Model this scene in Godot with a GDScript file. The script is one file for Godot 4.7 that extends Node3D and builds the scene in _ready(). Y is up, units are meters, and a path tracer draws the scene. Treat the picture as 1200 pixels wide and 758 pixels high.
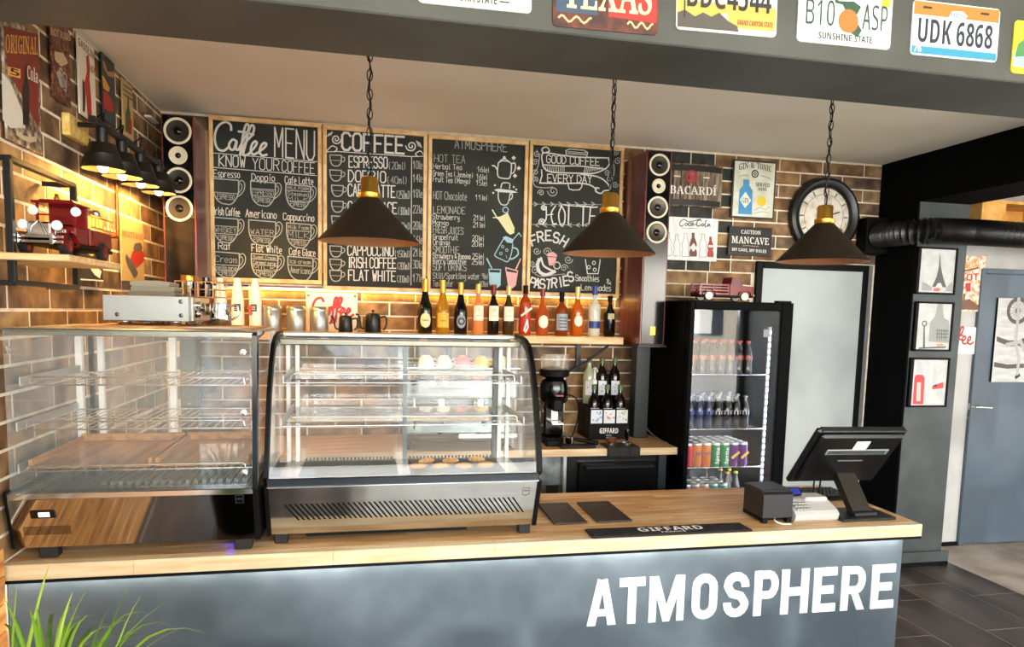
extends Node3D
# A small coffee bar: counter with two display cases, chalkboards on a brick wall, lamps, a drinks fridge.
var CB := Basis(Vector3(0.9791245, 0.02294031, 0.20196278), Vector3(-0.00248028, 0.99488522, -0.10098139), Vector3(-0.20324633, 0.09837243, 0.97417339))
var CP := Vector3(0, 1.651, 0)
const XL := -1.125      # left wall
const ZB := -4.33       # back wall
const HC := 2.719       # ceiling
const CT := 0.8235      # counter top
const CF := -2.40       # counter front edge
var rng := RandomNumberGenerator.new()
var M := {}

func _ready() -> void:
	rng.seed = 7
	# camera
	var cam := Camera3D.new()
	cam.name = "camera"
	cam.near = 0.05
	cam.far = 200.0
	cam.projection = Camera3D.PROJECTION_FRUSTUM
	cam.size = 758.0 / 820.0 * 0.05
	cam.frustum_offset = Vector2(0, 68.0 / 820.0 * 0.05)
	add_child(cam)
	cam.transform = Transform3D(CB, CP)
	cam.current = true
	# sky
	var sm := ProceduralSkyMaterial.new()
	sm.sky_top_color = Color("b9d2ee")
	sm.sky_horizon_color = Color("eef2f5")
	sm.ground_bottom_color = Color("8d8a85")
	sm.ground_horizon_color = Color("c9c8c4")
	sm.sky_energy_multiplier = 3.0
	sm.ground_energy_multiplier = 2.0
	var sky := Sky.new()
	sky.sky_material = sm
	var env := Environment.new()
	env.background_mode = Environment.BG_SKY
	env.sky = sky
	env.tonemap_mode = Environment.TONE_MAPPER_LINEAR
	env.tonemap_exposure = 0.96
	env.sdfgi_enabled = true
	env.ssao_enabled = true
	env.ssil_enabled = true
	var we := WorldEnvironment.new()
	we.name = "environment"
	we.environment = env
	add_child(we)
	# daylight through the open glass front behind the camera, first lamp only
	area_light("daylight_front", Vector3(2.2, 1.98, 3.12), Vector3(0, 0, -1), Vector2(6.6, 1.2), 35.0)
	area_light("added_side_light", Vector3(6.1, 1.45, -1.2), Vector3(-1, 0, 0), Vector2(3.4, 2.0), 9.0)  # added side fill in front of the closed right wall, no window there
	# sun over the roof, falling on the street in front
	var sun := DirectionalLight3D.new()
	sun.name = "sun"
	sun.light_color = Color("fff3e0")
	sun.light_energy = 16.0
	sun.light_angular_distance = 0.6
	sun.shadow_enabled = true
	sun.sky_mode = DirectionalLight3D.SKY_MODE_LIGHT_ONLY
	add_child(sun)
	sun.look_at_from_position(Vector3(0, 10, 0), Vector3(1.2, 0, 5.2), Vector3.UP)
	materials()
	setting()
	boards()
	back_shelf()
	left_wall_things()
	speakers()
	wall_signs()
	back_counter_things()
	drinks_fridge()
	right_side()
	main_counter()
	display_cases()
	counter_things()
	beam_plates()
	pendants()
	plant()
	outside()
	for c in find_children("*", "GeometryInstance3D", true, false):
		(c as GeometryInstance3D).cast_shadow = GeometryInstance3D.SHADOW_CASTING_SETTING_ON

func area_light(called: String, at: Vector3, dir: Vector3, size: Vector2, energy: float) -> void:
	var a := AreaLight3D.new()
	a.name = called
	a.area_size = size
	a.light_color = Color("fff9f0")
	a.light_energy = energy
	a.area_range = 30.0
	a.shadow_enabled = true
	add_child(a)
	a.look_at_from_position(at, at + dir, Vector3.UP)

func materials() -> void:
	M.mortar = noisy(["c9b79b", "e6d9c2", "f0e6d2"], [0.0, 0.5, 1.0], 3, 0.02, 0.9, 0.0, Vector3(2, 2, 2))
	var sets := [["4e3722", "785838", "957451"], ["583c22", "83603a", "a17c4e"], ["40301f", "68503a", "876c50"], ["5e4830", "8a6a44", "ad8c60"], ["4a331e", "724f2c", "93703f"]]
	for k in sets.size():
		M["brick%d" % k] = noisy(sets[k], [0.15, 0.5, 0.85], 20 + k, 0.012, 0.75, 0.0, Vector3(1.7, 1.7, 1.7), 0.5)
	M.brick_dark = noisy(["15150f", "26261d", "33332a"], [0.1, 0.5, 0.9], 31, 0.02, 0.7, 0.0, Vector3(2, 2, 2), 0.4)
	M.ceiling = noisy(["e9dfc9", "efe7d4", "f4eddd"], [0.2, 0.5, 0.8], 33, 0.004, 0.85, 0.0, Vector3(0.5, 0.5, 0.5))
	M.beam = noisy(["3a3c36", "42443e", "484a44"], [0.2, 0.5, 0.8], 34, 0.006, 0.55, 0.0, Vector3(1, 1, 1))
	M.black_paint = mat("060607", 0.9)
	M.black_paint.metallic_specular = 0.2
	M.pillar = noisy(["2f3536", "373e3f", "434a4b"], [0.1, 0.5, 0.95], 35, 0.008, 0.55, 0.0, Vector3(1, 1, 1))
	M.plaster = noisy(["a3a19e", "aeadaa", "b8b7b5"], [0.2, 0.5, 0.8], 36, 0.006, 0.8, 0.0, Vector3(1, 1, 1))
	M.floor_dark = noisy(["2a221e", "3d342f", "564a43"], [0.15, 0.5, 0.9], 37, 0.007, 0.38, 0.0, Vector3(2.5, 2.5, 0.5), 0.15)
	M.floor_grout = mat("8a8178", 0.8)
	M.floor_light = noisy(["887b6e", "a09486", "b0a69a"], [0.15, 0.5, 0.9], 38, 0.008, 0.4, 0.0, Vector3(1.2, 1.2, 1.2))
	M.floor_pale = noisy(["a9a8a4", "bfbebb", "cfcecb"], [0.15, 0.5, 0.9], 120, 0.005, 0.35, 0.0, Vector3(1.2, 1.2, 1.2))
	M.black = mat("09090a", 0.5)
	M.black.metallic_specular = 0.25
	M.black_gloss = mat("060607", 0.12)
	M.black_metal = mat("141414", 0.4, 0.3)
	M.rubber = mat("101011", 0.75)
	M.chrome = mat("d8d8d6", 0.12, 1.0)
	M.steel = mat("c2c5c6", 0.05, 1.0)
	M.steel_brushed = noisy(["c4c6c8", "cccecf", "d4d5d6"], [0.2, 0.5, 0.8], 39, 0.01, 0.11, 1.0, Vector3(1, 12, 1))
	M.alu = mat("c9cccd", 0.35, 0.9)
	M.white_plastic = mat("e9e8e4", 0.4)
	M.white = mat("efede8", 0.5)
	M.pine = noisy(["cf9f5f", "dfb87c", "eccb96"], [0.2, 0.5, 0.85], 40, 0.01, 0.5, 0.0, Vector3(3, 3, 3))
	M.shelf_wood = noisy(["c3985d", "d6b079", "e2c393"], [0.2, 0.5, 0.85], 41, 0.012, 0.45, 0.0, Vector3(0.8, 7, 7))
	for k in 4:
		var w: Array = [["b98d5c", "c99f6e", "d8b286"], ["b18453", "c19565", "d1a87a"], ["c19a6c", "d1ac80", "dfbf98"], ["ad7d4c", "bd8e5c", "cda072"]][k]
		M["stave%d" % k] = noisy(w, [0.2, 0.5, 0.85], 42 + k, 0.012, 0.33, 0.0, Vector3(0.9, 9, 9))
	M.lit_edge_wood = noisy(["c0a47c", "ccb28c", "d8c09e"], [0.2, 0.5, 0.85], 47, 0.012, 0.4, 0.0, Vector3(0.8, 9, 9))  # lighter than the staves: daylight on the front edge put into the colour
	M.tray_wood = noisy(["84532c", "9d683a", "b27d4b"], [0.2, 0.5, 0.85], 48, 0.012, 0.3, 0.0, Vector3(6, 6, 0.8))
	M.crate_wood = noisy(["c98a34", "dba04a", "e6b264"], [0.2, 0.5, 0.85], 49, 0.012, 0.5, 0.0, Vector3(2, 2, 2))
	M.panel = noisy(["3a444b", "475259", "5d6870"], [0.15, 0.5, 0.95], 50, 0.007, 0.4, 0.35, Vector3(0.9, 0.9, 0.9))
	M.chalkboard = noisy(["1c1e1b", "24271f", "31342d"], [0.1, 0.5, 0.95], 51, 0.005, 0.75, 0.0, Vector3(1.2, 1.2, 1.2))
	M.chalk = mat("d4d2ca", 0.95)
	M.chalk_grey = mat("a9aaa2", 0.95)
	M.chalk_faint = mat("8f918a", 0.95)
	M.chalk_yellow = mat("d9d7a6", 0.95)
	M.chalk_blue = mat("9fc2cf", 0.95)
	M.chalk_pink = mat("e0aaa8", 0.95)
	M.red_wood = noisy(["4a0c08", "64120b", "7b1d10"], [0.2, 0.5, 0.85], 52, 0.01, 0.2, 0.0, Vector3(5, 0.8, 5))
	M.red_wood.clearcoat_enabled = true
	M.red = mat("9c1414", 0.3)
	M.red_gloss = mat("741010", 0.18)
	M.brass = mat("dea945", 0.3, 1.0)
	M.copper = mat("b9703c", 0.25, 1.0)
	M.shade = mat("211911", 0.55, 0.0)
	M.shade.metallic_specular = 0.3
	M.shade_in = mat("c98f66", 0.35, 0.6)
	M.cream = mat("e8dcb4", 0.6)
	M.glass = pane("e8f3ef", 0.04)
	M.glass.metallic_specular = 0.4
	M.glass_shelf = pane("4a5654", 0.55)
	M.glass_dark = pane("0c0f12", 0.25)
	M.gold = mat("c9a145", 0.35, 0.8)
	M.slate_door = noisy(["46535f", "4e5c69", "566470"], [0.2, 0.5, 0.8], 53, 0.004, 0.4, 0.0, Vector3(1, 1, 1))
	M.grey_door = noisy(["9aa2a3", "a4acac", "aeb5b4"], [0.2, 0.5, 0.8], 54, 0.003, 0.4, 0.0, Vector3(1, 1, 1))

# ---------------------------------------------------------------- pixel to place
func ray(u: float, v: float) -> Vector3:
	return CB * Vector3(u - 600.0, 447.0 - v, -820.0)
func pz(u: float, v: float, z: float) -> Vector3:
	var r := ray(u, v)
	return CP + r * ((z - CP.z) / r.z)
func pxw(u: float, v: float, x: float) -> Vector3:
	var r := ray(u, v)
	return CP + r * ((x - CP.x) / r.x)
func py(u: float, v: float, y: float) -> Vector3:
	var r := ray(u, v)
	return CP + r * ((y - CP.y) / r.y)
func on(pl: Array, u: float, v: float) -> Vector3:
	if pl[0] == "z": return pz(u, v, pl[1])
	if pl[0] == "x": return pxw(u, v, pl[1])
	return py(u, v, pl[1])

# ---------------------------------------------------------------- mesh builder
class G:
	var v := PackedVector3Array()
	var n := PackedVector3Array()
	var xf := Transform3D.IDENTITY
	func tri(a: Vector3, b: Vector3, c: Vector3, na: Vector3, nb: Vector3, nc: Vector3) -> void:
		var nn := na + nb + nc
		if (c - a).cross(b - a).dot(nn) < 0.0:
			var t := b; b = c; c = t
			t = nb; nb = nc; nc = t
		v.append(xf * a); v.append(xf * b); v.append(xf * c)
		var nb3 := xf.basis.inverse().transposed()
		n.append((nb3 * na).normalized()); n.append((nb3 * nb).normalized()); n.append((nb3 * nc).normalized())
	func face(a: Vector3, b: Vector3, c: Vector3, out: Vector3) -> void:
		var m := (c - a).cross(b - a).normalized()
		if m.dot(out) < 0.0: m = -m
		tri(a, b, c, m, m, m)
	func quad(a: Vector3, b: Vector3, c: Vector3, d: Vector3, out: Vector3) -> void:
		face(a, b, c, out); face(a, c, d, out)
	func box(lo: Vector3, hi: Vector3, bev := 0.0) -> void:
		var c := (lo + hi) * 0.5
		var s := (hi - lo).abs() * 0.5
		var e := minf(bev, minf(s.x, minf(s.y, s.z)) * 0.9)
		for ax in 3:
			for sg in [-1.0, 1.0]:
				var a1 := (ax + 1) % 3
				var a2 := (ax + 2) % 3
				var p: Array[Vector3] = []
				for q in [[-1, -1], [1, -1], [1, 1], [-1, 1]]:
					var w := Vector3.ZERO
					w[ax] = sg * s[ax]; w[a1] = q[0] * (s[a1] - e); w[a2] = q[1] * (s[a2] - e)
					p.append(c + w)
				var o := Vector3.ZERO
				o[ax] = sg
				quad(p[0], p[1], p[2], p[3], o)
		if e <= 0.0: return
		for ax in 3:
			var a1 := (ax + 1) % 3
			var a2 := (ax + 2) % 3
			for s1 in [-1.0, 1.0]:
				for s2 in [-1.0, 1.0]:
					var p: Array[Vector3] = []
					for q in [[-1, 0], [1, 0], [1, 1], [-1, 1]]:
						var w := Vector3.ZERO
						w[ax] = q[0] * (s[ax] - e)
						if q[1] == 0:
							w[a1] = s1 * s[a1]; w[a2] = s2 * (s[a2] - e)
						else:
							w[a1] = s1 * (s[a1] - e); w[a2] = s2 * s[a2]
						p.append(c + w)
					var o := Vector3.ZERO
					o[a1] = s1; o[a2] = s2
					quad(p[0], p[1], p[2], p[3], o)
		for sx in [-1.0, 1.0]:
			for sy in [-1.0, 1.0]:
				for sz in [-1.0, 1.0]:
					var g := Vector3(sx, sy, sz)
					var pa := c + g * Vector3(s.x, s.y - e, s.z - e)
					var pb := c + g * Vector3(s.x - e, s.y, s.z - e)
					var pc := c + g * Vector3(s.x - e, s.y - e, s.z)
					face(pa, pb, pc, g)
	func tube(pts: Array, r, sides := 6, closed := false, ribbed := false) -> void:
		var m := pts.size()
		var rings: Array = []
		var dirs: Array = []
		for k in m:
			var a: Vector3 = pts[(k - 1 + m) % m] if (closed or k > 0) else pts[k]
			var b: Vector3 = pts[(k + 1) % m] if (closed or k < m - 1) else pts[k]
			dirs.append((b - a).normalized())
		var up: Vector3 = Vector3.UP if absf(dirs[0].y) < 0.9 else Vector3.RIGHT
		for k in m:
			var d: Vector3 = dirs[k]
			up = (up - d * up.dot(d)).normalized()
			var sd := d.cross(up)
			var rr: float = r[k] if r is Array else r
			var ring: Array = []
			for j in sides:
				var t := TAU * j / sides
				ring.append([pts[k] + (up * cos(t) + sd * sin(t)) * rr, up * cos(t) + sd * sin(t)])
			rings.append(ring)
		for k in (m if closed else m - 1):
			var A: Array = rings[k]
			var B: Array = rings[(k + 1) % m]
			if ribbed:
				var run: float = maxf((pts[(k + 1) % m] as Vector3).distance_to(pts[k]), 0.0001)
				var slope: Vector3 = dirs[k] * ((r[(k + 1) % m] - r[k]) / run)
				for j in sides:
					var j2 := (j + 1) % sides
					var n0: Vector3 = (A[j][1] - slope).normalized()
					var n1: Vector3 = (A[j2][1] - slope).normalized()
					tri(A[j][0], A[j2][0], B[j2][0], n0, n1, n1)
					tri(A[j][0], B[j2][0], B[j][0], n0, n1, n0)
				continue
			for j in sides:
				var j2 := (j + 1) % sides
				tri(A[j][0], A[j2][0], B[j2][0], A[j][1], A[j2][1], B[j2][1])
				tri(A[j][0], B[j2][0], B[j][0], A[j][1], B[j2][1], B[j][1])
		if not closed:
			for e in [[0, -1.0], [m - 1, 1.0]]:
				var ring: Array = rings[e[0]]
				for j in range(1, sides - 1):
					face(ring[0][0], ring[j][0], ring[j + 1][0], dirs[e[0]] * e[1])
	# profile: array of [radius, height]; turned about the local Y axis
	func lathe(prof: Array, seg := 20) -> void:
		var m := prof.size()
		var sn: Array = []
		for k in m - 1:
			var d := Vector2(prof[k + 1][0] - prof[k][0], prof[k + 1][1] - prof[k][1])
			sn.append(Vector2(d.y, -d.x).normalized())
		for k in m - 1:
			var n0: Vector2 = sn[k]
			var n1: Vector2 = sn[k]
			if k > 0 and sn[k - 1].dot(sn[k]) > 0.75: n0 = (sn[k - 1] + sn[k]).normalized()
			if k < m - 2 and sn[k + 1].dot(sn[k]) > 0.75: n1 = (sn[k + 1] + sn[k]).normalized()
			for j in seg:
				var t0 := TAU * j / seg
				var t1 := TAU * (j + 1) / seg
				var d0 := Vector3(cos(t0), 0, sin(t0))
				var d1 := Vector3(cos(t1), 0, sin(t1))
				var y0 := Vector3(0, prof[k][1], 0)
				var y1 := Vector3(0, prof[k + 1][1], 0)
				var a: Vector3 = d0 * prof[k][0] + y0
				var b: Vector3 = d1 * prof[k][0] + y0
				var c: Vector3 = d1 * prof[k + 1][0] + y1
				var d: Vector3 = d0 * prof[k + 1][0] + y1
				var na := d0 * n0.x + Vector3(0, n0.y, 0)
				var nb := d1 * n0.x + Vector3(0, n0.y, 0)
				var nc := d1 * n1.x + Vector3(0, n1.y, 0)
				var nd := d0 * n1.x + Vector3(0, n1.y, 0)
				if prof[k][0] > 0.00001: tri(a, b, c, na, nb, nc)
				if prof[k + 1][0] > 0.00001: tri(a, c, d, na, nc, nd)
	# polygon in local XY pushed from z0 to z1
	func prism(poly: Array, z0: float, z1: float) -> void:
		var pp := PackedVector2Array()
		for p in poly: pp.append(Vector2(p[0], p[1]))
		var ids := Geometry2D.triangulate_polygon(pp)
		var back := Vector3(0, 0, -1) if z1 > z0 else Vector3(0, 0, 1)
		for k in range(0, ids.size(), 3):
			var a := pp[ids[k]]
			var b := pp[ids[k + 1]]
			var c := pp[ids[k + 2]]
			face(Vector3(a.x, a.y, z1), Vector3(b.x, b.y, z1), Vector3(c.x, c.y, z1), -back)
			if z0 != z1: face(Vector3(a.x, a.y, z0), Vector3(b.x, b.y, z0), Vector3(c.x, c.y, z0), back)
		if z0 == z1: return
		var cw := Geometry2D.is_polygon_clockwise(pp)
		for k in pp.size():
			var a := pp[k]
			var b := pp[(k + 1) % pp.size()]
			var o := Vector3(b.y - a.y, a.x - b.x, 0)
			if cw: o = -o
			quad(Vector3(a.x, a.y, z0), Vector3(b.x, b.y, z0), Vector3(b.x, b.y, z1), Vector3(a.x, a.y, z1), o)
	# mitred band of width w along 2-D points, pushed from z0 to z1
	func band(pts: Array, w: float, z0: float, z1: float, closed := false) -> void:
		var m := pts.size()
		var L: Array = []
		var R: Array = []
		for k in m:
			var p := Vector2(pts[k][0], pts[k][1])
			var a := Vector2(pts[(k - 1 + m) % m][0], pts[(k - 1 + m) % m][1])
			var b := Vector2(pts[(k + 1) % m][0], pts[(k + 1) % m][1])
			var d0 := (p - a).normalized()
			var d1 := (b - p).normalized()
			if not closed and k == 0: d0 = d1
			if not closed and k == m - 1: d1 = d0
			var n0 := Vector2(-d0.y, d0.x)
			var n1 := Vector2(-d1.y, d1.x)
			var mi := (n0 + n1).normalized()
			var sc := minf(1.0 / maxf(mi.dot(n0), 0.35), 2.2)
			L.append(p + mi * sc * w * 0.5); R.append(p - mi * sc * w * 0.5)
		for k in (m if closed else m - 1):
			var q := (k + 1) % m
			var l0 := Vector3(L[k].x, L[k].y, z1)
			var l1 := Vector3(L[q].x, L[q].y, z1)
			var r0 := Vector3(R[k].x, R[k].y, z1)
			var r1 := Vector3(R[q].x, R[q].y, z1)
			var dz := Vector3(0, 0, z0 - z1)
			quad(l0, l1, r1, r0, Vector3(0, 0, 1))
			if z0 != z1:
				quad(l0, l1, l1 + dz, l0 + dz, l0 - r0)
				quad(r0, r1, r1 + dz, r0 + dz, r0 - l0)
				if not closed and k == 0: quad(l0, r0, r0 + dz, l0 + dz, l0 - l1)
				if not closed and q == m - 1: quad(l1, r1, r1 + dz, l1 + dz, l1 - l0)
	# flat stroke along points that lie on one plane with the given normal
	var lift := 0
	func stroke(pts: Array, w: float, nrm: Vector3) -> void:
		for k in pts.size() - 1:
			var a: Vector3 = pts[k]
			var b: Vector3 = pts[k + 1]
			var d := (b - a)
			if d.length() < 0.00002: continue
			d = d.normalized()
			var s := nrm.cross(d).normalized() * w * 0.5
			var e := d * w * 0.35
			lift = (lift + 1) % 9
			a += nrm * lift * 0.00014
			b += nrm * lift * 0.00014
			quad(a - e + s, b + e + s, b + e - s, a - e - s, nrm)
	func poly(pts: Array, nrm: Vector3) -> void:
		var o: Vector3 = pts[0]
		var ux: Vector3 = ((pts[1] as Vector3) - o).normalized()
		var uy := nrm.cross(ux).normalized()
		var pp := PackedVector2Array()
		for p in pts: pp.append(Vector2((p - o).dot(ux), (p - o).dot(uy)))
		var ids := Geometry2D.triangulate_polygon(pp)
		for k in range(0, ids.size(), 3):
			face(pts[ids[k]], pts[ids[k + 1]], pts[ids[k + 2]], nrm)
	func mesh(inv: Transform3D) -> ArrayMesh:
		var vv := PackedVector3Array()
		var nn := PackedVector3Array()
		vv.resize(v.size()); nn.resize(n.size())
		for k in v.size():
			vv[k] = inv * v[k]
			nn[k] = (inv.basis * n[k]).normalized()
		var arr := []
		arr.resize(Mesh.ARRAY_MAX)
		arr[Mesh.ARRAY_VERTEX] = vv
		arr[Mesh.ARRAY_NORMAL] = nn
		var am := ArrayMesh.new()
		am.add_surface_from_arrays(Mesh.PRIMITIVE_TRIANGLES, arr)
		return am

# ---------------------------------------------------------------- scene tree helpers
var taken := {}
func numbered(called: String, parent: Node) -> String:
	var key := str(parent.get_instance_id()) + called
	var k: int = taken.get(key, 0)
	taken[key] = k + 1
	return called if k == 0 else "%s_%03d" % [called, k]
func tag(o: Node, label: String, category := "", group := "") -> void:
	o.set_meta("label", label)
	if category != "": o.set_meta("category", category)
	if group != "": o.set_meta("group", group)
func thing(called: String, label: String, category: String, at := Vector3.ZERO, turn := 0.0, group := "") -> Node3D:
	var o := Node3D.new()
	o.name = numbered(called, self)
	add_child(o, true)
	o.position = at
	o.rotation.y = turn
	tag(o, label, category, group)
	return o
# g is written in world coordinates; it becomes a child of parent
func part(called: String, g: G, m: Material, parent: Node3D, label := "") -> MeshInstance3D:
	var o := MeshInstance3D.new()
	o.mesh = g.mesh(parent.global_transform.affine_inverse())
	o.material_override = m
	o.name = numbered(called, parent)
	parent.add_child(o, true)
	if label != "": o.set_meta("label", label)
	return o
func single(called: String, g: G, m: Material, label: String, category: String, group := "", at := Vector3.ZERO) -> MeshInstance3D:
	var o := MeshInstance3D.new()
	o.mesh = g.mesh(Transform3D(Basis.IDENTITY, -at))
	o.material_override = m
	o.name = numbered(called, self)
	add_child(o, true)
	o.position = at
	tag(o, label, category, group)
	return o
func struct(called: String, g: G, m: Material, label := "", parent: Node3D = null) -> MeshInstance3D:
	var o := MeshInstance3D.new()
	if parent == null:
		o.mesh = g.mesh(Transform3D.IDENTITY)
		o.name = numbered(called, self)
		add_child(o, true)
		o.set_meta("kind", "structure")
	else:
		o.mesh = g.mesh(parent.global_transform.affine_inverse())
		o.name = numbered(called, parent)
		parent.add_child(o, true)
	o.material_override = m
	if label != "": o.set_meta("label", label)
	return o
func copy(o: Node3D, called: String, at: Vector3, turn := 0.0, label := "") -> Node3D:
	var c: Node3D = o.duplicate()
	c.name = numbered(called, self)
	add_child(c, true)
	c.position = at
	c.rotation.y = turn
	if label != "": c.set_meta("label", label)
	return c
func boxg(lo: Vector3, hi: Vector3, bev := 0.0) -> G:
	var g := G.new()
	g.box(lo, hi, bev)
	return g
func lathed(prof: Array, at := Vector3.ZERO, seg := 20, b := Basis.IDENTITY) -> G:
	var g := G.new()
	g.xf = Transform3D(b, at)
	g.lathe(prof, seg)
	return g
const FACE_Z := Basis(Vector3(1, 0, 0), Vector3(0, 0, 1), Vector3(0, -1, 0))       # lathe axis to +Z
const FACE_X := Basis(Vector3(0, 0, -1), Vector3(1, 0, 0), Vector3(0, -1, 0))      # lathe axis to +X

# ---------------------------------------------------------------- materials
func mat(hex: String, rough := 0.6, metal := 0.0) -> StandardMaterial3D:
	var m := StandardMaterial3D.new()
	m.albedo_color = Color(hex)
	m.roughness = rough
	m.metallic = metal
	return m
func ramp(cols: Array, offs: Array) -> Gradient:
	var g := Gradient.new()
	g.offsets = PackedFloat32Array(offs)
	var cc := PackedColorArray()
	for c in cols: cc.append(Color(c))
	g.colors = cc
	return g
func noise_tex(sd: int, freq: float, cols: Array, offs: Array, size := 256, octaves := 4, kind := FastNoiseLite.TYPE_SIMPLEX_SMOOTH) -> NoiseTexture2D:
	var f := FastNoiseLite.new()
	f.seed = sd; f.frequency = freq; f.noise_type = kind
	f.fractal_octaves = octaves
	var t := NoiseTexture2D.new()
	t.width = size; t.height = size; t.seamless = true; t.noise = f
	t.color_ramp = ramp(cols, offs)
	return t
func bump_tex(sd: int, freq: float, strength := 4.0, size := 256) -> NoiseTexture2D:
	var f := FastNoiseLite.new()
	f.seed = sd; f.frequency = freq
	var t := NoiseTexture2D.new()
	t.width = size; t.height = size; t.seamless = true; t.noise = f
	t.as_normal_map = true; t.bump_strength = strength
	return t
func noisy(cols: Array, offs: Array, sd: int, freq: float, rough: float, metal := 0.0, scale := Vector3.ONE, bump := 0.0, world := true) -> StandardMaterial3D:
	var m := mat("ffffff", rough, metal)
	m.albedo_texture = noise_tex(sd, freq, cols, offs)
	m.uv1_triplanar = true
	m.uv1_world_triplanar = world
	m.uv1_scale = scale
	if bump > 0.0:
		m.normal_enabled = true
		m.normal_texture = bump_tex(sd + 50, freq * 1.5)
		m.normal_scale = bump
	return m
func glow(hex: String, energy: float) -> StandardMaterial3D:
	var m := mat(hex, 0.5)
	m.emission_enabled = true
	m.emission = Color(hex)
	m.emission_energy_multiplier = energy
	return m
func pane(hex: String, alpha: float) -> StandardMaterial3D:
	var m := mat(hex, 0.02)
	m.albedo_color.a = alpha
	m.transparency = BaseMaterial3D.TRANSPARENCY_ALPHA
	m.metallic_specular = 0.5
	return m

# ---------------------------------------------------------------- lettering
# chalk hand: strokes on a 4 x 8 grid, base line at 2, capitals to 8, small letters to 6
const HAND := {
	"A": "02 28 42/14 34", "B": "02 08 28 37 36 25 05/25 34 33 22 02", "C": "47 38 18 07 03 12 32 43", "D": "02 08 28 46 44 22 02",
	"E": "48 08 02 42/05 35", "F": "48 08 02/05 35", "G": "47 38 18 07 03 12 32 43 45 25", "H": "08 02/48 42/05 45", "I": "18 12",
	"J": "48 43 32 12 03", "K": "08 02/48 05 42", "L": "08 02 42", "M": "02 08 24 48 42", "N": "02 08 42 48", "O": "18 07 03 12 32 43 47 38 18",
	"P": "02 08 38 47 46 35 05", "Q": "18 07 03 12 32 43 47 38 18/24 42", "R": "02 08 38 47 46 35 05/25 42", "S": "47 38 18 07 06 15 35 44 43 32 12 03",
	"T": "08 48/28 22", "U": "08 03 12 32 43 48", "V": "08 22 48", "W": "08 12 26 32 48", "X": "08 42/48 02", "Y": "08 25 48/25 22", "Z": "08 48 02 42",
	"a": "36 16 05 03 12 22 33 36 32", "b": "08 02 22 33 35 26 05", "c": "36 16 05 03 12 32", "d": "38 32 12 03 05 16 36", "e": "04 34 35 26 16 05 03 12 32",
	"f": "38 28 17 12/06 26", "g": "36 16 05 04 13 33/36 31 20 00", "h": "08 02/05 26 35 32", "i": "16 12/18 17", "j": "26 21 10/28 27", "k": "08 02/36 04 32",
	"l": "18 12 22", "m": "02 06/05 16 24 22/25 36 44 42", "n": "02 06/05 26 35 32", "o": "16 05 03 12 22 33 35 26 16", "p": "00 06 26 35 33 22 02",
	"q": "36 16 05 03 12 32/36 30", "r": "02 06/04 16 36", "s": "36 16 05 14 24 33 22 02", "t": "18 13 22 32/06 36", "u": "06 03 12 22 33 36 32",
	"v": "06 12 36", "w": "06 12 24 32 46", "x": "06 32/36 02", "y": "06 13 33/36 31 10", "z": "06 36 02 32",
	"0": "18 07 03 12 32 43 47 38 18", "1": "06 28 22", "2": "07 18 38 47 46 02 42", "3": "08 48 25 35 44 43 32 02", "4": "38 04 44/38 32",
	"5": "48 08 05 35 44 43 32 02", "6": "38 05 03 12 32 43 44 35 05", "7": "08 48 12", "8": "18 07 06 43 32 12 03 46 47 38 18", "9": "45 15 06 07 18 38 47 42",
	"(": "28 16 14 22", ")": "18 26 24 12", "&": "42 07 18 27 04 13 33 45", "/": "02 48", "-": "15 35", ".": "12 22", "'": "18 16", ":": "15 14/13 12"}
func hand_width(c: String) -> float:
	if c == " ": return 3.0
	if c in "Iil.':": return 3.0
	if c in "MWmw": return 5.6
	if c >= "a" and c <= "z": return 4.3
	return 5.3
func hand(g: G, s: String, o: Vector3, xd: Vector3, yd: Vector3, w: float, nrm: Vector3, shake := 0.0) -> void:
	var tot := 0.0
	for c in s: tot += hand_width(c)
	tot = maxf(tot - 1.2, 1.0)
	var x := 0.0
	for c in s:
		if HAND.has(c):
			for st in (HAND[c] as String).split("/"):
				var pts: Array = []
				for q in st.split(" "):
					var gx := float(q.substr(0, 1).to_int()) + shake * rng.randf_range(-0.35, 0.35)
					var gy := float(q.substr(1, 1).to_int()) + shake * rng.randf_range(-0.35, 0.35)
					pts.append(o + xd * ((x + gx) / tot) + yd * ((gy - 2.0) / 6.0))
				g.stroke(pts, w, nrm)
		x += hand_width(c)
func hand_px(g: G, pl: Array, s: String, u0: float, v0: float, u1: float, v1: float, h: float, w := 0.006, shake := 0.5) -> void:
	var o := on(pl, u0, v0)
	hand(g, s, o, on(pl, u1, v1) - o, on(pl, u0, v0 - h) - o, w * 0.62, plane_normal(pl), shake)
func plane_normal(pl: Array) -> Vector3:
	return Vector3(0, 0, 1) if pl[0] == "z" else (Vector3(1, 0, 0) if pl[0] == "x" else Vector3(0, 1, 0))
func line_px(g: G, pl: Array, flat: Array, w := 0.005) -> void:
	var pts: Array = []
	for k in range(0, flat.size(), 2): pts.append(on(pl, flat[k], flat[k + 1]))
	g.stroke(pts, w, plane_normal(pl))
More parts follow.
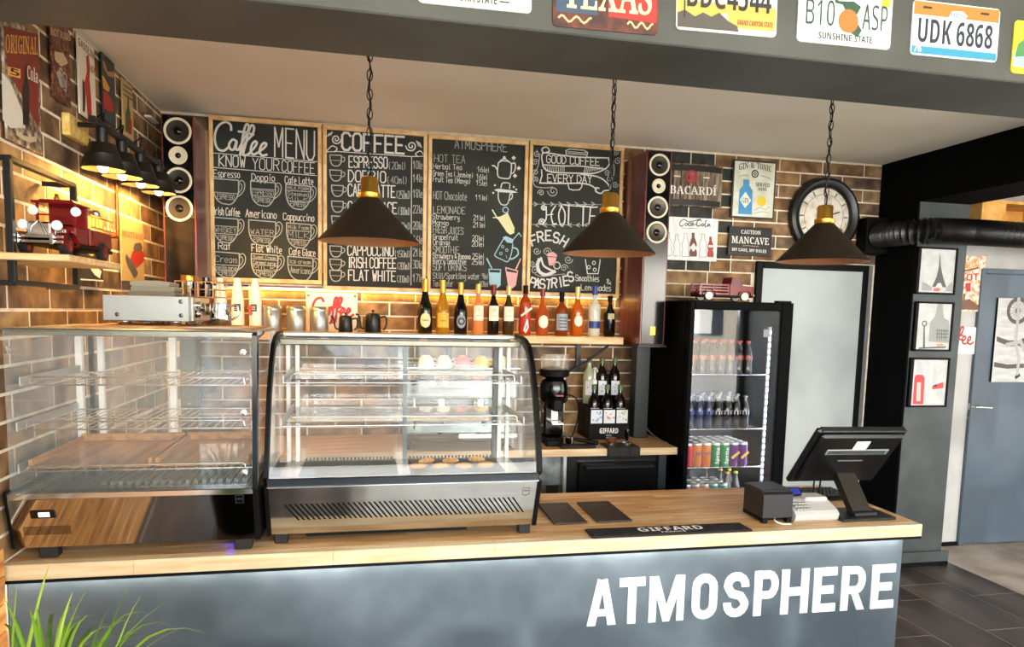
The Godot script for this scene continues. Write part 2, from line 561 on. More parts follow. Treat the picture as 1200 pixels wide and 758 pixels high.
# smooth curve through pixel points
func curve_px(g: G, pl: Array, flat: Array, w := 0.005, steps := 4) -> void:
	g.stroke(smooth3(pixel_points(pl, flat), steps), w, plane_normal(pl))
func pixel_points(pl: Array, flat: Array) -> Array:
	var pts: Array = []
	for k in range(0, flat.size(), 2): pts.append(on(pl, flat[k], flat[k + 1]))
	return pts
func smooth3(p: Array, steps := 4, closed := false) -> Array:
	var out: Array = []
	var m := p.size()
	for k in (m if closed else m - 1):
		var a: Vector3 = p[(k - 1 + m) % m] if (closed or k > 0) else p[k]
		var b: Vector3 = p[k]
		var c: Vector3 = p[(k + 1) % m]
		var d: Vector3 = p[(k + 2) % m] if (closed or k < m - 2) else c
		for j in steps: out.append(b.cubic_interpolate(c, a, d, float(j) / steps))
	if not closed: out.append(p[m - 1])
	return out
func fill_px(g: G, pl: Array, flat: Array) -> void:
	g.poly(pixel_points(pl, flat), plane_normal(pl))
func rect_px(g: G, pl: Array, u0: float, v0: float, u1: float, v1: float) -> void:
	# an upright rectangle on the wall between two opposite pixel corners
	var a := on(pl, u0, v0)
	var b := on(pl, u1, v1)
	var n := plane_normal(pl)
	if pl[0] == "z": g.quad(a, Vector3(b.x, a.y, a.z), b, Vector3(a.x, b.y, a.z), n)
	else: g.quad(a, Vector3(a.x, a.y, b.z), b, Vector3(a.x, b.y, a.z), n)
func disc(g: G, c: Vector3, r: float, nrm: Vector3, sx := 1.0, seg := 18) -> void:
	var ux := Vector3.UP.cross(nrm)
	if ux.length() < 0.1: ux = Vector3.RIGHT
	ux = ux.normalized()
	var uy := nrm.cross(ux)
	for k in seg:
		var t0 := TAU * k / seg
		var t1 := TAU * (k + 1) / seg
		g.face(c, c + (ux * cos(t0) * sx + uy * sin(t0)) * r, c + (ux * cos(t1) * sx + uy * sin(t1)) * r, nrm)
func ring(g: G, c: Vector3, r0: float, r1: float, nrm: Vector3, seg := 24) -> void:
	var ux := Vector3.UP.cross(nrm)
	if ux.length() < 0.1: ux = Vector3.RIGHT
	ux = ux.normalized()
	var uy := nrm.cross(ux)
	for k in seg:
		var d0 := ux * cos(TAU * k / seg) + uy * sin(TAU * k / seg)
		var d1 := ux * cos(TAU * (k + 1) / seg) + uy * sin(TAU * (k + 1) / seg)
		g.quad(c + d0 * r0, c + d0 * r1, c + d1 * r1, c + d1 * r0, nrm)

var fonts := {}
var caps := {}
func font_of(which: String) -> Font:
	if not fonts.has(which):
		var f := SystemFont.new()
		if which.begins_with("serif"): f.font_names = PackedStringArray(["Droid Serif"])
		elif which.begins_with("mono"): f.font_names = PackedStringArray(["Droid Sans Mono"])
		else: f.font_names = PackedStringArray(["Droid Sans"])
		if which.ends_with("bold"): f.font_weight = 700
		fonts[which] = f
	return fonts[which]
func text_verts(s: String, which: String) -> PackedVector3Array:
	var t := TextMesh.new()
	t.font = font_of(which)
	t.font_size = 48
	t.pixel_size = 0.01
	t.depth = 0.0
	t.curve_step = 3.0
	t.text = s
	var arr := t.get_mesh_arrays()
	var out := PackedVector3Array()
	var vs: PackedVector3Array = arr[Mesh.ARRAY_VERTEX]
	if arr[Mesh.ARRAY_INDEX] != null and (arr[Mesh.ARRAY_INDEX] as PackedInt32Array).size() > 0:
		for i in (arr[Mesh.ARRAY_INDEX] as PackedInt32Array): out.append(vs[i])
	else: out = vs
	return out
func text(g: G, s: String, which: String, o: Vector3, xd: Vector3, yd: Vector3, nrm: Vector3) -> void:
	if not caps.has(which):
		var lo := 1e9
		var hi := -1e9
		for p in text_verts("H", which):
			lo = minf(lo, p.y); hi = maxf(hi, p.y)
		caps[which] = [lo, hi - lo]
	var vs := text_verts(s, which)
	var x0 := 1e9
	var x1 := -1e9
	for p in vs:
		x0 = minf(x0, p.x); x1 = maxf(x1, p.x)
	var base: float = caps[which][0]
	var cap: float = caps[which][1]
	for k in range(0, vs.size() - 2, 3):
		var q: Array = []
		for j in 3:
			var p := vs[k + j]
			q.append(o + xd * ((p.x - x0) / maxf(x1 - x0, 0.001)) + yd * ((p.y - base) / cap))
		g.face(q[0], q[1], q[2], nrm)
func text_px(g: G, pl: Array, s: String, which: String, u0: float, v0: float, u1: float, v1: float, h: float) -> void:
	var o := on(pl, u0, v0)
	text(g, s, which, o, on(pl, u1, v1) - o, on(pl, u0, v0 - h) - o, plane_normal(pl))

# ---------------------------------------------------------------- the room
func brick_mesh(l: float, h: float, along_x: bool) -> ArrayMesh:
	var g := G.new()
	if along_x: g.box(Vector3(-l / 2, -h / 2, -0.004), Vector3(l / 2, h / 2, 0.005), 0.002)
	else: g.box(Vector3(-0.004, -h / 2, -l / 2), Vector3(0.0018, h / 2, l / 2), 0.001)
	return g.mesh(Transform3D.IDENTITY)
var brick_cache := {}
func brick(parent: Node3D, at: Vector3, l: float, h: float, along_x: bool, m: Material) -> void:
	var key := "%.3f %.3f %s" % [l, h, along_x]
	if not brick_cache.has(key): brick_cache[key] = brick_mesh(l, h, along_x)
	var o := MeshInstance3D.new()
	o.mesh = brick_cache[key]
	o.material_override = m
	o.name = numbered("brick", parent)
	parent.add_child(o, true)
	o.position = at
func setting() -> void:
	var XR := 6.2
	var ZF := 3.2
	# floor
	var fl := struct("floor", boxg(Vector3(XL - 0.2, -0.15, ZB - 0.2), Vector3(XR + 0.2, -0.0012, ZF + 0.2)), M.floor_grout, "dark wood-look plank tile floor")
	var seams := [[-0.2, 0.33], [0.07, 0.4], [0.33, 0.1], [0.0, 0.0], [0.2, 0.0], [0.0, 0.0]]
	var zoff := [0.24, -0.18, 0.24, -0.18, 0.24, -0.18, 0.05, 0.3]
	for s in 16:
		var x1 := 3.943 - s * 0.335
		var x0 := x1 - 0.3295
		if x1 < XL: break
		var z := -3.655 + (0.205 if s % 2 == 0 else 0.0) - 1.25
		while z < ZF - 0.05:
			var za := maxf(z + 0.003, ZB)
			var zb := minf(z + 0.623, ZF)
			if x1 < 2.25 and x1 > 0.02 and zb > -2.35: zb = -2.35
			if zb > za + 0.05: part("plank_tile", boxg(Vector3(x0, -0.01, za), Vector3(x1, 0.0, zb), 0.0012), M.floor_dark, fl)
			z += 0.625
	for a in 5:
		for b in 7:
			var z0 := ZB + b * 1.1
			if z0 < ZF: part("stone_tile", boxg(Vector3(3.946 + a * 0.6, -0.01, z0), Vector3(3.946 + a * 0.6 + 0.599, 0.0, minf(z0 + 1.099, ZF)), 0.0008), M.floor_light, fl, "pale stone tile")
	for a in 4:
		for b in 5:
			part("stone_tile", boxg(Vector3(0.0 + a * 0.566, -0.01, -2.348 + b * 1.12), Vector3(0.0 + a * 0.566 + 0.563, 0.0, minf(-2.348 + b * 1.12 + 1.118, ZF)), 0.0008), M.floor_pale, fl, "pale grey stone tile")
	# ceiling and walls with thickness
	struct("ceiling", boxg(Vector3(XL - 0.2, HC, ZB - 0.2), Vector3(XR + 0.2, HC + 0.2, ZF + 0.2)), M.ceiling, "cream plastered ceiling")
	var wl := struct("wall_left", boxg(Vector3(XL - 0.2, 0, ZB - 0.2), Vector3(XL, HC, 0.13)), M.mortar, "left wall faced with brown brick slips in pale mortar")
	var wb := struct("wall_back", boxg(Vector3(XL, 0, ZB - 0.2), Vector3(XR, HC, ZB)), M.mortar, "back wall faced with brown brick slips in pale mortar")
	struct("wall_right", boxg(Vector3(XR, 0, ZB - 0.2), Vector3(XR + 0.2, HC, ZF)), M.plaster, "plain plastered side wall")
	# front: a wide opening with a low sill, posts and a head
	var wf := struct("wall_front", boxg(Vector3(XL - 0.2, 2.6, ZF), Vector3(XR + 0.2, HC, ZF + 0.2)), M.pillar, "glazed shop front with dark posts")
	for x in [XL - 0.2, 0.55, 2.6, 4.5, XR - 0.1]:
		part("post", boxg(Vector3(x, 0, ZF), Vector3(x + 0.12, 2.6, ZF + 0.1)), M.pillar, wf)
	part("sill", boxg(Vector3(XL, 0, ZF), Vector3(XR, 0.25, ZF + 0.1)), M.pillar, wf)
	# left wall bricks
	var pit := 0.0887
	for k in range(-10, 13):
		var y0 := 1.622 + k * pit
		if y0 < 0.78 or y0 > HC - 0.02: continue
		var h := minf(pit, HC - 0.001 - y0) - 0.011
		if h < 0.008: continue
		var off := -2.534 if k % 2 == 0 else -2.68
		var z := off + 0.31 * 5
		while z > ZB + 0.03:
			var z1 := minf(z, -1.4)
			var z0 := maxf(z - 0.31 + 0.014, ZB + 0.004)
			if z1 - z0 > 0.03: brick(wl, Vector3(XL, y0 + 0.005 + h / 2, (z0 + z1) / 2), z1 - z0, h, false, M["brick%d" % rng.randi_range(0, 4)])
			z -= 0.31
	# back wall bricks
	pit = 0.0846
	for k in range(-20, 3):
		var y0 := 2.541 + k * pit
		if y0 < 0.78: continue
		var h := minf(pit, HC - 0.004 - y0) - 0.010
		if h < 0.02: continue
		var x := (2.694 if posmod(k, 2) == 1 else 2.85) - 0.32 * 12
		while x < 3.5:
			var x0 := maxf(x + 0.005, XL + 0.01)
			var x1 := minf(x + 0.315, 3.47)
			x += 0.32
			if x1 - x0 < 0.03: continue
			var yc := y0 + 0.005 + h / 2
			if x0 > -0.86 and x1 < 1.5 and yc > 1.9: continue
			if x1 > 2.56 and x0 < 3.44 and y0 < 2.03:
				if x0 < 2.5: x1 = 2.55
				else: continue
				if x1 - x0 < 0.04 or y0 + pit > 2.03 and x0 > 2.5: continue
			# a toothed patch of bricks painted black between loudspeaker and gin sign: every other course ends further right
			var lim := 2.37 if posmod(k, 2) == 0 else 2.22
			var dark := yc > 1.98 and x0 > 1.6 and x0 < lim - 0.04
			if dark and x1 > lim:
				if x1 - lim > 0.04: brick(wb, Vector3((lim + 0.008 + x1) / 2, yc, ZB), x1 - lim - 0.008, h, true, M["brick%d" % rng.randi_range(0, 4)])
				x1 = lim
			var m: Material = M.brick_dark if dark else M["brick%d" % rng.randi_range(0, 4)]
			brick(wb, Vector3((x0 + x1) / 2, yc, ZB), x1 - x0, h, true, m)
	# beam across the front of the bar, beam along the right side, pillar
	struct("trim_1", boxg(Vector3(XL, 2.38, -2.16), Vector3(XR, HC, -1.85), 0.004), M.beam, "dark grey ceiling beam carrying the number plates")
	struct("trim_2", boxg(Vector3(3.475, 2.42, -3.97), Vector3(3.86, HC, -2.16)), M.black_paint, "black ceiling beam running towards the pillar")
	var pl := struct("trim_3", boxg(Vector3(3.485, 0, ZB), Vector3(3.865, HC, -3.97)), M.pillar, "dark grey square pillar between the two doors")
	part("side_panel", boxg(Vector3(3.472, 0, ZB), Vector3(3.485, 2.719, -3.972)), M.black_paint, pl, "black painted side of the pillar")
	part("plinth", boxg(Vector3(3.455, 0.025, -3.96), Vector3(3.90, 0.10, -3.935), 0.006), M.pillar, pl)
	part("plinth_base", boxg(Vector3(3.45, 0.0, -3.958), Vector3(3.90, 0.025, -3.94)), M.black, pl)
	# plaster wall to the right of the pillar
	struct("trim_4", boxg(Vector3(3.865, 0, ZB), Vector3(4.315, HC, -4.29)), M.plaster, "pale plaster strip beside the slate door")
	struct("trim_5", boxg(Vector3(4.315, 2.03, ZB), Vector3(XR, HC, -4.29)), M.plaster, "pale plaster above the slate door")
	struct("baseboard_back", boxg(Vector3(3.87, 0, -4.29), Vector3(4.30, 0.03, -4.28)), M.black)

# ---------------------------------------------------------------- chalkboards
func cup_px(g: G, pl: Array, u0: float, v0: float, u1: float, v1: float, words: Array, splits: Array, side := 1.0) -> void:
	var w := u1 - u0
	var h := v1 - v0
	var s := 0.08 * w          # boards slope a little in the picture
	curve_px(g, pl, [u0, v0, u0 + 0.01 * w, v0 + 0.45 * h, u0 + 0.12 * w, v0 + 0.78 * h, u0 + 0.32 * w, v0 + 0.96 * h, u0 + 0.5 * w, v0 + h, u0 + 0.7 * w, v0 + 0.97 * h + s * 0.5, u0 + 0.88 * w, v0 + 0.8 * h + s * 0.5, u1, v0 + 0.45 * h + s, u1, v0 + s], 0.006)
	line_px(g, pl, [u0, v0, u1, v0 + s], 0.006)
	curve_px(g, pl, [u1, v0 + 0.18 * h, u1 + 0.12 * w, v0 + 0.08 * h, u1 + 0.24 * w, v0 + 0.2 * h, u1 + 0.22 * w, v0 + 0.45 * h, u1 + 0.1 * w, v0 + 0.62 * h, u1 - 0.04 * w, v0 + 0.72 * h], 0.005)
	curve_px(g, pl, [u1, v0 + 0.28 * h, u1 + 0.08 * w, v0 + 0.2 * h, u1 + 0.14 * w, v0 + 0.3 * h, u1 + 0.11 * w, v0 + 0.45 * h, u1, v0 + 0.58 * h], 0.004)
	for q in splits:
		var t: float = q
		var inset := 0.0 if t < 0.5 else (t - 0.5) * 0.5
		line_px(g, pl, [u0 + inset * w, v0 + t * h, u1 - inset * w, v0 + t * h + s * 0.8], 0.004)
	for q in words:
		var t: float = q[1]
		var inset := 0.07 if t < 0.6 else 0.07 + (t - 0.6) * 0.45
		hand_px(g, pl, q[0], u0 + inset * w, v0 + t * h, u1 - inset * w, v0 + t * h + s * 0.7, q[2] * h, 0.004)
func icon_px(g: G, pl: Array, u: float, v: float, w: float, h: float) -> void:
	curve_px(g, pl, [u, v, u + 0.05 * w, v + 0.6 * h, u + 0.25 * w, v + h, u + 0.6 * w, v + h, u + 0.78 * w, v + 0.65 * h, u + 0.8 * w, v + 0.05 * h], 0.006)
	line_px(g, pl, [u, v, u + 0.8 * w, v + 0.05 * h], 0.006)
	curve_px(g, pl, [u + 0.8 * w, v + 0.2 * h, u + w, v + 0.25 * h, u + w, v + 0.55 * h, u + 0.76 * w, v + 0.7 * h], 0.005)
	line_px(g, pl, [u + 0.05 * w, v + 0.5 * h, u + 0.77 * w, v + 0.54 * h], 0.003)
func swirl_px(g: G, pl: Array, u: float, v: float, r: float, dir := 1.0, w := 0.005, turns := 1.6, start := 0.0) -> void:
	var pts: Array = []
	for k in 22:
		var t := start + dir * TAU * turns * k / 21.0
		var rr := r * (1.0 - 0.85 * k / 21.0)
		pts.append(u + cos(t) * rr); pts.append(v + sin(t) * rr)
	line_px(g, pl, pts, w)
var board_no := 0
func frame_board(called: String, label: String, u: Array, v: Array) -> Array:
	# u, v: pixel of the outer top left and bottom right corner
	var a := pz(u[0], u[1], -4.285)
	var b := pz(v[0], v[1], -4.285)
	var bounds := [-0.872, -0.255, 0.352, 0.969, 1.586]
	a.x = bounds[board_no] + 0.002
	b.x = bounds[board_no + 1] - 0.002
	board_no += 1
	var t := thing(called, label, "chalkboard", Vector3((a.x + b.x) / 2, b.y, -4.315), 0.0, "chalkboards above the shelf")
	var f := 0.025
	part("panel", boxg(Vector3(a.x + 0.02, b.y + 0.02, -4.315), Vector3(b.x - 0.02, a.y - 0.02, -4.297)), M.chalkboard, t)
	for r in [[a.x, b.x, a.y - f, a.y], [a.x, b.x, b.y, b.y + f], [a.x, a.x + f, b.y + f, a.y - f], [b.x - f, b.x, b.y + f, a.y - f]]:
		part("frame_rail", boxg(Vector3(r[0] + 0.002, r[2], -4.317), Vector3(r[1] - 0.002, r[3], -4.285), 0.003), M.pine, t)
	return [t, ["z", -4.2962]]
func boards() -> void:
	# ---- first board
	var r := frame_board("menu_chalkboard", "chalkboard with nine drawn coffee cups headed Coffee MENU know your coffee", [243.6, 134], [377.6, 333.5])
	var pl: Array = r[1]
	var g := G.new()
	var big := [195, 205, 190, 165, 150, 145, 100, 175, 75, 240, 80, 310, 105, 350, 145, 355, 180, 325]
	var script_word := [big, [232, 285, 205, 275, 180, 310, 190, 345, 215, 345, 235, 290, 230, 345, 250, 350], [250, 350, 300, 250, 325, 190, 318, 162, 300, 175, 280, 260, 262, 385], [262, 385, 300, 300, 350, 240, 365, 190, 350, 168, 330, 200, 305, 300, 285, 388, 330, 380], [330, 375, 370, 330, 385, 300, 372, 288, 350, 310, 340, 355, 358, 385, 392, 372], [392, 372, 440, 335, 455, 310, 440, 300, 418, 320, 405, 365, 425, 392, 458, 386], [250, 215, 300, 222, 360, 240]]
	for s in script_word:
		var q: Array = []
		for k in range(0, s.size(), 2):
			q.append(240 + s[k] / 6.314); q.append(120 + s[k + 1] / 6.314)
		curve_px(g, pl, q, 0.012)
	hand_px(g, pl, "MENU", 322, 183.2, 368.6, 187.6, 34, 0.012, 0.1)
	line_px(g, pl, [249.5, 179.2, 371.5, 189.5], 0.004)
	hand_px(g, pl, "KNOW", 256.6, 194.6, 288, 196.2, 13, 0.009, 0.2)
	hand_px(g, pl, "YOUR", 296, 198.2, 327, 200, 13, 0.007, 0.2)
	hand_px(g, pl, "COFFEE", 330.5, 200.8, 368.6, 203.8, 13, 0.007, 0.2)
	line_px(g, pl, [249.5, 196, 371.2, 205.8], 0.004)
	for w in [["Espresso", 250.5, 207, 281, 208.5, 8], ["Doppio", 295, 211.5, 322, 212.5, 8], ["Cafe Latte", 334, 214.5, 367, 216.5, 8], ["Irish Coffee", 250.8, 251.5, 281, 253.5, 9], ["Americano", 288, 254, 324, 256.4, 9], ["Cappuccino", 332, 257.5, 368, 259.5, 8], ["Raf", 256, 292, 271, 292.5, 8], ["Flat White", 295, 294, 330, 297, 8], ["Cafe Glace", 339, 298.5, 369.5, 300.5, 8]]:
		hand_px(g, pl, w[0], w[1], w[2], w[3], w[4], w[5], 0.006)
	part("chalk_lettering", g, M.chalk, r[0], "white chalk lettering")
	g = G.new()
	var E := "ESPRESSO"
	cup_px(g, pl, 249.8, 209, 279.5, 239, [[E, 0.8, 0.2]], [0.54])
	cup_px(g, pl, 293.8, 212, 322.5, 241, [[E, 0.55, 0.2], [E, 0.84, 0.18]], [0.3, 0.6])
	cup_px(g, pl, 335, 216, 363.5, 245, [["MILK FOAM", 0.19, 0.12], ["Steamed", 0.44, 0.15], ["MILK", 0.62, 0.13], [E, 0.86, 0.17]], [0.24, 0.66])
	cup_px(g, pl, 250.3, 254.5, 278.8, 284, [["WHISKEY", 0.58, 0.2], [E, 0.88, 0.18]], [0.33, 0.63])
	cup_px(g, pl, 291.6, 257.6, 323, 287.5, [["WATER", 0.55, 0.2], [E, 0.86, 0.18]], [0.6])
	cup_px(g, pl, 335.8, 261, 364.2, 290, [["Milk Foam", 0.24, 0.16], ["MILK", 0.58, 0.24], [E, 0.88, 0.18]], [0.3, 0.65])
	cup_px(g, pl, 250.3, 294.6, 280.3, 324.6, [["Cream", 0.4, 0.24], ["vanilla syrup", 0.66, 0.12], [E, 0.9, 0.16]], [0.5, 0.7])
	cup_px(g, pl, 294.6, 297, 325.4, 325.6, [["Sweet Cream", 0.19, 0.12], ["Caramel syrup", 0.41, 0.12], ["MILK", 0.62, 0.13], [E, 0.88, 0.17]], [0.22, 0.45, 0.66])
	cup_px(g, pl, 337.4, 300.2, 366.6, 328.6, [["Ice cream", 0.28, 0.16], ["Americano", 0.68, 0.25]], [0.35])
	part("chalk_drawing", g, M.chalk_grey, r[0], "nine chalk cups with their contents written inside")
	# ---- second board
	r = frame_board("menu_chalkboard", "chalkboard coffee price list from espresso to flat white", [378.2, 145.6], [500.6, 343])
	pl = r[1]
	g = G.new()
	hand_px(g, pl, "COFFEE", 401, 175.3, 473.5, 180.2, 20, 0.02, 0.1)
	line_px(g, pl, [383, 178, 395, 177.4, 481, 183.4, 497, 183.2], 0.005)
	swirl_px(g, pl, 394, 163, 6, 1.0, 0.007)
	swirl_px(g, pl, 482, 171, 6.5, -1.0, 0.007, 1.6, PI)
	curve_px(g, pl, [383, 177, 389, 171, 395, 174, 392, 178], 0.006)
	curve_px(g, pl, [497, 183, 493, 177, 487, 180, 489, 183], 0.006)
	for k in 3:
		line_px(g, pl, [383.5 + k * 2, 160 - k * 0.8, 385.5 + k * 2, 156.5 - k], 0.005)
		line_px(g, pl, [488 + k * 1.8, 165 + k, 490.5 + k * 1.8, 171 + k], 0.005)
	var rows := [["ESPRESSO", 409, 196, 454, 197.2, 13, "(20ml)", 476, "10lei", 197.5], ["DOPPIO", 408.5, 212.5, 452, 214, 13, "(40ml)", 478, "14lei", 213], ["CAFE LATTE", 408, 229.5, 463, 231.5, 14, "(250ml)", 481, "18lei", 231], ["CAFE GLACE", 408, 249, 465, 250.4, 13, "(300ml)", 481, "22lei", 249.5], ["RAF COFFEE", 408, 266, 463, 267.5, 12, "(300ml)", 481, "20lei", 268.5], ["AMERICANO", 408, 283, 461, 284.4, 12, "(150ml)", 480, "16lei", 285], ["CAPPUCCINO", 407.5, 299, 461, 300, 11.5, "(150ml)", 481, "21lei", 300], ["IRISH COFFEE", 408.5, 313.4, 464, 314.4, 12, "(200ml)", 481, "30lei", 314], ["FLAT WHITE", 408.5, 328.2, 463.5, 329.6, 12, "(200ml)", 480, "17lei", 330]]
	for w in rows: hand_px(g, pl, w[0], w[1], w[2], w[3], w[4], w[5], 0.0105, 0.2)
	line_px(g, pl, [482.4, 184, 481.6, 334], 0.004)
	part("chalk_lettering", g, M.chalk, r[0], "white chalk lettering")
	g = G.new()
	for w in rows:
		hand_px(g, pl, w[6], w[3] + 1.5, w[4] + 1, w[7], w[4] + 1.4, w[5] * 0.65, 0.005)
		hand_px(g, pl, w[8], 484, w[9], 497, w[9] + 0.5, 9, 0.006)
	var iv := [181.5, 199, 217, 235.5, 253, 271, 288, 303.5, 316.5]
	for k in 9: icon_px(g, pl, 386.5 + (2 if k in [2, 3, 4] else 0), iv[k], 17, 12.5)
	part("chalk_drawing", g, M.chalk_grey, r[0], "chalk prices and small cups")
	# ---- third board
	r = frame_board("menu_chalkboard", "chalkboard drinks list headed ATMOSPHERE with teapot and glasses drawn in chalk", [501.2, 156.4], [618.6, 346])
	pl = r[1]
	g = G.new()
	hand_px(g, pl, "ATMOSPHERE", 533, 173.6, 594, 178, 11, 0.007, 0.2)
	for w in [["HOT TEA", 509, 189.6, 545, 191.4, 9], ["HOT Chocolate", 508, 233, 547, 235, 9], ["LEMONADE", 508, 249.6, 545, 250.8, 8], ["FRESH JUICES", 507.5, 272.6, 543, 274.8, 8], ["SMOOTHIE", 507.5, 296, 538, 297, 8], ["SOFT DRINKS", 507.5, 316.6, 546.5, 317.5, 8], ["Still/Sparkling water", 507.5, 326.5, 562, 327.2, 7], ["Tonic Water", 507.5, 335.5, 531, 335.6, 7], ["9lei", 565, 326.5, 571.5, 327, 6], ["10lei", 562, 335.5, 572, 335.8, 6]]:
		hand_px(g, pl, w[0], w[1], w[2], w[3], w[4], w[5], 0.005)
	part("chalk_lettering", g, M.chalk_grey, r[0], "grey chalk headings")
	g = G.new()
	for w in [["Herbal Tea", 507.5, 197.6, 541, 199], ["Green Tea (Jasmine)", 507.5, 205.6, 555, 208.4], ["Fruit Tea (Mango)", 507.5, 212.6, 552, 215.8], ["16lei", 559.5, 201, 573, 202.2], ["16lei", 558.5, 209.6, 571, 210.6], ["15lei", 558, 216.6, 571, 217.8], ["11lei", 557, 234, 571, 234.6], ["Strawberry", 507, 256.6, 538, 258], ["Mango", 507, 263.6, 525.5, 264.4], ["21lei", 555, 258, 568, 258.4], ["21lei", 554.5, 266, 568.5, 266.6], ["Grapefruit", 507.5, 280.4, 536.5, 281.4], ["Orange", 507.5, 286.6, 527, 287.2], ["20lei", 553.5, 281.8, 567, 282.2], ["20lei", 553, 288.6, 567, 289], ["Strawberry & Banana", 507, 302.6, 551, 303.6], ["Berry Smoothie", 507.5, 308.6, 546, 309.4], ["25lei", 553.5, 303, 567, 303.4], ["25lei", 553, 309.6, 567, 310.2]]:
		hand_px(g, pl, w[0], w[1], w[2], w[3], w[4], 6, 0.0042)
	part("chalk_lettering", g, M.chalk, r[0], "small white chalk entries")
	g = G.new()
	curve_px(g, pl, [584, 191, 583, 200, 584, 207, 590, 209, 597, 208.5, 599, 200, 599, 192, 595, 189, 588, 188.5, 584, 191], 0.007)
	curve_px(g, pl, [586, 188.5, 591, 186, 596, 189], 0.006)
	disc(g, pz(591, 184.6, pl[1]), 0.009, Vector3(0, 0, 1))
	curve_px(g, pl, [583, 199, 580, 195, 577, 194], 0.008)
	curve_px(g, pl, [599, 192, 603, 191, 604, 196, 602, 202, 599, 203], 0.007)
	for q in [[602, 185], [608, 197], [603.5, 206]]: fill_px(g, pl, [q[0] - 2.6, q[1], q[0], q[1] - 2.6, q[0] + 2.6, q[1], q[0], q[1] + 2.6])
	curve_px(g, pl, [584, 224, 584, 232, 587, 239, 593, 240, 596, 236, 598, 226], 0.006)
	fill_px(g, pl, [579, 222.5, 584, 221, 600, 223, 607, 225.5, 600, 226, 584, 225])
	curve_px(g, pl, [587, 220, 589, 214.5, 597, 215, 597, 221], 0.006)
	curve_px(g, pl, [597, 229, 600, 227, 600, 232, 596, 235], 0.006)
	for q in [[580, 217], [602, 219], [605, 222], [578, 226]]: disc(g, pz(q[0], q[1], pl[1]), 0.006, Vector3(0, 0, 1))
	part("chalk_drawing", g, M.chalk, r[0], "white chalk teapot and cup")
	g = G.new()
	fill_px(g, pl, [583, 256, 595, 249.5, 603, 267, 602.5, 273, 598, 275, 594, 272])
	line_px(g, pl, [577, 246, 583, 256, 595, 250], 0.007)
	line_px(g, pl, [578, 255, 590, 254], 0.006)
	part("chalk_drawing", g, M.chalk_yellow, r[0], "yellow chalk shaker")
	g = G.new()
	ring(g, pz(592.5, 246, pl[1]), 0.014, 0.02, Vector3(0, 0, 1))
	line_px(g, pl, [593, 299, 594, 302.5], 0.003)
	curve_px(g, pl, [590, 280, 582, 294, 580, 299.6, 588, 304, 595, 306.4, 599, 298, 601, 286], 0.006)
	fill_px(g, pl, [589, 278, 593, 276.6, 602, 280.6, 600.6, 285, 594, 284])
	curve_px(g, pl, [601, 290, 606, 292, 607, 298, 601, 303, 597, 303], 0.009)
	line_px(g, pl, [602, 280, 608, 273, 611, 277], 0.006)
	for q in [[589, 289], [594, 293], [587, 297]]: ring(g, pz(q[0], q[1], pl[1]), 0.006, 0.01, Vector3(0, 0, 1), 10)
	fill_px(g, pl, [573.6, 319, 586, 319.4, 585.6, 334, 582, 336.6, 576, 336, 574, 332])
	line_px(g, pl, [573, 315.4, 586.6, 315.8], 0.006)
	line_px(g, pl, [573, 315.4, 574, 332, 577, 337, 582, 337.4, 586, 334, 586.6, 315.8], 0.006)
	line_px(g, pl, [570.6, 303, 576, 314], 0.008)
	part("chalk_drawing", g, M.chalk_blue, r[0], "blue chalk jar and glass")
	g = G.new()
	fill_px(g, pl, [593.6, 318, 606, 320, 603.6, 334, 600, 337, 596.4, 335.6])
	line_px(g, pl, [592.6, 313.6, 606.6, 317.4], 0.007)
	line_px(g, pl, [592.6, 313.6, 596, 336, 600, 337.6, 604, 334, 606.6, 317.4], 0.006)
	line_px(g, pl, [610, 303.4, 604.6, 315.4], 0.008)
	part("chalk_drawing", g, M.chalk_pink, r[0], "pink chalk milkshake")
	# ---- fourth board
	r = frame_board("menu_chalkboard", "chalkboard with good coffee every day banner, hot tea and fresh pastries", [619.2, 163.8], [733.4, 349.5])
	pl = r[1]
	g = G.new()
	hand_px(g, pl, "GOOD COFFEE", 640.5, 190.6, 702.5, 194.2, 9, 0.0085, 0.15)
	hand_px(g, pl, "EVERY DAY", 641.5, 213, 693.5, 214.6, 9, 0.0085, 0.15)
	curve_px(g, pl, [637, 179, 645, 179.6, 660, 182, 680, 184.2, 702, 184.8, 713.5, 185.2], 0.008)
	line_px(g, pl, [636, 179, 634.6, 184, 636, 192.6], 0.008)
	curve_px(g, pl, [637, 179, 635, 175.6, 637.6, 172.6, 642, 173.2, 643.6, 177, 640, 178.6], 0.008)
	curve_px(g, pl, [636, 193, 660, 194.4, 680, 194.6, 705, 197.6, 710, 198], 0.007)
	curve_px(g, pl, [713, 186, 714, 192, 709, 198, 696, 203, 680, 203, 650, 202, 640, 199, 636, 194], 0.008)
	line_px(g, pl, [634.6, 199, 635, 206, 632.6, 214.4], 0.007)
	curve_px(g, pl, [632.6, 214.4, 660, 215, 680, 214.8, 692, 217, 699, 222], 0.008)
	curve_px(g, pl, [680, 204, 700, 207, 711, 214, 714.6, 222, 708, 223.6, 704, 226.6, 698, 224, 698.6, 220, 702, 220.6], 0.008)
	for k in 11:
		line_px(g, pl, [639 + k * 2.2, 195, 640 + k * 2.1, 200.8], 0.0035)
		line_px(g, pl, [686 + k * 2, 196, 684 + k * 2, 202.4 - k * 0.4], 0.0035)
	line_px(g, pl, [663.6, 181, 663, 176.6, 667, 174.6, 684, 176, 688.6, 178.6, 687.6, 183.6], 0.006)
	for k in 3: line_px(g, pl, [665, 177.4 + k * 1.4, 687, 179 + k * 1.4], 0.003)
	line_px(g, pl, [665.6, 216, 667, 221.4, 671, 222.6, 679, 222.4, 681.6, 219, 682, 216], 0.006)
	part("chalk_lettering", g, M.chalk, r[0], "white chalk banner")
	g = G.new()
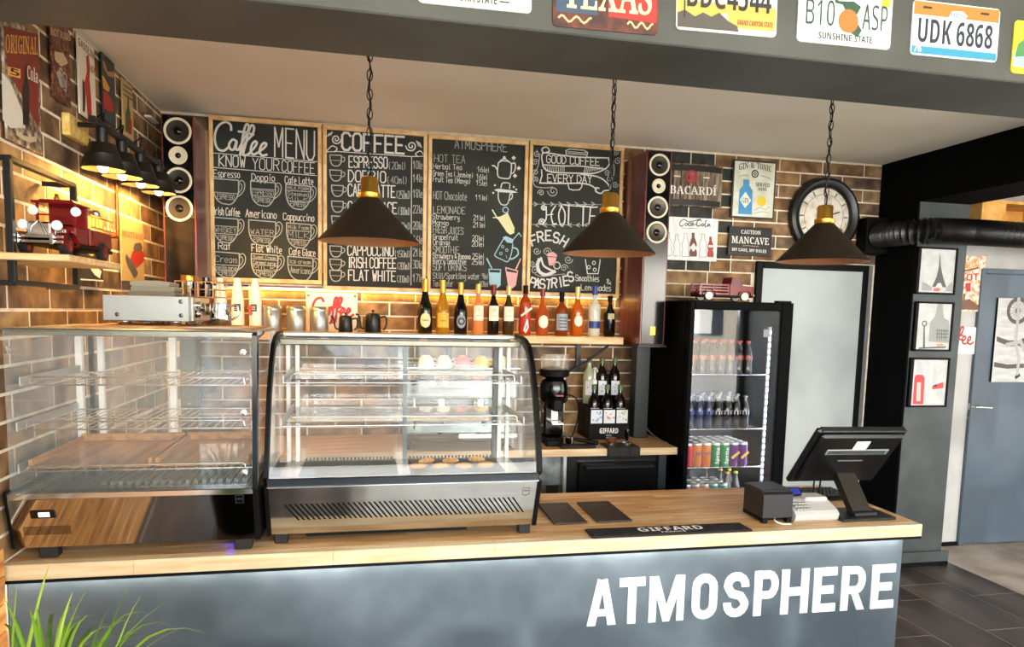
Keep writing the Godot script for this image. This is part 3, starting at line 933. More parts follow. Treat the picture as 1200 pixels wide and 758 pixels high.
	for q in [[629, 180, 4, 1.0, 0.0], [627, 190, 4, -1.0, 0.0], [627.5, 202, 4, 1.0, 2.0], [627, 210, 3.6, -1.0, 1.0], [634, 226, 4, 1.0, 3.0], [648, 224, 6.5, -1.0, PI], [721, 178, 4, 1.0, 0.0], [724, 189, 4.5, -1.0, 0.0], [712, 202, 4, 1.0, 0.0], [714, 210, 3.5, -1.0, 0.0], [721, 216, 4, 1.0, 0.0]]:
		swirl_px(g, pl, q[0], q[1], q[2], q[3], 0.005, 1.5, q[4])
	curve_px(g, pl, [629, 176, 632, 184, 630, 196, 625, 206, 627, 218, 640, 220, 648, 219], 0.005)
	curve_px(g, pl, [720, 174, 718, 186, 720, 198, 718, 210, 715, 222], 0.005)
	line_px(g, pl, [622, 239, 728, 240], 0.003)
	line_px(g, pl, [622, 263, 727, 264.4], 0.003)
	for k in 8:
		line_px(g, pl, [626 + k * 9.6, 237, 629.6 + k * 9.6, 239.2, 626 + k * 9.6, 241.4], 0.006)
		line_px(g, pl, [631 + k * 9.6, 261.6, 627.4 + k * 9.6, 263.6, 631 + k * 9.6, 265.8], 0.006)
	for q in [[629, 294, 4.5, 1.0], [641, 295, 5, -1.0], [624, 309, 4, 1.0], [627, 317, 5, -1.0], [666, 304, 5, 1.0], [661, 314, 4.5, -1.0]]: swirl_px(g, pl, q[0], q[1], q[2], q[3], 0.005, 1.5)
	curve_px(g, pl, [627, 321, 635, 324, 650, 322, 662, 321], 0.004)
	part("chalk_drawing", g, M.chalk_grey, r[0], "chalk scrolls and arrows")
	g = G.new()
	swirl_px(g, pl, 637, 243, 3.4, 1.0, 0.007)
	swirl_px(g, pl, 634.6, 260, 4, -1.0, 0.007)
	curve_px(g, pl, [640, 242, 640, 256, 636, 263], 0.008)
	curve_px(g, pl, [651, 241, 646, 250, 648, 262, 652, 262], 0.008)
	line_px(g, pl, [640, 252, 648, 251], 0.006)
	curve_px(g, pl, [658, 241, 654.6, 252, 657, 263.6, 661, 262, 662, 250, 658, 241], 0.008)
	line_px(g, pl, [666, 263, 666.6, 241.4], 0.009)
	line_px(g, pl, [660, 240, 676, 241.6], 0.006)
	line_px(g, pl, [683, 264.6, 683.6, 242, 676, 241, 692, 242.4], 0.009)
	line_px(g, pl, [690, 264.8, 692, 243, 700, 242.6], 0.008)
	line_px(g, pl, [691, 253, 697, 253], 0.007)
	line_px(g, pl, [699, 265, 706, 242, 712, 265], 0.008)
	part("chalk_lettering", g, M.chalk, r[0], "tall chalk words hot tea")
	g = G.new()
	# FRESH and PASTRIES on arcs
	for q in [["F", 624, 288, 626, 0.62, -0.35], ["R", 631, 283.6, 0, 0.7, -0.2], ["E", 639.6, 281.6, 0, 0.8, -0.05], ["S", 647.6, 283.4, 0, 0.8, 0.16], ["H", 655.4, 285.6, 0, 0.75, 0.55]]:
		var o := pz(q[1], q[2], pl[1])
		var a: float = -q[5]
		hand(g, q[0], o, Vector3(cos(a), sin(a), 0) * 0.036, Vector3(-sin(a), cos(a), 0) * 0.06, 0.01, Vector3(0, 0, 1), 0.1)
	for q in [["P", 619.5, 335, 0.0, -0.35], ["A", 626, 336.6, 0.0, -0.15], ["S", 633, 338.2, 0.0, 0.05], ["T", 639.6, 338, 0.0, -0.1], ["R", 646.6, 336.8, 0.0, 0.0], ["I", 654.6, 336.4, 0.0, 0.2], ["E", 661, 334.6, 0.0, 0.15], ["S", 667, 330, 0.0, 0.25]]:
		var o := pz(q[1], q[2], pl[1])
		var a: float = q[4]
		hand(g, q[0], o, Vector3(cos(a), sin(a), 0) * 0.032, Vector3(-sin(a), cos(a), 0) * 0.058, 0.0095, Vector3(0, 0, 1), 0.1)
	hand_px(g, pl, "Smoothies", 674.5, 329, 702, 330, 7, 0.006)
	hand_px(g, pl, "Lemonades", 681, 340, 716, 341, 7, 0.006)
	hand_px(g, pl, "&", 711, 333, 716, 333.5, 6, 0.006)
	curve_px(g, pl, [632, 304, 630, 310, 632, 318, 640, 322, 650, 318], 0.02)
	curve_px(g, pl, [650, 318, 644, 315.6, 637, 311, 634, 302], 0.012)
	line_px(g, pl, [686, 304, 688.4, 320.6, 701, 320.6, 703.4, 304], 0.006)
	for q in [[690, 313], [696, 308], [697, 316]]: ring(g, pz(q[0], q[1], pl[1]), 0.008, 0.013, Vector3(0, 0, 1), 12)
	ring(g, pz(652.6, 311, pl[1]), 0.018, 0.024, Vector3(0, 0, 1))
	part("chalk_lettering", g, M.chalk, r[0], "fresh pastries in white chalk")
	g = G.new()
	fill_px(g, pl, [641.6, 301, 652, 301.6, 650.4, 311, 643.4, 311])
	fill_px(g, pl, [640.4, 300, 642, 296.6, 648, 295, 652.4, 298, 653, 301])
	part("chalk_drawing", g, M.chalk_pink, r[0], "pink chalk muffin")

# ---------------------------------------------------------------- shelf under the boards and what stands on it
func bottle_profile(r: float, h: float, neck_r: float, shoulder: float, neck: float) -> Array:
	return [[0.0, 0.0], [r * 0.9, 0.0], [r, r * 0.12], [r, h * shoulder], [r * 0.93, h * (shoulder + (neck - shoulder) * 0.25)], [r * 0.6, h * (shoulder + (neck - shoulder) * 0.65)], [neck_r * 1.15, h * neck], [neck_r, h * (neck + 0.05)], [neck_r, h * 0.985], [neck_r * 0.8, h], [0.0, h]]
func sleeve(r: float, y0: float, y1: float) -> Array:
	return [[r, y0], [r, y1]]
func label_patch(r: float, y0: float, y1: float, a0: float, a1: float) -> G:
	# part of a cylinder wall facing +Z; angles measured from +Z
	var g := G.new()
	var n := 8
	for k in n:
		var t0 := lerpf(a0, a1, float(k) / n)
		var t1 := lerpf(a0, a1, float(k + 1) / n)
		var d0 := Vector3(sin(t0), 0, cos(t0))
		var d1 := Vector3(sin(t1), 0, cos(t1))
		var u0 := Vector3(0, y0, 0)
		var u1 := Vector3(0, y1, 0)
		g.tri(d0 * r + u0, d1 * r + u0, d1 * r + u1, d0, d1, d1)
		g.tri(d0 * r + u0, d1 * r + u1, d0 * r + u1, d0, d1, d0)
	return g
func make_bottle(called: String, label: String, body: Material, r: float, h: float, prof: Array, capm: Material, cap_h: float, labm: Material, lab: Array, group: String, neck_r := 0.014, oval := false) -> Node3D:
	var t := thing(called, label, "bottle", Vector3.ZERO, 0.0, group)
	var g := G.new()
	g.lathe(prof, 24)
	part("glass_body", g, body, t)
	part("cap", lathed([[0, h - cap_h], [neck_r + 0.0025, h - cap_h], [neck_r + 0.0025, h], [neck_r, h + 0.002], [0, h + 0.002]], Vector3.ZERO, 14), capm, t)
	if labm:
		if oval:
			var lg := G.new()
			var hh: float = (lab[1] - lab[0]) / 2
			var cy: float = (lab[0] + lab[1]) / 2
			for k in 10:
				var f0 := -1.0 + k * 0.2
				var f1 := f0 + 0.2
				for q in 6:
					var p: Array = []
					for e in [[f0, q], [f0, q + 1], [f1, q + 1], [f1, q]]:
						var ang: float = lab[2] * sqrt(maxf(0.0, 1.0 - e[0] * e[0])) * (-1.0 + e[1] / 3.0)
						p.append(Vector3(sin(ang) * (r + 0.0012), cy + e[0] * hh, cos(ang) * (r + 0.0012)))
					if (p[0] as Vector3).distance_to(p[2]) > 0.0001:
						lg.face(p[0], p[1], p[2], Vector3(0, 0, 1))
						lg.face(p[0], p[2], p[3], Vector3(0, 0, 1))
			part("paper_label", lg, labm, t)
		else:
			part("paper_label", label_patch(r + 0.0008, lab[0], lab[1], -lab[2], lab[2]), labm, t)
	return t
func back_shelf() -> void:
	var y := 1.513
	var sh := thing("wall_shelf", "long pale wooden wall shelf under the chalkboards carrying bottles and canisters", "shelf", Vector3(0.4, 1.467, -4.22))
	part("plank", boxg(Vector3(-0.95, 1.467, ZB + 0.009), Vector3(1.56, y, -4.115), 0.003), M.shelf_wood, sh)
	for x in [-0.4, 0.5, 1.33]:
		var g := boxg(Vector3(x - 0.015, 1.30, ZB + 0.009), Vector3(x + 0.015, 1.467, ZB + 0.03))
		part("bracket", g, M.black_metal, sh)
	# LED strip under the boards
	var led := thing("led_strip", "warm white light strip running under the chalkboards", "light strip", Vector3(0.35, 1.752, -4.30))
	part("channel", boxg(Vector3(-0.86, 1.752, ZB + 0.009), Vector3(1.57, 1.764, -4.296)), M.alu, led)
	part("diffuser", boxg(Vector3(-0.86, 1.7475, ZB + 0.012), Vector3(1.57, 1.752, -4.300)), glow("ffc35a", 5.0), led, "glowing warm diffuser")
	var a := AreaLight3D.new()
	a.name = "led_strip_light"
	a.area_size = Vector2(2.42, 0.015)
	a.light_color = Color("ffc04e")
	a.light_energy = 0.5
	a.area_range = 12.0
	a.shadow_enabled = true
	add_child(a)
	a.look_at_from_position(Vector3(0.355, 1.745, -4.308), Vector3(0.355, 1.0, -4.308), Vector3(0, 0, 1))
	# bottles: u, kind
	var champ := bottle_profile(0.043, 0.322, 0.014, 0.42, 0.78)
	var wine := bottle_profile(0.035, 0.302, 0.0135, 0.55, 0.74)
	var grp := "bottles on the wall shelf"
	var gold_foil := mat("c9a648", 0.35, 0.7)
	var dk := mat("0b120c", 0.08)
	var list := [
		[498, make_bottle("sparkling_wine_bottle", "dark sparkling wine bottle with round cream label and gold foil neck", dk, 0.043, 0.322, champ, gold_foil, 0.10, mat("e6d6a4", 0.6), [0.035, 0.125, 0.75], grp, 0.0145, true)],
		[518.6, make_bottle("sparkling_wine_bottle", "amber glass sparkling wine bottle with yellow label and gold foil", mat("a87418", 0.1), 0.042, 0.318, bottle_profile(0.042, 0.318, 0.014, 0.40, 0.78), gold_foil, 0.10, mat("e8b23a", 0.6), [0.04, 0.125, 0.9], grp, 0.0145, false)],
		[539.6, make_bottle("sparkling_wine_bottle", "black sparkling wine bottle with round dark silver-rimmed label", mat("08090b", 0.08), 0.040, 0.308, bottle_profile(0.040, 0.308, 0.014, 0.42, 0.78), gold_foil, 0.09, mat("8b9096", 0.5), [0.035, 0.12, 0.7], grp, 0.0145, true)],
		[560, make_bottle("wine_bottle", "rose wine bottle with pale label beside the black sparkling wine", mat("d9814a", 0.08), 0.035, 0.302, wine, mat("d8b46a", 0.4, 0.3), 0.055, mat("eee3c6", 0.7), [0.085, 0.175, 1.0], grp)],
		[577.8, make_bottle("wine_bottle", "dark red wine bottle with cream label and burgundy capsule", mat("0e0908", 0.08), 0.035, 0.300, wine, mat("6d1512", 0.4, 0.2), 0.055, mat("ece2c8", 0.7), [0.085, 0.175, 1.0], grp)],
		[595.4, make_bottle("wine_bottle", "white wine bottle with dark lower half, cream label and pale gold capsule", mat("3a2c12", 0.08), 0.035, 0.296, bottle_profile(0.035, 0.296, 0.0135, 0.55, 0.74), mat("d9bf85", 0.4, 0.3), 0.055, mat("efe7d0", 0.7), [0.085, 0.172, 1.0], grp)],
		[615, make_bottle("whisky_bottle", "square-shouldered amber whisky bottle with slanted red label and black cap", mat("9c3a14", 0.08), 0.037, 0.302, bottle_profile(0.037, 0.302, 0.013, 0.66, 0.80), M.black, 0.05, mat("b5261d", 0.5), [0.02, 0.12, 1.0], grp)],
		[635.2, make_bottle("whisky_bottle", "round amber whisky bottle with cream crest label and dark red cap", mat("a8481c", 0.08), 0.043, 0.285, [[0, 0], [0.034, 0], [0.037, 0.006], [0.043, 0.1], [0.041, 0.14], [0.026, 0.175], [0.015, 0.20], [0.013, 0.215], [0.013, 0.28], [0, 0.285]], mat("7a1616", 0.4), 0.045, mat("e8dfc9", 0.6), [0.045, 0.125, 0.75], grp, 0.013, true)],
		[657.6, make_bottle("whisky_bottle", "short square brown whiskey bottle with black and silver label", mat("7c3410", 0.08), 0.040, 0.268, bottle_profile(0.040, 0.268, 0.014, 0.62, 0.74), M.black, 0.06, mat("9aa0a2", 0.5), [0.035, 0.135, 1.1], grp)],
		[676, make_bottle("brandy_bottle", "orange brandy bottle with white star label and long gold neck", mat("b85412", 0.08), 0.040, 0.304, bottle_profile(0.040, 0.304, 0.0135, 0.52, 0.72), mat("d8c48c", 0.4, 0.3), 0.075, mat("e7dcc0", 0.6), [0.06, 0.13, 0.7], grp, 0.0135, true)],
		[696, make_bottle("vodka_bottle", "clear ribbed spirit bottle with blue label band and dark blue stopper", mat("c9c9b4", 0.06), 0.038, 0.312, bottle_profile(0.038, 0.312, 0.013, 0.60, 0.72), mat("223a8c", 0.4), 0.055, mat("2b3f86", 0.5), [0.05, 0.095, 1.2], grp)],
		[714, make_bottle("liqueur_bottle", "black liqueur bottle with steel pourer and small cream label", mat("0a0a0a", 0.1), 0.037, 0.252, bottle_profile(0.037, 0.252, 0.013, 0.55, 0.76), M.black, 0.03, mat("b9ad86", 0.6), [0.11, 0.145, 0.6], grp)]]
	for q in list:
		var n: Node3D = q[1]
		var p := pz(q[0], 380, -4.2)
		n.position = Vector3(p.x, y, -4.2)
	# extra marks on some labels
	var g := G.new()
	text(g, "ZAREA", "sans_bold", Vector3(-0.018, 0.075, 0.0445), Vector3(0.036, 0, 0), Vector3(0, 0.009, 0), Vector3(0, 0, 1))
	lay(g, list[0][1], mat("2a2417", 0.6))
	g = G.new()
	text(g, "ZAREA", "sans_bold", Vector3(-0.018, 0.075, 0.0435), Vector3(0.036, 0, 0), Vector3(0, 0.009, 0), Vector3(0, 0, 1))
	lay(g, list[1][1], mat("5a3a10", 0.6))
	g = G.new()
	ring(g, Vector3(0, 0.078, 0.0418), 0.012, 0.022, Vector3(0, 0, 1), 20)
	lay(g, list[2][1], mat("1a1c20", 0.5))
	g = G.new()
	g.stroke([Vector3(-0.03, 0.12, 0.0385), Vector3(0.03, 0.165, 0.0385)], 0.012, Vector3(0, 0, 1))
	lay(g, list[6][1], mat("e9dcc0", 0.5))
	g = G.new()
	g.stroke([Vector3(-0.012, 0.03, 0.0385), Vector3(0.006, 0.095, 0.0385), Vector3(0.012, 0.05, 0.0385), Vector3(-0.004, 0.02, 0.0385)], 0.008, Vector3(0, 0, 1))
	lay(g, list[6][1], mat("f0e8d8", 0.5))
	g = G.new()
	for k in 4: g.stroke([Vector3(-0.022, 0.055 + k * 0.019, 0.0418), Vector3(0.022, 0.055 + k * 0.019, 0.0418)], 0.006, Vector3(0, 0, 1))
	lay(g, list[8][1], mat("22252a", 0.5))
	for k in [3, 4, 5]:
		g = G.new()
		ring(g, Vector3(0, 0.148, 0.0365), 0.006, 0.010, Vector3(0, 0, 1), 14)
		g.stroke([Vector3(-0.014, 0.115, 0.0365), Vector3(0.014, 0.115, 0.0365)], 0.004, Vector3(0, 0, 1))
		lay(g, list[k][1], mat("b7a583", 0.6))
	# canisters
	var can := thing("storage_canister", "brushed metal lidded canister beside the white plastic bottles on the wall shelf", "canister", Vector3.ZERO, 0.0, "metal canisters on the wall shelf")
	part("body", lathed([[0, 0], [0.05, 0], [0.052, 0.004], [0.052, 0.118], [0.050, 0.121]], Vector3.ZERO, 28), mat("a9a8a2", 0.36, 0.8), can)
	part("lid", lathed([[0.0535, 0.121], [0.0535, 0.138], [0.050, 0.142], [0.046, 0.146], [0.0, 0.147]], Vector3.ZERO, 28), mat("b4b2ab", 0.3, 0.85), can)
	part("clasp", boxg(Vector3(-0.006, 0.09, 0.052), Vector3(0.006, 0.13, 0.058)), M.chrome, can)
	var first := true
	for u in [319, 347, 374]:
		var p := pz(u, 385, -4.18)
		if first: can.position = Vector3(p.x, y, -4.18)
		else: copy(can, "storage_canister", Vector3(p.x, y, -4.18), 0.0, "brushed metal lidded canister standing between two like canisters" if u == 347 else "brushed metal lidded canister in front of the coffee sign")
		first = false
	# gooseneck kettles
	for q in [[405, "smaller black gooseneck kettle standing beside the metal canisters", 0.86], [437, "larger black gooseneck kettle standing beside the dark sparkling wine bottle", 1.0]]:
		var p := pz(q[0], 386, -4.17)
		var s: float = q[2]
		var t := thing("gooseneck_kettle", q[1], "kettle", Vector3(p.x, y, -4.17))
		var km := mat("151514", 0.35, 0.3)
		var o := Vector3(p.x, y, -4.17)
		part("pot", lathed([[0, 0], [0.046 * s, 0], [0.048 * s, 0.004], [0.042 * s, 0.1 * s], [0.040 * s, 0.106 * s]], o, 24), km, t)
		part("lid", lathed([[0.041 * s, 0.106 * s], [0.036 * s, 0.113 * s], [0.0, 0.116 * s]], o, 24), km, t)
		part("knob", lathed([[0.004, 0.113 * s], [0.004, 0.124 * s], [0.009, 0.128 * s], [0.008, 0.134 * s], [0, 0.136 * s]], o, 12), km, t)
		var sp := G.new()
		sp.tube(smooth3([o + Vector3(-0.040, 0.02, 0) * s, o + Vector3(-0.066, 0.03, 0) * s, o + Vector3(-0.074, 0.07, 0) * s, o + Vector3(-0.082, 0.10, 0) * s, o + Vector3(-0.098, 0.108, 0) * s], 4), 0.0055 * s, 8)
		part("spout", sp, km, t)
		var ha := G.new()
		ha.tube(smooth3([o + Vector3(0.041, 0.09, 0) * s, o + Vector3(0.072, 0.095, 0) * s, o + Vector3(0.078, 0.06, 0) * s, o + Vector3(0.068, 0.025, 0) * s, o + Vector3(0.056, 0.022, 0) * s], 4), 0.006 * s, 8)
		part("handle", ha, km, t)
	# little coffee sign leaning on the wall
	var pl := ["z", -4.3105]
	var c0 := pz(358.5, 342.5, -4.311)
	var c1 := pz(419, 384, -4.311)
	var cs := thing("coffee_sign", "small white metal sign with red script Coffee behind the kettles", "sign", Vector3((c0.x + c1.x) / 2, c1.y, -4.315))
	part("plate", boxg(Vector3(c0.x, y, -4.318), Vector3(c1.x, c0.y, -4.311), 0.002), mat("e9e2cf", 0.4), cs)
	g = G.new()
	script_coffee(g, pl, 366, 370, 0.47)
	part("lettering", g, mat("b51c1c", 0.5), cs, "red script lettering")
	var bolts := G.new()
	for q in [[361.5, 346], [416, 347]]: disc(bolts, pz(q[0], q[1], -4.3105), 0.008, Vector3(0, 0, 1))
	part("screw", bolts, mat("6b5a4a", 0.5, 0.5), cs)
func lay(g: G, t: Node3D, m: Material) -> void:
	# print given in the thing's own axes
	g.xf = Transform3D.IDENTITY
	var o := MeshInstance3D.new()
	o.mesh = g.mesh(Transform3D.IDENTITY)
	o.material_override = m
	o.name = numbered("label_print", t)
	t.add_child(o, true)
func script_coffee(g: G, pl: Array, u: float, v: float, s: float) -> void:
	# the word Coffee in a running hand, about 100 * s pixels wide, base line at v
	var st := [[28, -38, 22, -46, 10, -42, 2, -28, 1, -12, 8, -2, 20, -5, 27, -12], [42, -22, 34, -22, 30, -12, 33, -4, 40, -5, 44, -14, 42, -22, 50, -18], [50, -18, 58, -30, 63, -46, 58, -48, 54, -34, 51, -10, 48, 10, 44, 16], [60, -18, 68, -30, 74, -46, 69, -49, 64, -34, 60, -8, 57, 10, 52, 14], [62, -16, 74, -12, 80, -20, 76, -24, 71, -16, 72, -5, 79, -3, 86, -8], [86, -10, 94, -18, 91, -24, 86, -16, 87, -5, 94, -3, 102, -9], [46, -24, 58, -25, 72, -26]]
	for q in st:
		var f: Array = []
		for k in range(0, q.size(), 2):
			f.append(u + q[k] * s); f.append(v + (q[k + 1] + q[k] * 0.06) * s)
		curve_px(g, pl, f, 0.030 * s, 4)

# ---------------------------------------------------------------- left wall
func wall_plate(called: String, label: String, pl: Array, u0: float, v0: float, u1: float, v1: float, m: Material, thick := 0.008, category := "sign") -> Node3D:
	# pixels of the top left and the bottom right corner on the wall face
	var face: float = pl[1]
	var a := on(pl, u0, v0)
	var b := on(pl, u1, v1)
	var lo := Vector3(minf(a.x, b.x), minf(a.y, b.y), minf(a.z, b.z))
	var hi := Vector3(maxf(a.x, b.x), maxf(a.y, b.y), maxf(a.z, b.z))
	if pl[0] == "z":
		lo.z = face - thick; hi.z = face
	else:
		lo.x = face - thick; hi.x = face
	var t := thing(called, label, category, Vector3((lo.x + hi.x) / 2, lo.y, (lo.z + hi.z) / 2))
	part("plate", boxg(lo, hi, 0.0025), m, t)
	return t
func front_of(pl: Array, d := 0.0006) -> Array:
	return [pl[0], pl[1] + d]
func left_wall_things() -> void:
	var pl := ["x", XL + 0.018]
	var p2 := front_of(pl)
	var p3 := front_of(pl, 0.0014)
	# worn cola sign
	var t := wall_plate("tin_sign", "weathered tin sign reading Original with a dark cola bottle", pl, 1.5, 8, 50, 182.5, noisy(["5c4636", "8f7a62", "c9bfae"], [0.2, 0.5, 0.8], 61, 0.02, 0.5, 0.2, Vector3(5, 5, 5)))
	var g := G.new()
	fill_px(g, p2, [4, 30, 45, 40, 46, 80, 45, 150, 30, 120, 16, 95, 8, 75])
	part("print", g, mat("7c2a1c", 0.5), t, "worn red field")
	g = G.new()
	text_px(g, p3, "ORIGINAL", "serif_bold", 6.5, 62, 44, 64, 22)
	fill_px(g, p3, [9, 78, 24, 81, 24, 92, 9, 88])
	part("print", g, mat("d9a04a", 0.5), t, "ochre lettering")
	g = G.new()
	text_px(g, p3, "Cola", "serif_bold", 32, 92, 44.5, 98, 16)
	fill_px(g, p2, [2, 84, 14, 100, 26, 130, 30, 150, 12, 150, 3, 140])
	part("print", g, mat("d6cdbd", 0.5), t, "pale lettering and splash")
	g = G.new()
	fill_px(g, p3, [29, 76, 31.5, 76, 32, 92, 34.5, 104, 34.5, 148, 27, 146, 26.5, 104, 29, 92])
	text_px(g, front_of(pl, 0.002), "5", "sans_bold", 12, 87, 23, 90, 8)
	part("print", g, mat("1b1512", 0.35), t, "dark bottle")
	g = G.new()
	line_px(g, p3, [20, 156, 27, 161, 35, 164, 41, 163], 0.016)
	part("print", g, mat("cdb892", 0.5), t, "pale scroll")
	# hot rods sign
	t = wall_plate("tin_sign", "tin sign reading HOT RODS with a brown engine picture", pl, 58.5, 12, 84, 127, noisy(["3a2018", "6b3a28", "a06a48"], [0.2, 0.5, 0.8], 62, 0.025, 0.45, 0.2, Vector3(6, 6, 6)))
	g = G.new()
	text_px(g, p2, "HOT RODS", "sans_bold", 59.5, 41, 82.5, 48.5, 9)
	fill_px(g, p2, [64, 60, 74, 62, 80, 74, 72, 78, 64, 70])
	part("print", g, mat("cbb08a", 0.5), t)
	g = G.new()
	fill_px(g, p2, [66, 85, 70, 82, 76, 92, 78, 104, 70, 98])
	for k in 4: ring(g, on(p3, 72 + (k % 2) * 4.0, 86 + k * 5.0), 0.012, 0.02, Vector3(1, 0, 0), 12)
	part("print", g, mat("b9b4aa", 0.4, 0.3), t)
	# gasoline sign
	t = wall_plate("tin_sign", "white tin sign reading GASOLINE with a red figure", pl, 90.5, 38, 113.5, 146, mat("e4d9bf", 0.45))
	g = G.new()
	text_px(g, p2, "GASOLINE", "sans_bold", 91.5, 52, 112, 72, 9)
	text_px(g, p2, "67", "sans_bold", 106.5, 84, 111, 88, 8)
	part("print", g, mat("3a3a34", 0.5), t)
	g = G.new()
	fill_px(g, p2, [101, 66, 104, 64, 105.5, 78, 105, 92, 107, 118, 108, 142, 103, 140, 101, 112, 99, 96, 102, 84])
	part("print", g, mat("b32a1a", 0.45), t)
	g = G.new()
	fill_px(g, p2, [96.5, 92, 99, 96, 100.5, 110, 99.5, 132, 97, 130])
	part("print", g, mat("3c2a22", 0.45), t)
	# pin-up car sign
	t = wall_plate("tin_sign", "dark tin sign with a reclining figure over a red car", pl, 119, 60, 136.5, 150, mat("2c3634", 0.45))
	g = G.new()
	fill_px(g, p2, [121, 106, 126, 109, 132, 119, 134, 131, 127, 131, 121, 126])
	part("print", g, mat("a5241c", 0.45), t)
	g = G.new()
	fill_px(g, p2, [119.6, 88, 122, 90, 129, 104, 127, 108, 121, 103])
	part("print", g, mat("d99a2e", 0.45), t)
	g = G.new()
	fill_px(g, p2, [120, 70, 123, 74, 126, 84, 134, 84, 134, 91, 127, 89, 122, 80])
	part("print", g, mat("c07a4c", 0.45), t)
	# small tan sign
	t = wall_plate("tin_sign", "narrow tan tin sign with a small green and red bottle", pl, 142.8, 90, 157, 166, mat("b89a68", 0.5))
	g = G.new()
	for k in 3: line_px(g, p2, [144.5, 99 + k * 5.5, 155, 106.5 + k * 5.5], 0.008)
	part("print", g, mat("5c4a30", 0.5), t)
	g = G.new()
	fill_px(g, p2, [149.4, 112, 151, 112, 151.4, 126, 153, 134, 153, 156, 147, 154, 147, 132, 149, 126])
	part("print", g, mat("3f5a2c", 0.45), t)
	g = G.new()
	fill_px(g, p3, [150.6, 138, 154.6, 141, 154.4, 158, 151, 157])
	part("print", g, mat("9c2a20", 0.45), t)
	# mustang sign
	t = wall_plate("tin_sign", "tan tin sign reading MUSTANG with a red car seen head-on", pl, 141, 252, 169.5, 332, mat("a98f5c", 0.5))
	g = G.new()
	text_px(g, p2, "MUSTANG", "sans_bold", 143.5, 277, 168.5, 282, 7.5)
	fill_px(g, p2, [155, 295, 164, 291, 169, 297, 168.6, 306, 160, 314, 152, 306])
	part("print", g, mat("9a2a18", 0.45), t)
	g = G.new()
	fill_px(g, p3, [156, 291, 158, 285, 165, 284, 167.4, 290, 166, 294, 158, 295])
	fill_px(g, p3, [148, 297, 153, 304, 158, 312, 162, 320, 158, 326, 151, 314, 147, 303])
	part("print", g, mat("4a4540", 0.4), t)
	# picture behind the toy fire engine
	t = wall_plate("framed_picture", "black and white picture hung behind the toy fire engine", pl, 89, 240, 121.5, 330, mat("15130f", 0.5), 0.012, "picture")
	g = G.new()
	fill_px(g, p2, [91, 250, 120.5, 258, 120.5, 290, 108, 300, 91, 292])
	part("print", g, mat("c9a35c", 0.6), t)
	g = G.new()
	fill_px(g, p2, [104, 312, 112, 311, 119, 318, 117, 326, 111, 322])
	line_px(g, p2, [91, 327, 121, 329], 0.006)
	part("print", g, mat("dcd8cc", 0.6), t)
	# copper pipe
	var a0 := pxw(135.5, 196, XL + 0.03)
	var a1 := pxw(138.5, 274, XL + 0.03)
	g = G.new()
	var path: Array = [Vector3(XL + 0.03, a0.y + 0.08, a0.z), Vector3(XL + 0.03, a1.y + 0.02, a0.z), Vector3(XL + 0.03, a1.y, a0.z), Vector3(XL + 0.03, a1.y - 0.012, a0.z + 0.008), Vector3(XL + 0.03, a1.y - 0.018, a0.z + 0.02), Vector3(XL + 0.03, a1.y - 0.018, a0.z + 0.05), Vector3(XL + 0.012, a1.y - 0.018, a0.z + 0.055)]
	g.tube(path, 0.008, 10)
	single("copper_pipe", g, M.copper, "thin copper pipe with a hooked end on the brick wall beside the mustang sign", "pipe", "", Vector3(XL + 0.03, a1.y, a0.z))
	# small white box near the corner
	var w0 := pxw(174.5, 137, XL + 0.03)
	var w1 := pxw(184, 143, XL + 0.03)
	single("wall_box", boxg(Vector3(XL + 0.006, w1.y, w1.z), Vector3(XL + 0.04, w0.y, w0.z), 0.003), M.white_plastic, "small white plastic box on the brick wall beside the loudspeaker", "box", "", Vector3(XL + 0.02, w1.y, w0.z))
	# lamp bar with four shades
	var lx := -0.99
	var bulb_y := 2.14
	var zs: Array = []
	for q in [[121, 199], [143.5, 208], [165, 217.5], [186, 226.5]]: zs.append(pxw(q[0], q[1], lx))
	var bar_y: float = zs[0].y + 0.165
	var lt := thing("wall_lamp_bar", "black four-shade spot bar with lit warm bulbs on the left brick wall", "wall lamp", Vector3(XL + 0.01, bar_y, zs[1].z))
	var b0 := pxw(73, 131, XL + 0.012)
	var b1 := Vector3(XL, pxw(73, 157, XL + 0.012).y - 0.02, pxw(97, 160, XL + 0.012).z)
	part("wall_block", boxg(Vector3(XL + 0.006, b1.y + 0.02, b1.z), Vector3(XL + 0.035, b0.y, b0.z), 0.004), noisy(["c9a24a", "dcb860", "e8cc80"], [0.2, 0.5, 0.8], 63, 0.02, 0.5, 0.0, Vector3(4, 4, 4)), lt, "yellow wooden mounting block")
	g = G.new()
	g.box(Vector3(lx - 0.012, bar_y - 0.012, zs[3].z - 0.06), Vector3(lx + 0.012, bar_y + 0.012, zs[0].z + 0.1), 0.003)
	part("bar", g, M.black_metal, lt)
	g = G.new()
	g.tube([Vector3(XL + 0.05, bar_y, b0.z - 0.04), Vector3(lx, bar_y, b0.z - 0.04)], 0.010, 8)
	g.tube([Vector3(XL + 0.008, bar_y, zs[3].z), Vector3(lx, bar_y, zs[3].z)], 0.010, 8)
	part("arm", g, M.black_metal, lt)
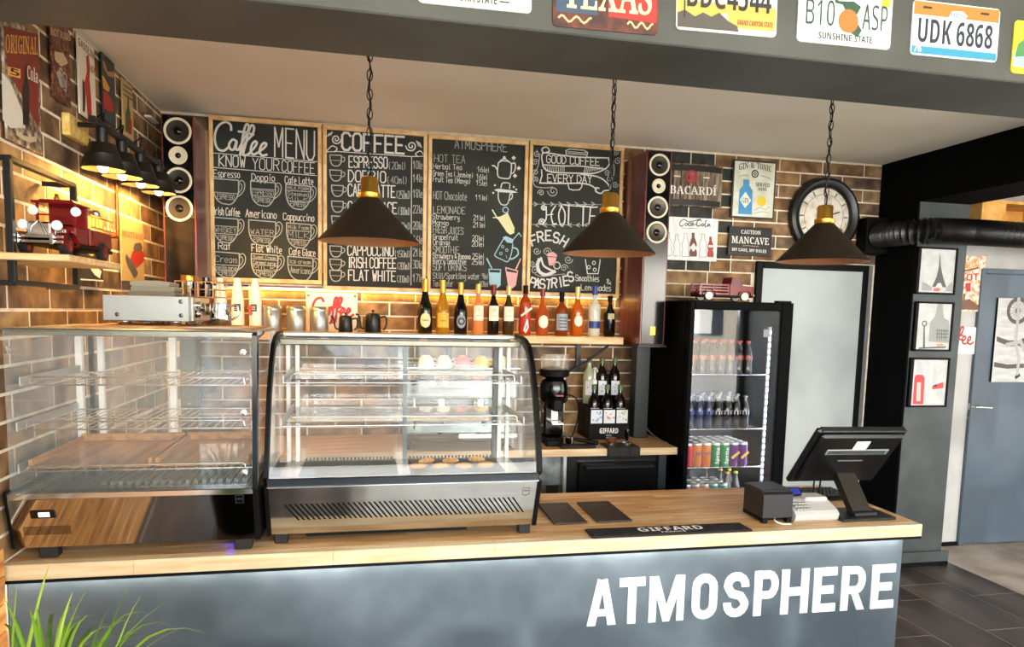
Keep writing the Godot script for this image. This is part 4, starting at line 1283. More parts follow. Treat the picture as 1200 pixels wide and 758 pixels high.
	for k in 4:
		var c: Vector3 = zs[k]
		var o := Vector3(lx, c.y, c.z)
		var sh := part("lamp_shade", lathed([[0.076, 0.0], [0.0775, 0.003], [0.0600, 0.052], [0.0605, 0.054], [0.0590, 0.056], [0.046, 0.094], [0.043, 0.097], [0.021, 0.099], [0.020, 0.096], [0.041, 0.093], [0.074, 0.0]], o, 28), mat("120e0a", 0.45, 0.2), lt)
		part("shade_lining", lathed([[0.0735, 0.001], [0.0405, 0.092], [0.019, 0.095]], o, 28), mat("7a6644", 0.5), lt, "pale inside of the shade")
		part("socket", lathed([[0.0, 0.07], [0.018, 0.07], [0.021, 0.118], [0.021, 0.155], [0.0, 0.160]], o, 16), M.black_metal, lt)
		g = G.new()
		g.tube(smooth3([o + Vector3(0, 0.155, 0), o + Vector3(0.01, 0.19, 0.01), o + Vector3(0.02, 0.2, 0.04), o + Vector3(0.01, 0.18, 0.07), o + Vector3(0, 0.166, 0.075)], 5), 0.003, 6)
		part("cable", g, M.black, lt)
		part("bulb", lathed([[0, -0.012], [0.012, -0.008], [0.019, 0.006], [0.020, 0.018], [0.014, 0.042], [0.011, 0.07], [0, 0.07]], o, 16), glow("ffd9a0", 14.0), lt, "lit warm bulb")
		var ol := OmniLight3D.new()
		ol.name = "lamp_bulb_light_%d" % (k + 1)
		ol.light_color = Color("ffc36a")
		ol.light_energy = 0.42
		ol.light_size = 0.02
		ol.omni_range = 14.0
		ol.omni_attenuation = 2.0
		ol.shadow_enabled = true
		add_child(ol)
		ol.position = o + Vector3(0, 0.012, 0)
	# shelf with the toy fire engine
	var x1 := -0.847
	var cn := pxw(80.5, 298, x1)      # near outer top corner of the plank
	var cf := pxw(142, 310, x1)       # far outer top corner
	var st := thing("bracket_shelf", "small wooden shelf in a black metal frame on the left brick wall", "shelf", Vector3((XL + x1) / 2, cn.y - 0.02, (cn.z + cf.z) / 2))
	part("plank", boxg(Vector3(XL + 0.01, cn.y - 0.02, cf.z), Vector3(x1, cn.y, cn.z), 0.002), M.shelf_wood, st)
	var xf := -1.02
	var q0 := pxw(8.5, 185, xf)
	var q1 := pxw(8.5, 331, xf)
	var q2 := pxw(85.5, 215, xf)
	var top := q0.y
	var bot := q1.y
	for z in [q0.z, q2.z]:
		part("upright", boxg(Vector3(xf - 0.010, bot, z - 0.010), Vector3(xf + 0.010, top, z + 0.010), 0.002), M.black_metal, st)
	for yy in [top, bot]:
		part("rail", boxg(Vector3(xf - 0.010, yy - 0.008, q2.z), Vector3(xf + 0.010, yy + 0.010, q0.z), 0.002), M.black_metal, st)
		for z in [q0.z, q2.z]: part("wall_arm", boxg(Vector3(XL + 0.008, yy - 0.008, z - 0.010), Vector3(xf, yy + 0.008, z + 0.010), 0.002), M.black_metal, st)
	fire_engine(Vector3(-0.965, cn.y, q0.z - 0.022))
func fire_engine(near: Vector3) -> void:
	# nose to +Z, a little turned
	var t := thing("toy_fire_engine", "red vintage toy fire engine with chrome bumper and gold ladder rail", "toy", near)
	t.position = near + Vector3(0, 0, -0.012)
	t.rotation.y = -0.04
	t.scale = Vector3.ONE * 1.12
	var b := t.global_transform
	var s := 0.62
	var put := func(called: String, g: G, m: Material) -> void:
		var o := MeshInstance3D.new()
		o.mesh = g.mesh(Transform3D.IDENTITY)
		o.material_override = m
		o.name = numbered(called, t)
		t.add_child(o, true)
	var W := 0.060     # half width
	var g := G.new()
	g.box(Vector3(-W * 0.9, 0.030, -0.36), Vector3(W * 0.9, 0.042, 0.0), 0.002)
	put.call("chassis", g, M.black)
	g = G.new()
	g.box(Vector3(-0.032, 0.042, -0.11), Vector3(0.032, 0.088, -0.015), 0.010)
	put.call("bonnet", g, M.red_gloss)
	g = G.new()
	g.box(Vector3(-0.03, 0.042, -0.016), Vector3(0.03, 0.09, -0.006), 0.012)
	put.call("radiator", g, M.chrome)
	for sx in [-1.0, 1.0]:
		g = G.new()
		g.tube([Vector3(sx * 0.0, 0.092, -0.008), Vector3(sx * 0.014, 0.075, -0.002), Vector3(sx * 0.022, 0.05, -0.004)], 0.003, 6)
		put.call("grille_bar", g, M.chrome)
		g = G.new()
		g.xf = Transform3D(FACE_Z, Vector3(sx * 0.042, 0.082, -0.02))
		g.lathe([[0, -0.012], [0.010, -0.008], [0.014, 0.004], [0.012, 0.008], [0, 0.009]], 14)
		put.call("headlamp", g, M.white)
		g = G.new()
		g.xf = Transform3D(FACE_Z, Vector3(sx * 0.055, 0.130, -0.105))
		g.lathe([[0, -0.01], [0.011, -0.006], [0.013, 0.004], [0, 0.006]], 14)
		put.call("side_lamp", g, M.white)
		# front wing
		g = G.new()
		var pts: Array = []
		for k in 9:
			var a := PI * k / 8.0
			pts.append(Vector3(sx * 0.052, 0.030 + sin(a) * 0.036, -0.045 - cos(a) * 0.040))
		for k in 8: g.quad(pts[k] + Vector3(-0.016, 0, 0), pts[k] + Vector3(0.016, 0, 0), pts[k + 1] + Vector3(0.016, 0, 0), pts[k + 1] + Vector3(-0.016, 0, 0), Vector3(0, 1, 0))
		put.call("wing", g, M.red_gloss)
		for z in [-0.045, -0.285]:
			g = G.new()
			g.xf = Transform3D(FACE_X, Vector3(sx * 0.050, 0.031, z))
			g.lathe([[0, -0.010], [0.024, -0.010], [0.031, -0.006], [0.031, 0.006], [0.024, 0.010], [0, 0.010]], 20)
			put.call("tyre", g, M.rubber)
			g = G.new()
			g.xf = Transform3D(FACE_X, Vector3(sx * 0.0505, 0.031, z))
			g.lathe([[0.018, -0.0105], [0.018, 0.0105], [0.006, 0.0115], [0, 0.012]], 16)
			put.call("hub", g, M.red_gloss)
		g = G.new()
		g.box(Vector3(sx * 0.064, 0.034, -0.24), Vector3(sx * 0.042, 0.040, -0.08), 0.001)
		put.call("running_board", g, M.black)
	# bumper
	for yy in [0.032, 0.046]:
		g = G.new()
		g.box(Vector3(-0.068, yy, 0.006), Vector3(0.068, yy + 0.008, 0.012), 0.002)
		put.call("bumper_bar", g, M.chrome)
	for sx in [-0.045, 0.040]:
		g = G.new()
		g.box(Vector3(sx - 0.005, 0.029, 0.008), Vector3(sx + 0.005, 0.058, 0.015), 0.001)
		put.call("bumper_upright", g, M.chrome)
	# cab
	g = G.new()
	g.box(Vector3(-0.05, 0.042, -0.19), Vector3(0.05, 0.09, -0.11), 0.003)
	put.call("cab", g, M.red_gloss)
	for sx in [-0.048, 0.048]:
		for z in [-0.112, -0.188]:
			g = G.new()
			g.box(Vector3(sx - 0.003, 0.09, z - 0.003), Vector3(sx + 0.003, 0.152, z + 0.003))
			put.call("cab_pillar", g, M.red_gloss)
	g = G.new()
	g.box(Vector3(-0.05, 0.118, -0.114), Vector3(0.05, 0.122, -0.110))
	put.call("windscreen_rail", g, M.red_gloss)
	g = G.new()
	g.box(Vector3(-0.049, 0.088, -0.190), Vector3(0.049, 0.152, -0.184), 0.001)
	put.call("cab_back", g, M.red_gloss)
	g = G.new()
	g.box(Vector3(-0.03, 0.07, -0.17), Vector3(0.03, 0.098, -0.14), 0.004)
	put.call("bench_seat", g, M.black)
	for k in 5:
		g = G.new()
		g.box(Vector3(0.0315, 0.055, -0.030 - k * 0.014), Vector3(0.0330, 0.078, -0.036 - k * 0.014))
		put.call("bonnet_louvre", g, M.chrome)
	g = G.new()
	g.box(Vector3(-0.057, 0.150, -0.20), Vector3(0.057, 0.157, -0.09), 0.003)
	g.box(Vector3(-0.045, 0.156, -0.18), Vector3(0.045, 0.163, -0.11), 0.004)
	put.call("cab_roof", g, M.red_gloss)
	g = G.new()
	g.xf = Transform3D(Basis.IDENTITY, Vector3(0, 0.16, -0.12))
	g.lathe([[0, 0], [0.006, 0], [0.008, 0.008], [0.004, 0.014], [0.006, 0.018], [0, 0.020]], 12)
	put.call("bell", g, M.brass)
	# body with ladder rail
	g = G.new()
	g.box(Vector3(-0.052, 0.042, -0.36), Vector3(0.052, 0.095, -0.20), 0.004)
	put.call("tank_body", g, M.red_gloss)
	for sx in [-0.056, 0.056]:
		g = G.new()
		for yy in [0.100, 0.132]: g.tube([Vector3(sx, yy, -0.20), Vector3(sx, yy, -0.37)], 0.003, 6)
		for k in 7: g.tube([Vector3(sx, 0.100, -0.205 - k * 0.027), Vector3(sx, 0.132, -0.205 - k * 0.027)], 0.0025, 6)
		put.call("ladder", g, M.gold)
	g = G.new()
	g.tube([Vector3(0.03, 0.095, -0.3), Vector3(0.03, 0.145, -0.3)], 0.003, 6)
	g.xf = Transform3D(Basis.IDENTITY, Vector3(0.03, 0.15, -0.3))
	g.lathe([[0, -0.01], [0.011, -0.006], [0.013, 0.002], [0.009, 0.010], [0, 0.012]], 12)
	put.call("search_lamp", g, M.chrome)

# ---------------------------------------------------------------- loudspeakers
func tower_speaker(label: String, x0: float, x1: float, y0: float, y1: float, z0: float, z1: float, drivers: Array) -> void:
	var t := thing("tower_loudspeaker", label, "loudspeaker", Vector3((x0 + x1) / 2, y0, (z0 + z1) / 2))
	part("cabinet", boxg(Vector3(x0, y0, z0), Vector3(x1, y1, z1 - 0.003), 0.004), M.red_wood, t, "glossy red wood cabinet")
	part("baffle", boxg(Vector3(x0 + 0.008, y0 + 0.006, z1 - 0.012), Vector3(x1 - 0.008, y1 - 0.006, z1), 0.003), M.black_gloss, t)
	part("seam", boxg(Vector3(x0 + 0.008, y1 - 0.515, z1 - 0.0005), Vector3(x1 - 0.008, y1 - 0.512, z1 + 0.0006)), mat("2c2c2c", 0.5), t)
	for d in drivers:
		var o := Vector3((x0 + x1) / 2, d[0], z1)
		var r: float = d[1]
		var dr := part("driver", lathed([[r, 0.0], [r * 1.0, 0.004], [r * 0.93, 0.007], [r * 0.84, 0.005], [r * 0.80, 0.0]], o, 30, FACE_Z), mat("e6dcc0", 0.45), t, "cream driver ring")
		part("cone", lathed([[r * 0.82, 0.001], [r * 0.78, 0.003], [r * 0.70, 0.002], [r * 0.30, 0.0008]], o, 30, FACE_Z), mat("3a352d", 0.3, 0.5) if r > 0.05 else mat("d9cfae", 0.4), dr)
		part("dust_cap", lathed([[r * 0.32, 0.0012], [r * 0.26, 0.006], [r * 0.12, 0.010], [0, 0.011]], o, 20, FACE_Z), M.black_gloss, dr)
	part("badge", boxg(Vector3((x0 + x1) / 2 - 0.014, y0 + 0.06, z1), Vector3((x0 + x1) / 2 + 0.018, y0 + 0.11, z1 + 0.002)), M.gold, t)
func speakers() -> void:
	var yy := func(v: float) -> float: return pz(772, v, -3.95).y
	tower_speaker("red wood tower loudspeaker with cream driver rings beside the barrel sign", 1.597, 1.757, 1.475, 2.615, -4.30, -3.95, [[yy.call(193.2), 0.064], [yy.call(218), 0.042], [yy.call(243), 0.064], [yy.call(272.4), 0.064]])
	var yl := func(v: float) -> float: return pz(206, v, -3.95).y
	tower_speaker("red wood tower loudspeaker with cream driver rings in the corner by the menu board", -1.028, -0.868, 1.475, 2.615, -4.30, -3.95, [[yl.call(153.3), 0.067], [yl.call(182), 0.045], [yl.call(211), 0.065], [yl.call(244), 0.066]])
	for q in [[1.677, "black steel post carrying the loudspeaker over the back counter"], [-0.948, "black steel post carrying the loudspeaker in the corner"]]:
		var t := thing("speaker_stand", q[1], "stand", Vector3(q[0], 0.886, -4.12))
		part("post", boxg(Vector3(q[0] - 0.045, 0.886, -4.16), Vector3(q[0] + 0.045, 1.462, -4.07), 0.003), mat("2b3032", 0.45, 0.2), t)
		part("top_plate", boxg(Vector3(q[0] - 0.09, 1.462, -4.29), Vector3(q[0] + 0.09, 1.475, -3.94)), M.black_metal, t)

# ---------------------------------------------------------------- signs on the back wall
func wall_signs() -> void:
	var pl := ["z", -4.305]
	var p2 := front_of(pl)
	var p3 := front_of(pl, 0.0014)
	# barrel sign
	var a := pz(781, 189, -4.30)
	var b := pz(845, 245.5, -4.30)
	var t := thing("barrel_sign", "wooden barrel-front sign with dark hoops and white BACARDI lettering", "sign", Vector3((a.x + b.x) / 2, b.y, -4.31))
	var n := 8
	var cx := (a.x + b.x) / 2
	var hw := (b.x - a.x) / 2
	for k in n:
		var x0 := a.x + (b.x - a.x) * k / n
		var x1 := a.x + (b.x - a.x) * (k + 1) / n - 0.002
		var mid := ((x0 + x1) / 2 - cx) / hw
		var bul := 0.030 * (1.0 - mid * mid)
		part("stave", boxg(Vector3(x0, b.y + 0.006, -4.32), Vector3(x1, a.y - 0.006, -4.305 + bul), 0.003), noisy([["4e3d2e", "70604d", "8d7d68"], ["5b4a3a", "7d6d5a", "998a76"]][k % 2], [0.2, 0.5, 0.8], 70 + k % 2, 0.015, 0.7, 0.0, Vector3(9, 1.5, 9)), t)
	for y in [a.y - 0.055, b.y + 0.012]:
		var g := G.new()
		for k in 16:
			var s0 := -1.0 + k / 8.0
			var s1 := -1.0 + (k + 1) / 8.0
			var q0 := Vector3(cx + s0 * hw * 1.02, y, -4.302 + 0.033 * (1 - s0 * s0))
			var q1 := Vector3(cx + s1 * hw * 1.02, y, -4.302 + 0.033 * (1 - s1 * s1))
			var up := Vector3(0, 0.036, 0)
			g.quad(q0, q1, q1 + up, q0 + up, Vector3(0, 0, 1))
			g.quad(q0 + up, q1 + up, q1 + up + Vector3(0, 0, -0.004), q0 + up + Vector3(0, 0, -0.004), Vector3(0, 1, 0))
			g.quad(q0, q1, q1 + Vector3(0, 0, -0.004), q0 + Vector3(0, 0, -0.004), Vector3(0, -1, 0))
		part("hoop", g, mat("2a2624", 0.45, 0.4), t)
	var pb := ["z", -4.268]
	var g := G.new()
	text_px(g, pb, "BACARDÍ", "serif_bold", 785, 226.5, 839.5, 229, 9.5)
	line_px(g, pb, [790, 206, 797, 206.6], 0.008)
	line_px(g, pb, [825, 208, 831, 208.6], 0.008)
	part("lettering", g, mat("e2ddd2", 0.6), t)
	g = G.new()
	var ec := pz(811, 207, -4.268)
	ring(g, ec, 0.028, 0.042, Vector3(0, 0, 1))
	g.poly([ec + Vector3(-0.026, 0.012, 0), ec + Vector3(-0.006, 0.006, 0), ec + Vector3(0, 0.018, 0), ec + Vector3(0.006, 0.006, 0), ec + Vector3(0.026, 0.012, 0), ec + Vector3(0.014, -0.018, 0), ec + Vector3(-0.014, -0.018, 0)], Vector3(0, 0, 1))
	part("emblem", g, mat("a3242a", 0.5), t, "red round emblem")
	# cola bottles sign
	t = wall_plate("tin_sign", "white tin sign with script cola lettering over a row of six bottles", pl, 781.5, 253.3, 839.6, 306.6, noisy(["d3d2ce", "e2e1dd", "ecebe7"], [0.2, 0.5, 0.8], 72, 0.012, 0.4, 0.0, Vector3(6, 0.8, 6)))
	g = G.new()
	script_cola(g, p2)
	line_px(g, p2, [799, 267, 817, 267.8], 0.003)
	part("lettering", g, mat("33302e", 0.5), t)
	g = G.new()
	for k in 6:
		if k == 3: continue
		var u := 783.0 + k * 10.2
		var q := bottle_outline(u, 299.5 + k * 0.4, 27.0 - (k % 2) * 2.0)
		if k == 5: continue
		line_px(g, p2, q, 0.0035)
	part("print", g, mat("77736c", 0.5), t, "outlined glass bottles")
	g = G.new()
	fill_px(g, p2, bottle_outline(812.4, 300.6, 28.0))
	part("print", g, mat("5b1d16", 0.4), t, "dark brown bottle")
	g = G.new()
	fill_px(g, p2, bottle_outline(832.6, 301.2, 24.0))
	part("print", g, mat("9a1d1c", 0.4), t, "red bottle")
	g = G.new()
	fill_px(g, p3, [808.6, 290, 813, 284.6, 816.6, 290.4, 812.6, 295])
	fill_px(g, p3, [830, 287, 836, 287.4, 835.6, 290, 830, 289.6])
	part("print", g, mat("d8d2c6", 0.5), t)
	# gin sign
	t = wall_plate("tin_sign", "cream tin sign reading GIN & TONIC served here with a blue bottle", pl, 859.6, 186, 906.8, 257.6, mat("2d3230", 0.4))
	g = G.new()
	rect_px(g, p2, 861.6, 188.4, 905, 255.4)
	part("print", g, noisy(["c9c9b2", "d6d6c2", "dedfd0"], [0.2, 0.5, 0.8], 73, 0.01, 0.4, 0.0, Vector3(3, 3, 3)), t, "cream field")
	g = G.new()
	for q in [["GIN", 866, 199.4, 877, 197.2, 7.5], ["&", 880, 197, 884, 197.2, 6.5], ["TONIC", 887, 197.2, 904, 201.6, 7]]: text_px(g, p3, q[0], "serif_bold", q[1], q[2], q[3], q[4], q[5])
	text_px(g, p3, "SERVED", "sans_bold", 885.6, 218.2, 902, 219.4, 4.5)
	text_px(g, p3, "HERE", "sans_bold", 889, 223.4, 898.6, 224, 4)
	ring(g, pz(884.8, 203.6, p3[1]), 0.017, 0.026, Vector3(0, 0, 1))
	ring(g, pz(884.8, 203.6, p3[1]), 0.005, 0.012, Vector3(0, 0, 1), 12)
	line_px(g, p3, [866, 207, 872, 205, 877, 206], 0.003)
	line_px(g, p3, [892, 206, 897, 207, 903, 210], 0.003)
	part("lettering", g, mat("2a2f30", 0.5), t)
	g = G.new()
	fill_px(g, p3, [871, 210, 878.4, 210.6, 878, 217, 882, 223, 881, 251.4, 865, 250.6, 866.6, 222, 871, 216.6])
	part("print", g, mat("3f8fc0", 0.4), t, "blue gin bottle")
	g = G.new()
	fill_px(g, front_of(pl, 0.002), [867, 234, 873.6, 224.6, 880.4, 235, 873, 243.6])
	part("print", g, mat("e6ead8", 0.5), t)
	g = G.new()
	text_px(g, front_of(pl, 0.0026), "GIN", "serif_bold", 869.4, 237.4, 877.6, 238, 6)
	part("lettering", g, mat("22384a", 0.5), t)
	g = G.new()
	disc(g, pz(892.6, 236, p3[1]), 0.033, Vector3(0, 0, 1))
	part("print", g, mat("dfc21c", 0.5), t, "yellow lemon")
	g = G.new()
	line_px(g, p3, [884, 246, 890, 243, 897, 246, 902, 242], 0.004)
	line_px(g, p3, [883, 250, 893, 248, 900, 249], 0.004)
	part("print", g, mat("9aa07a", 0.5), t)
	# man cave sign
	t = wall_plate("tin_sign", "black tin sign reading CAUTION MAN CAVE in white", pl, 854.4, 265, 903.4, 300.8, mat("111214", 0.3))
	g = G.new()
	text_px(g, p2, "CAUTION", "serif_bold", 868.6, 273.6, 891.6, 275, 4.5)
	text_px(g, p2, "MANCAVE", "serif_bold", 857.4, 284.4, 901, 287, 8)
	text_px(g, p2, "MY CAVE, MY RULES", "sans_bold", 858, 293.6, 898, 296.4, 3.6)
	part("lettering", g, mat("dedad0", 0.5), t)
	g = G.new()
	line_px(g, p2, [870, 288, 876, 287.6, 882, 288.4, 889, 288.8], 0.004)
	part("print", g, mat("b98d4a", 0.5), t)
	# clock
	var c := Vector3(3.03, 2.345, -4.315)
	t = thing("wall_clock", "large round black-rimmed wall clock with cream map face", "clock", Vector3(3.03, 2.08, -4.31))
	part("rim", lathed([[0.262, 0.0], [0.264, 0.012], [0.255, 0.035], [0.235, 0.045], [0.205, 0.036], [0.192, 0.022], [0.190, 0.004]], c, 48, FACE_Z), mat("121413", 0.35), t)
	part("dial", lathed([[0.193, 0.002], [0.193, 0.008], [0, 0.008]], c, 40, FACE_Z), noisy(["b9a78c", "d9cfbe", "e4ddd0"], [0.15, 0.45, 0.8], 74, 0.014, 0.5, 0.0, Vector3(3, 3, 3)), t, "cream dial with pale map")
	g = G.new()
	for k in 12:
		var ang := TAU * k / 12.0
		var d := Vector3(sin(ang), cos(ang), 0)
		g.stroke([c + Vector3(0, 0, 0.0092) + d * 0.155, c + Vector3(0, 0, 0.0092) + d * 0.180], 0.009, Vector3(0, 0, 1))
	ring(g, c + Vector3(0, 0, 0.0096), 0.146, 0.149, Vector3(0, 0, 1), 40)
	part("numeral", g, mat("5d5142", 0.6), t)
	g = G.new()
	g.stroke([c + Vector3(-0.02, -0.008, 0.013), c + Vector3(0.115, 0.034, 0.013)], 0.008, Vector3(0, 0, 1))
	g.stroke([c + Vector3(0.02, 0.01, 0.0145), c + Vector3(-0.06, -0.10, 0.0145)], 0.007, Vector3(0, 0, 1))
	part("hand", g, M.black, t)
	part("glass", lathed([[0.192, 0.020], [0.1, 0.022], [0, 0.0225]], c, 32, FACE_Z), M.glass, t)
	# black unit on the wall where the hose starts
	t = thing("wall_unit", "black box unit on the brick wall between clock and pillar", "box", Vector3(3.39, 2.10, -4.27))
	part("case", boxg(Vector3(3.30, 2.10, -4.322), Vector3(3.468, 2.345, -4.21), 0.006), M.black, t)
	# white socket
	var so := pz(772.5, 466, ZB + 0.012)
	t = thing("power_socket", "white wall socket on the bricks beside the fridge", "socket", Vector3(so.x, so.y - 0.04, ZB + 0.01))
	part("plate", boxg(so + Vector3(-0.028, -0.04, -0.002), so + Vector3(0.028, 0.04, 0.008), 0.003), M.white_plastic, t)
	part("inset", lathed([[0.020, 0.0085], [0.018, 0.0088], [0, 0.0088]], so, 18, FACE_Z), M.black, t)
	# back door
	var d1 := struct("door_1", boxg(Vector3(2.60, 0, ZB - 0.02), Vector3(3.372, 1.985, ZB + 0.012)), M.grey_door, "pale grey flush door beside the drinks fridge")
	part("frame_post", boxg(Vector3(2.553, 0, ZB), Vector3(2.60, 2.03, ZB + 0.03), 0.003), M.black, d1)
	part("frame_head", boxg(Vector3(2.60, 1.985, ZB), Vector3(3.372, 2.03, ZB + 0.03), 0.003), M.black, d1)
	part("frame_post", boxg(Vector3(3.372, 0, ZB), Vector3(3.408, 2.03, ZB + 0.03), 0.003), M.black, d1)
	part("metal_strip", boxg(Vector3(3.410, 0, ZB), Vector3(3.445, 2.03, ZB + 0.02), 0.003), M.alu, d1, "bare metal edge strip")
func bottle_outline(u: float, v: float, h: float) -> Array:
	# contour bottle standing at pixel u, v
	var w := h * 0.15
	return [u - w, v, u - w * 1.05, v - h * 0.18, u - w * 0.8, v - h * 0.32, u - w * 1.02, v - h * 0.48, u - w * 0.9, v - h * 0.6, u - w * 0.42, v - h * 0.8, u - w * 0.4, v - h, u + w * 0.4, v - h, u + w * 0.42, v - h * 0.8, u + w * 0.9, v - h * 0.6, u + w * 1.02, v - h * 0.48, u + w * 0.8, v - h * 0.32, u + w * 1.05, v - h * 0.18, u + w, v, u - w, v]
func script_cola(g: G, pl: Array) -> void:
	for q in [[803.5, 258, 801, 257, 798, 259, 796.4, 262.4, 798, 265, 801, 263.6], [804, 261, 802.6, 263, 804, 264.4, 805.6, 262.4, 804, 261], [809, 261.4, 807, 261.6, 806.4, 264, 809.4, 264], [812, 261.4, 810, 262, 810.4, 264.4, 812.6, 262, 813, 264.6], [814.6, 263, 816, 263], [822, 258.6, 819, 257.8, 816.6, 260.6, 816.4, 264, 818.6, 265, 821, 263.6], [803, 257.6, 808, 260, 814, 258.6, 821, 256.6], [823.6, 262, 822, 263.6, 823.4, 265, 825, 263.4, 823.6, 262], [828.4, 258.4, 827, 259, 826, 265.2, 828, 265], [831, 262.4, 829.4, 263, 829.6, 265.4, 831.6, 263, 832, 265.6]]:
		curve_px(g, pl, q, 0.006)

# ---------------------------------------------------------------- drinks fridge
func make_can(called: String, label: String, body: Material) -> Node3D:
	var t := thing(called, label, "drink can", Vector3.ZERO, 0.0, "cans in the drinks fridge")
	part("can_body", lathed([[0.022, 0.0], [0.0245, 0.004], [0.0285, 0.010], [0.0285, 0.132]], Vector3.ZERO, 18), body, t)
	part("can_top", lathed([[0.0285, 0.132], [0.026, 0.142], [0.0265, 0.145], [0.025, 0.145], [0.0245, 0.142], [0, 0.142]], Vector3.ZERO, 18), M.alu, t)
	return t
func make_glass_bottle(called: String, label: String, glass: Material, capm: Material, labm: Material, h := 0.195) -> Node3D:
	var t := thing(called, label, "bottle", Vector3.ZERO, 0.0, "bottles in the drinks fridge")
	var k := h / 0.195
	part("glass_body", lathed([[0, 0], [0.025, 0], [0.0275, 0.006], [0.0265, 0.03], [0.0240, 0.05], [0.0275, 0.085], [0.0275, 0.105], [0.020, 0.14], [0.0125, 0.165], [0.0115, 0.185 * k], [0, 0.186 * k]], Vector3.ZERO, 18), glass, t)
	part("cap", lathed([[0, 0.184 * k], [0.0135, 0.184 * k], [0.0135, 0.192 * k], [0.011, h], [0, h]], Vector3.ZERO, 14), capm, t)
	part("paper_label", label_patch(0.0283, 0.084, 0.108, -PI * 0.9, PI * 0.9), labm, t)
	return t
func drinks_fridge() -> void:
	var x0 := 1.795
	var x1 := 2.447
	var zf := -3.70
	var zb := -4.30
	var y1 := 1.742
	var t := thing("drinks_fridge", "tall black glass-door drinks fridge stocked with bottles and cans", "fridge", Vector3((x0 + x1) / 2, 0, (zf + zb) / 2))
	var bl := mat("050607", 0.5)
	bl.metallic_specular = 0.15
	M.fridge_glass = pane("0c1014", 0.03)
	M.fridge_glass.metallic_specular = 0.4
	part("side_panel", boxg(Vector3(x0, 0.03, zb), Vector3(x0 + 0.03, y1, zf - 0.05)), bl, t)
	part("side_panel", boxg(Vector3(x1 - 0.03, 0.03, zb), Vector3(x1, y1, zf - 0.05)), bl, t)
	part("back_panel", boxg(Vector3(x0 + 0.03, 0.03, zb), Vector3(x1 - 0.03, y1 - 0.05, zb + 0.03)), mat("14161c", 0.4), t)
	part("top_panel", boxg(Vector3(x0, y1 - 0.05, zb), Vector3(x1, y1, zf - 0.05)), bl, t)
	part("base", boxg(Vector3(x0, 0.0, zb), Vector3(x1, 0.12, zf - 0.05)), bl, t)
	# door
	var fr := 0.030
	var door := part("door_frame", boxg(Vector3(x0, 0.08, zf - 0.045), Vector3(x0 + fr, y1, zf), 0.004), bl, t)
	var g := G.new()
	g.box(Vector3(x1 - 0.076, 0.08, zf - 0.045), Vector3(x1, y1, zf), 0.004)
	g.box(Vector3(x0 + fr, y1 - 0.05, zf - 0.045), Vector3(x1 - 0.076, y1, zf), 0.004)
	g.box(Vector3(x0 + fr, 0.08, zf - 0.045), Vector3(x1 - 0.076, 0.16, zf), 0.004)
	part("door_rail", g, bl, door)
	part("glass_pane", boxg(Vector3(x0 + fr, 0.16, zf - 0.016), Vector3(x1 - 0.076, y1 - 0.05, zf - 0.010)), M.fridge_glass, door)
	part("hinge", boxg(Vector3(x1 - 0.10, y1, zf - 0.05), Vector3(x1 - 0.01, y1 + 0.012, zf - 0.01), 0.002), M.black, t)
	part("thermostat", boxg(pz(898, 391, zf - 0.06) + Vector3(-0.02, -0.02, 0), pz(898, 391, zf - 0.06) + Vector3(0.02, 0.025, 0.006)), mat("8e8f90", 0.5), t, "grey thermometer tag")
	# light strips inside the door edge
	var lx := x1 - 0.076 - 0.030
	var strip := part("light_strip", boxg(Vector3(lx - 0.006, 0.2, zf - 0.075), Vector3(lx + 0.012, 1.60, zf - 0.065)), mat("b9c2cc", 0.4), t)
	for k in 36:
		part("light_dot", boxg(Vector3(lx - 0.004, 0.22 + k * 0.0382, zf - 0.065), Vector3(lx + 0.009, 0.22 + k * 0.0382 + 0.021, zf - 0.0615), 0.002), glow("dfeaff", 7.0), strip)
	var al := AreaLight3D.new()
	al.name = "fridge_strip_light"
	al.area_size = Vector2(0.02, 1.38)
	al.light_color = Color("d5e4ff")
	al.light_energy = 0.3
	al.area_range = 8.0
	al.shadow_enabled = true
	add_child(al)
	al.look_at_from_position(Vector3(lx - 0.010, 0.9, zf - 0.07), Vector3(lx - 0.5, 0.9, zf - 0.32), Vector3.UP)
	# shelves
	var ys: Array = []
	for v in [437.5, 500.5, 544.5, 590.0]: ys.append(pz(860, v, -3.80).y)
	ys[3] = ys[2] - 0.245
	for y in ys:
		g = G.new()
		for k in 5: g.tube([Vector3(x0 + 0.035, y - 0.004, zf - 0.062 - k * 0.10), Vector3(x1 - 0.085, y - 0.004, zf - 0.062 - k * 0.10)], 0.003, 5)
		for k in 22: g.tube([Vector3(x0 + 0.05 + k * 0.023, y - 0.002, zf - 0.062), Vector3(x0 + 0.05 + k * 0.023, y - 0.002, zb + 0.05)], 0.0018, 4)
		part("wire_shelf", g, M.chrome, t)
	# stock
	var cola := mat("120806", 0.06)
	var b1 := make_glass_bottle("cola_bottle", "small glass cola bottle with red cap and red label on the top fridge shelf", cola, mat("c01c24", 0.3), mat("c2222a", 0.4))
	row(b1, "cola_bottle", [0, 1, 2, 3, 4, 5, 6], 430, ys[0], [-3.778, -3.87, -3.97])
	var b2 := make_glass_bottle("cola_bottle", "small glass cola bottle with silver label on the second fridge shelf", cola, mat("8a8d90", 0.3, 0.6), mat("b9bcc2", 0.4))
	row(b2, "cola_bottle", [3, 4, 5, 6], 490, ys[1], [-3.778, -3.87, -3.97])
	var b3 := make_glass_bottle("soda_bottle", "small glass soda bottle with blue label on the second fridge shelf", mat("2a3450", 0.06), mat("5a6aa8", 0.3, 0.5), mat("3a55b4", 0.4))
	row(b3, "soda_bottle", [0, 1, 2], 490, ys[1], [-3.778, -3.87])
	var c1 := make_can("drink_can", "pink red drink can on the third fridge shelf", mat("d8525a", 0.3, 0.3))
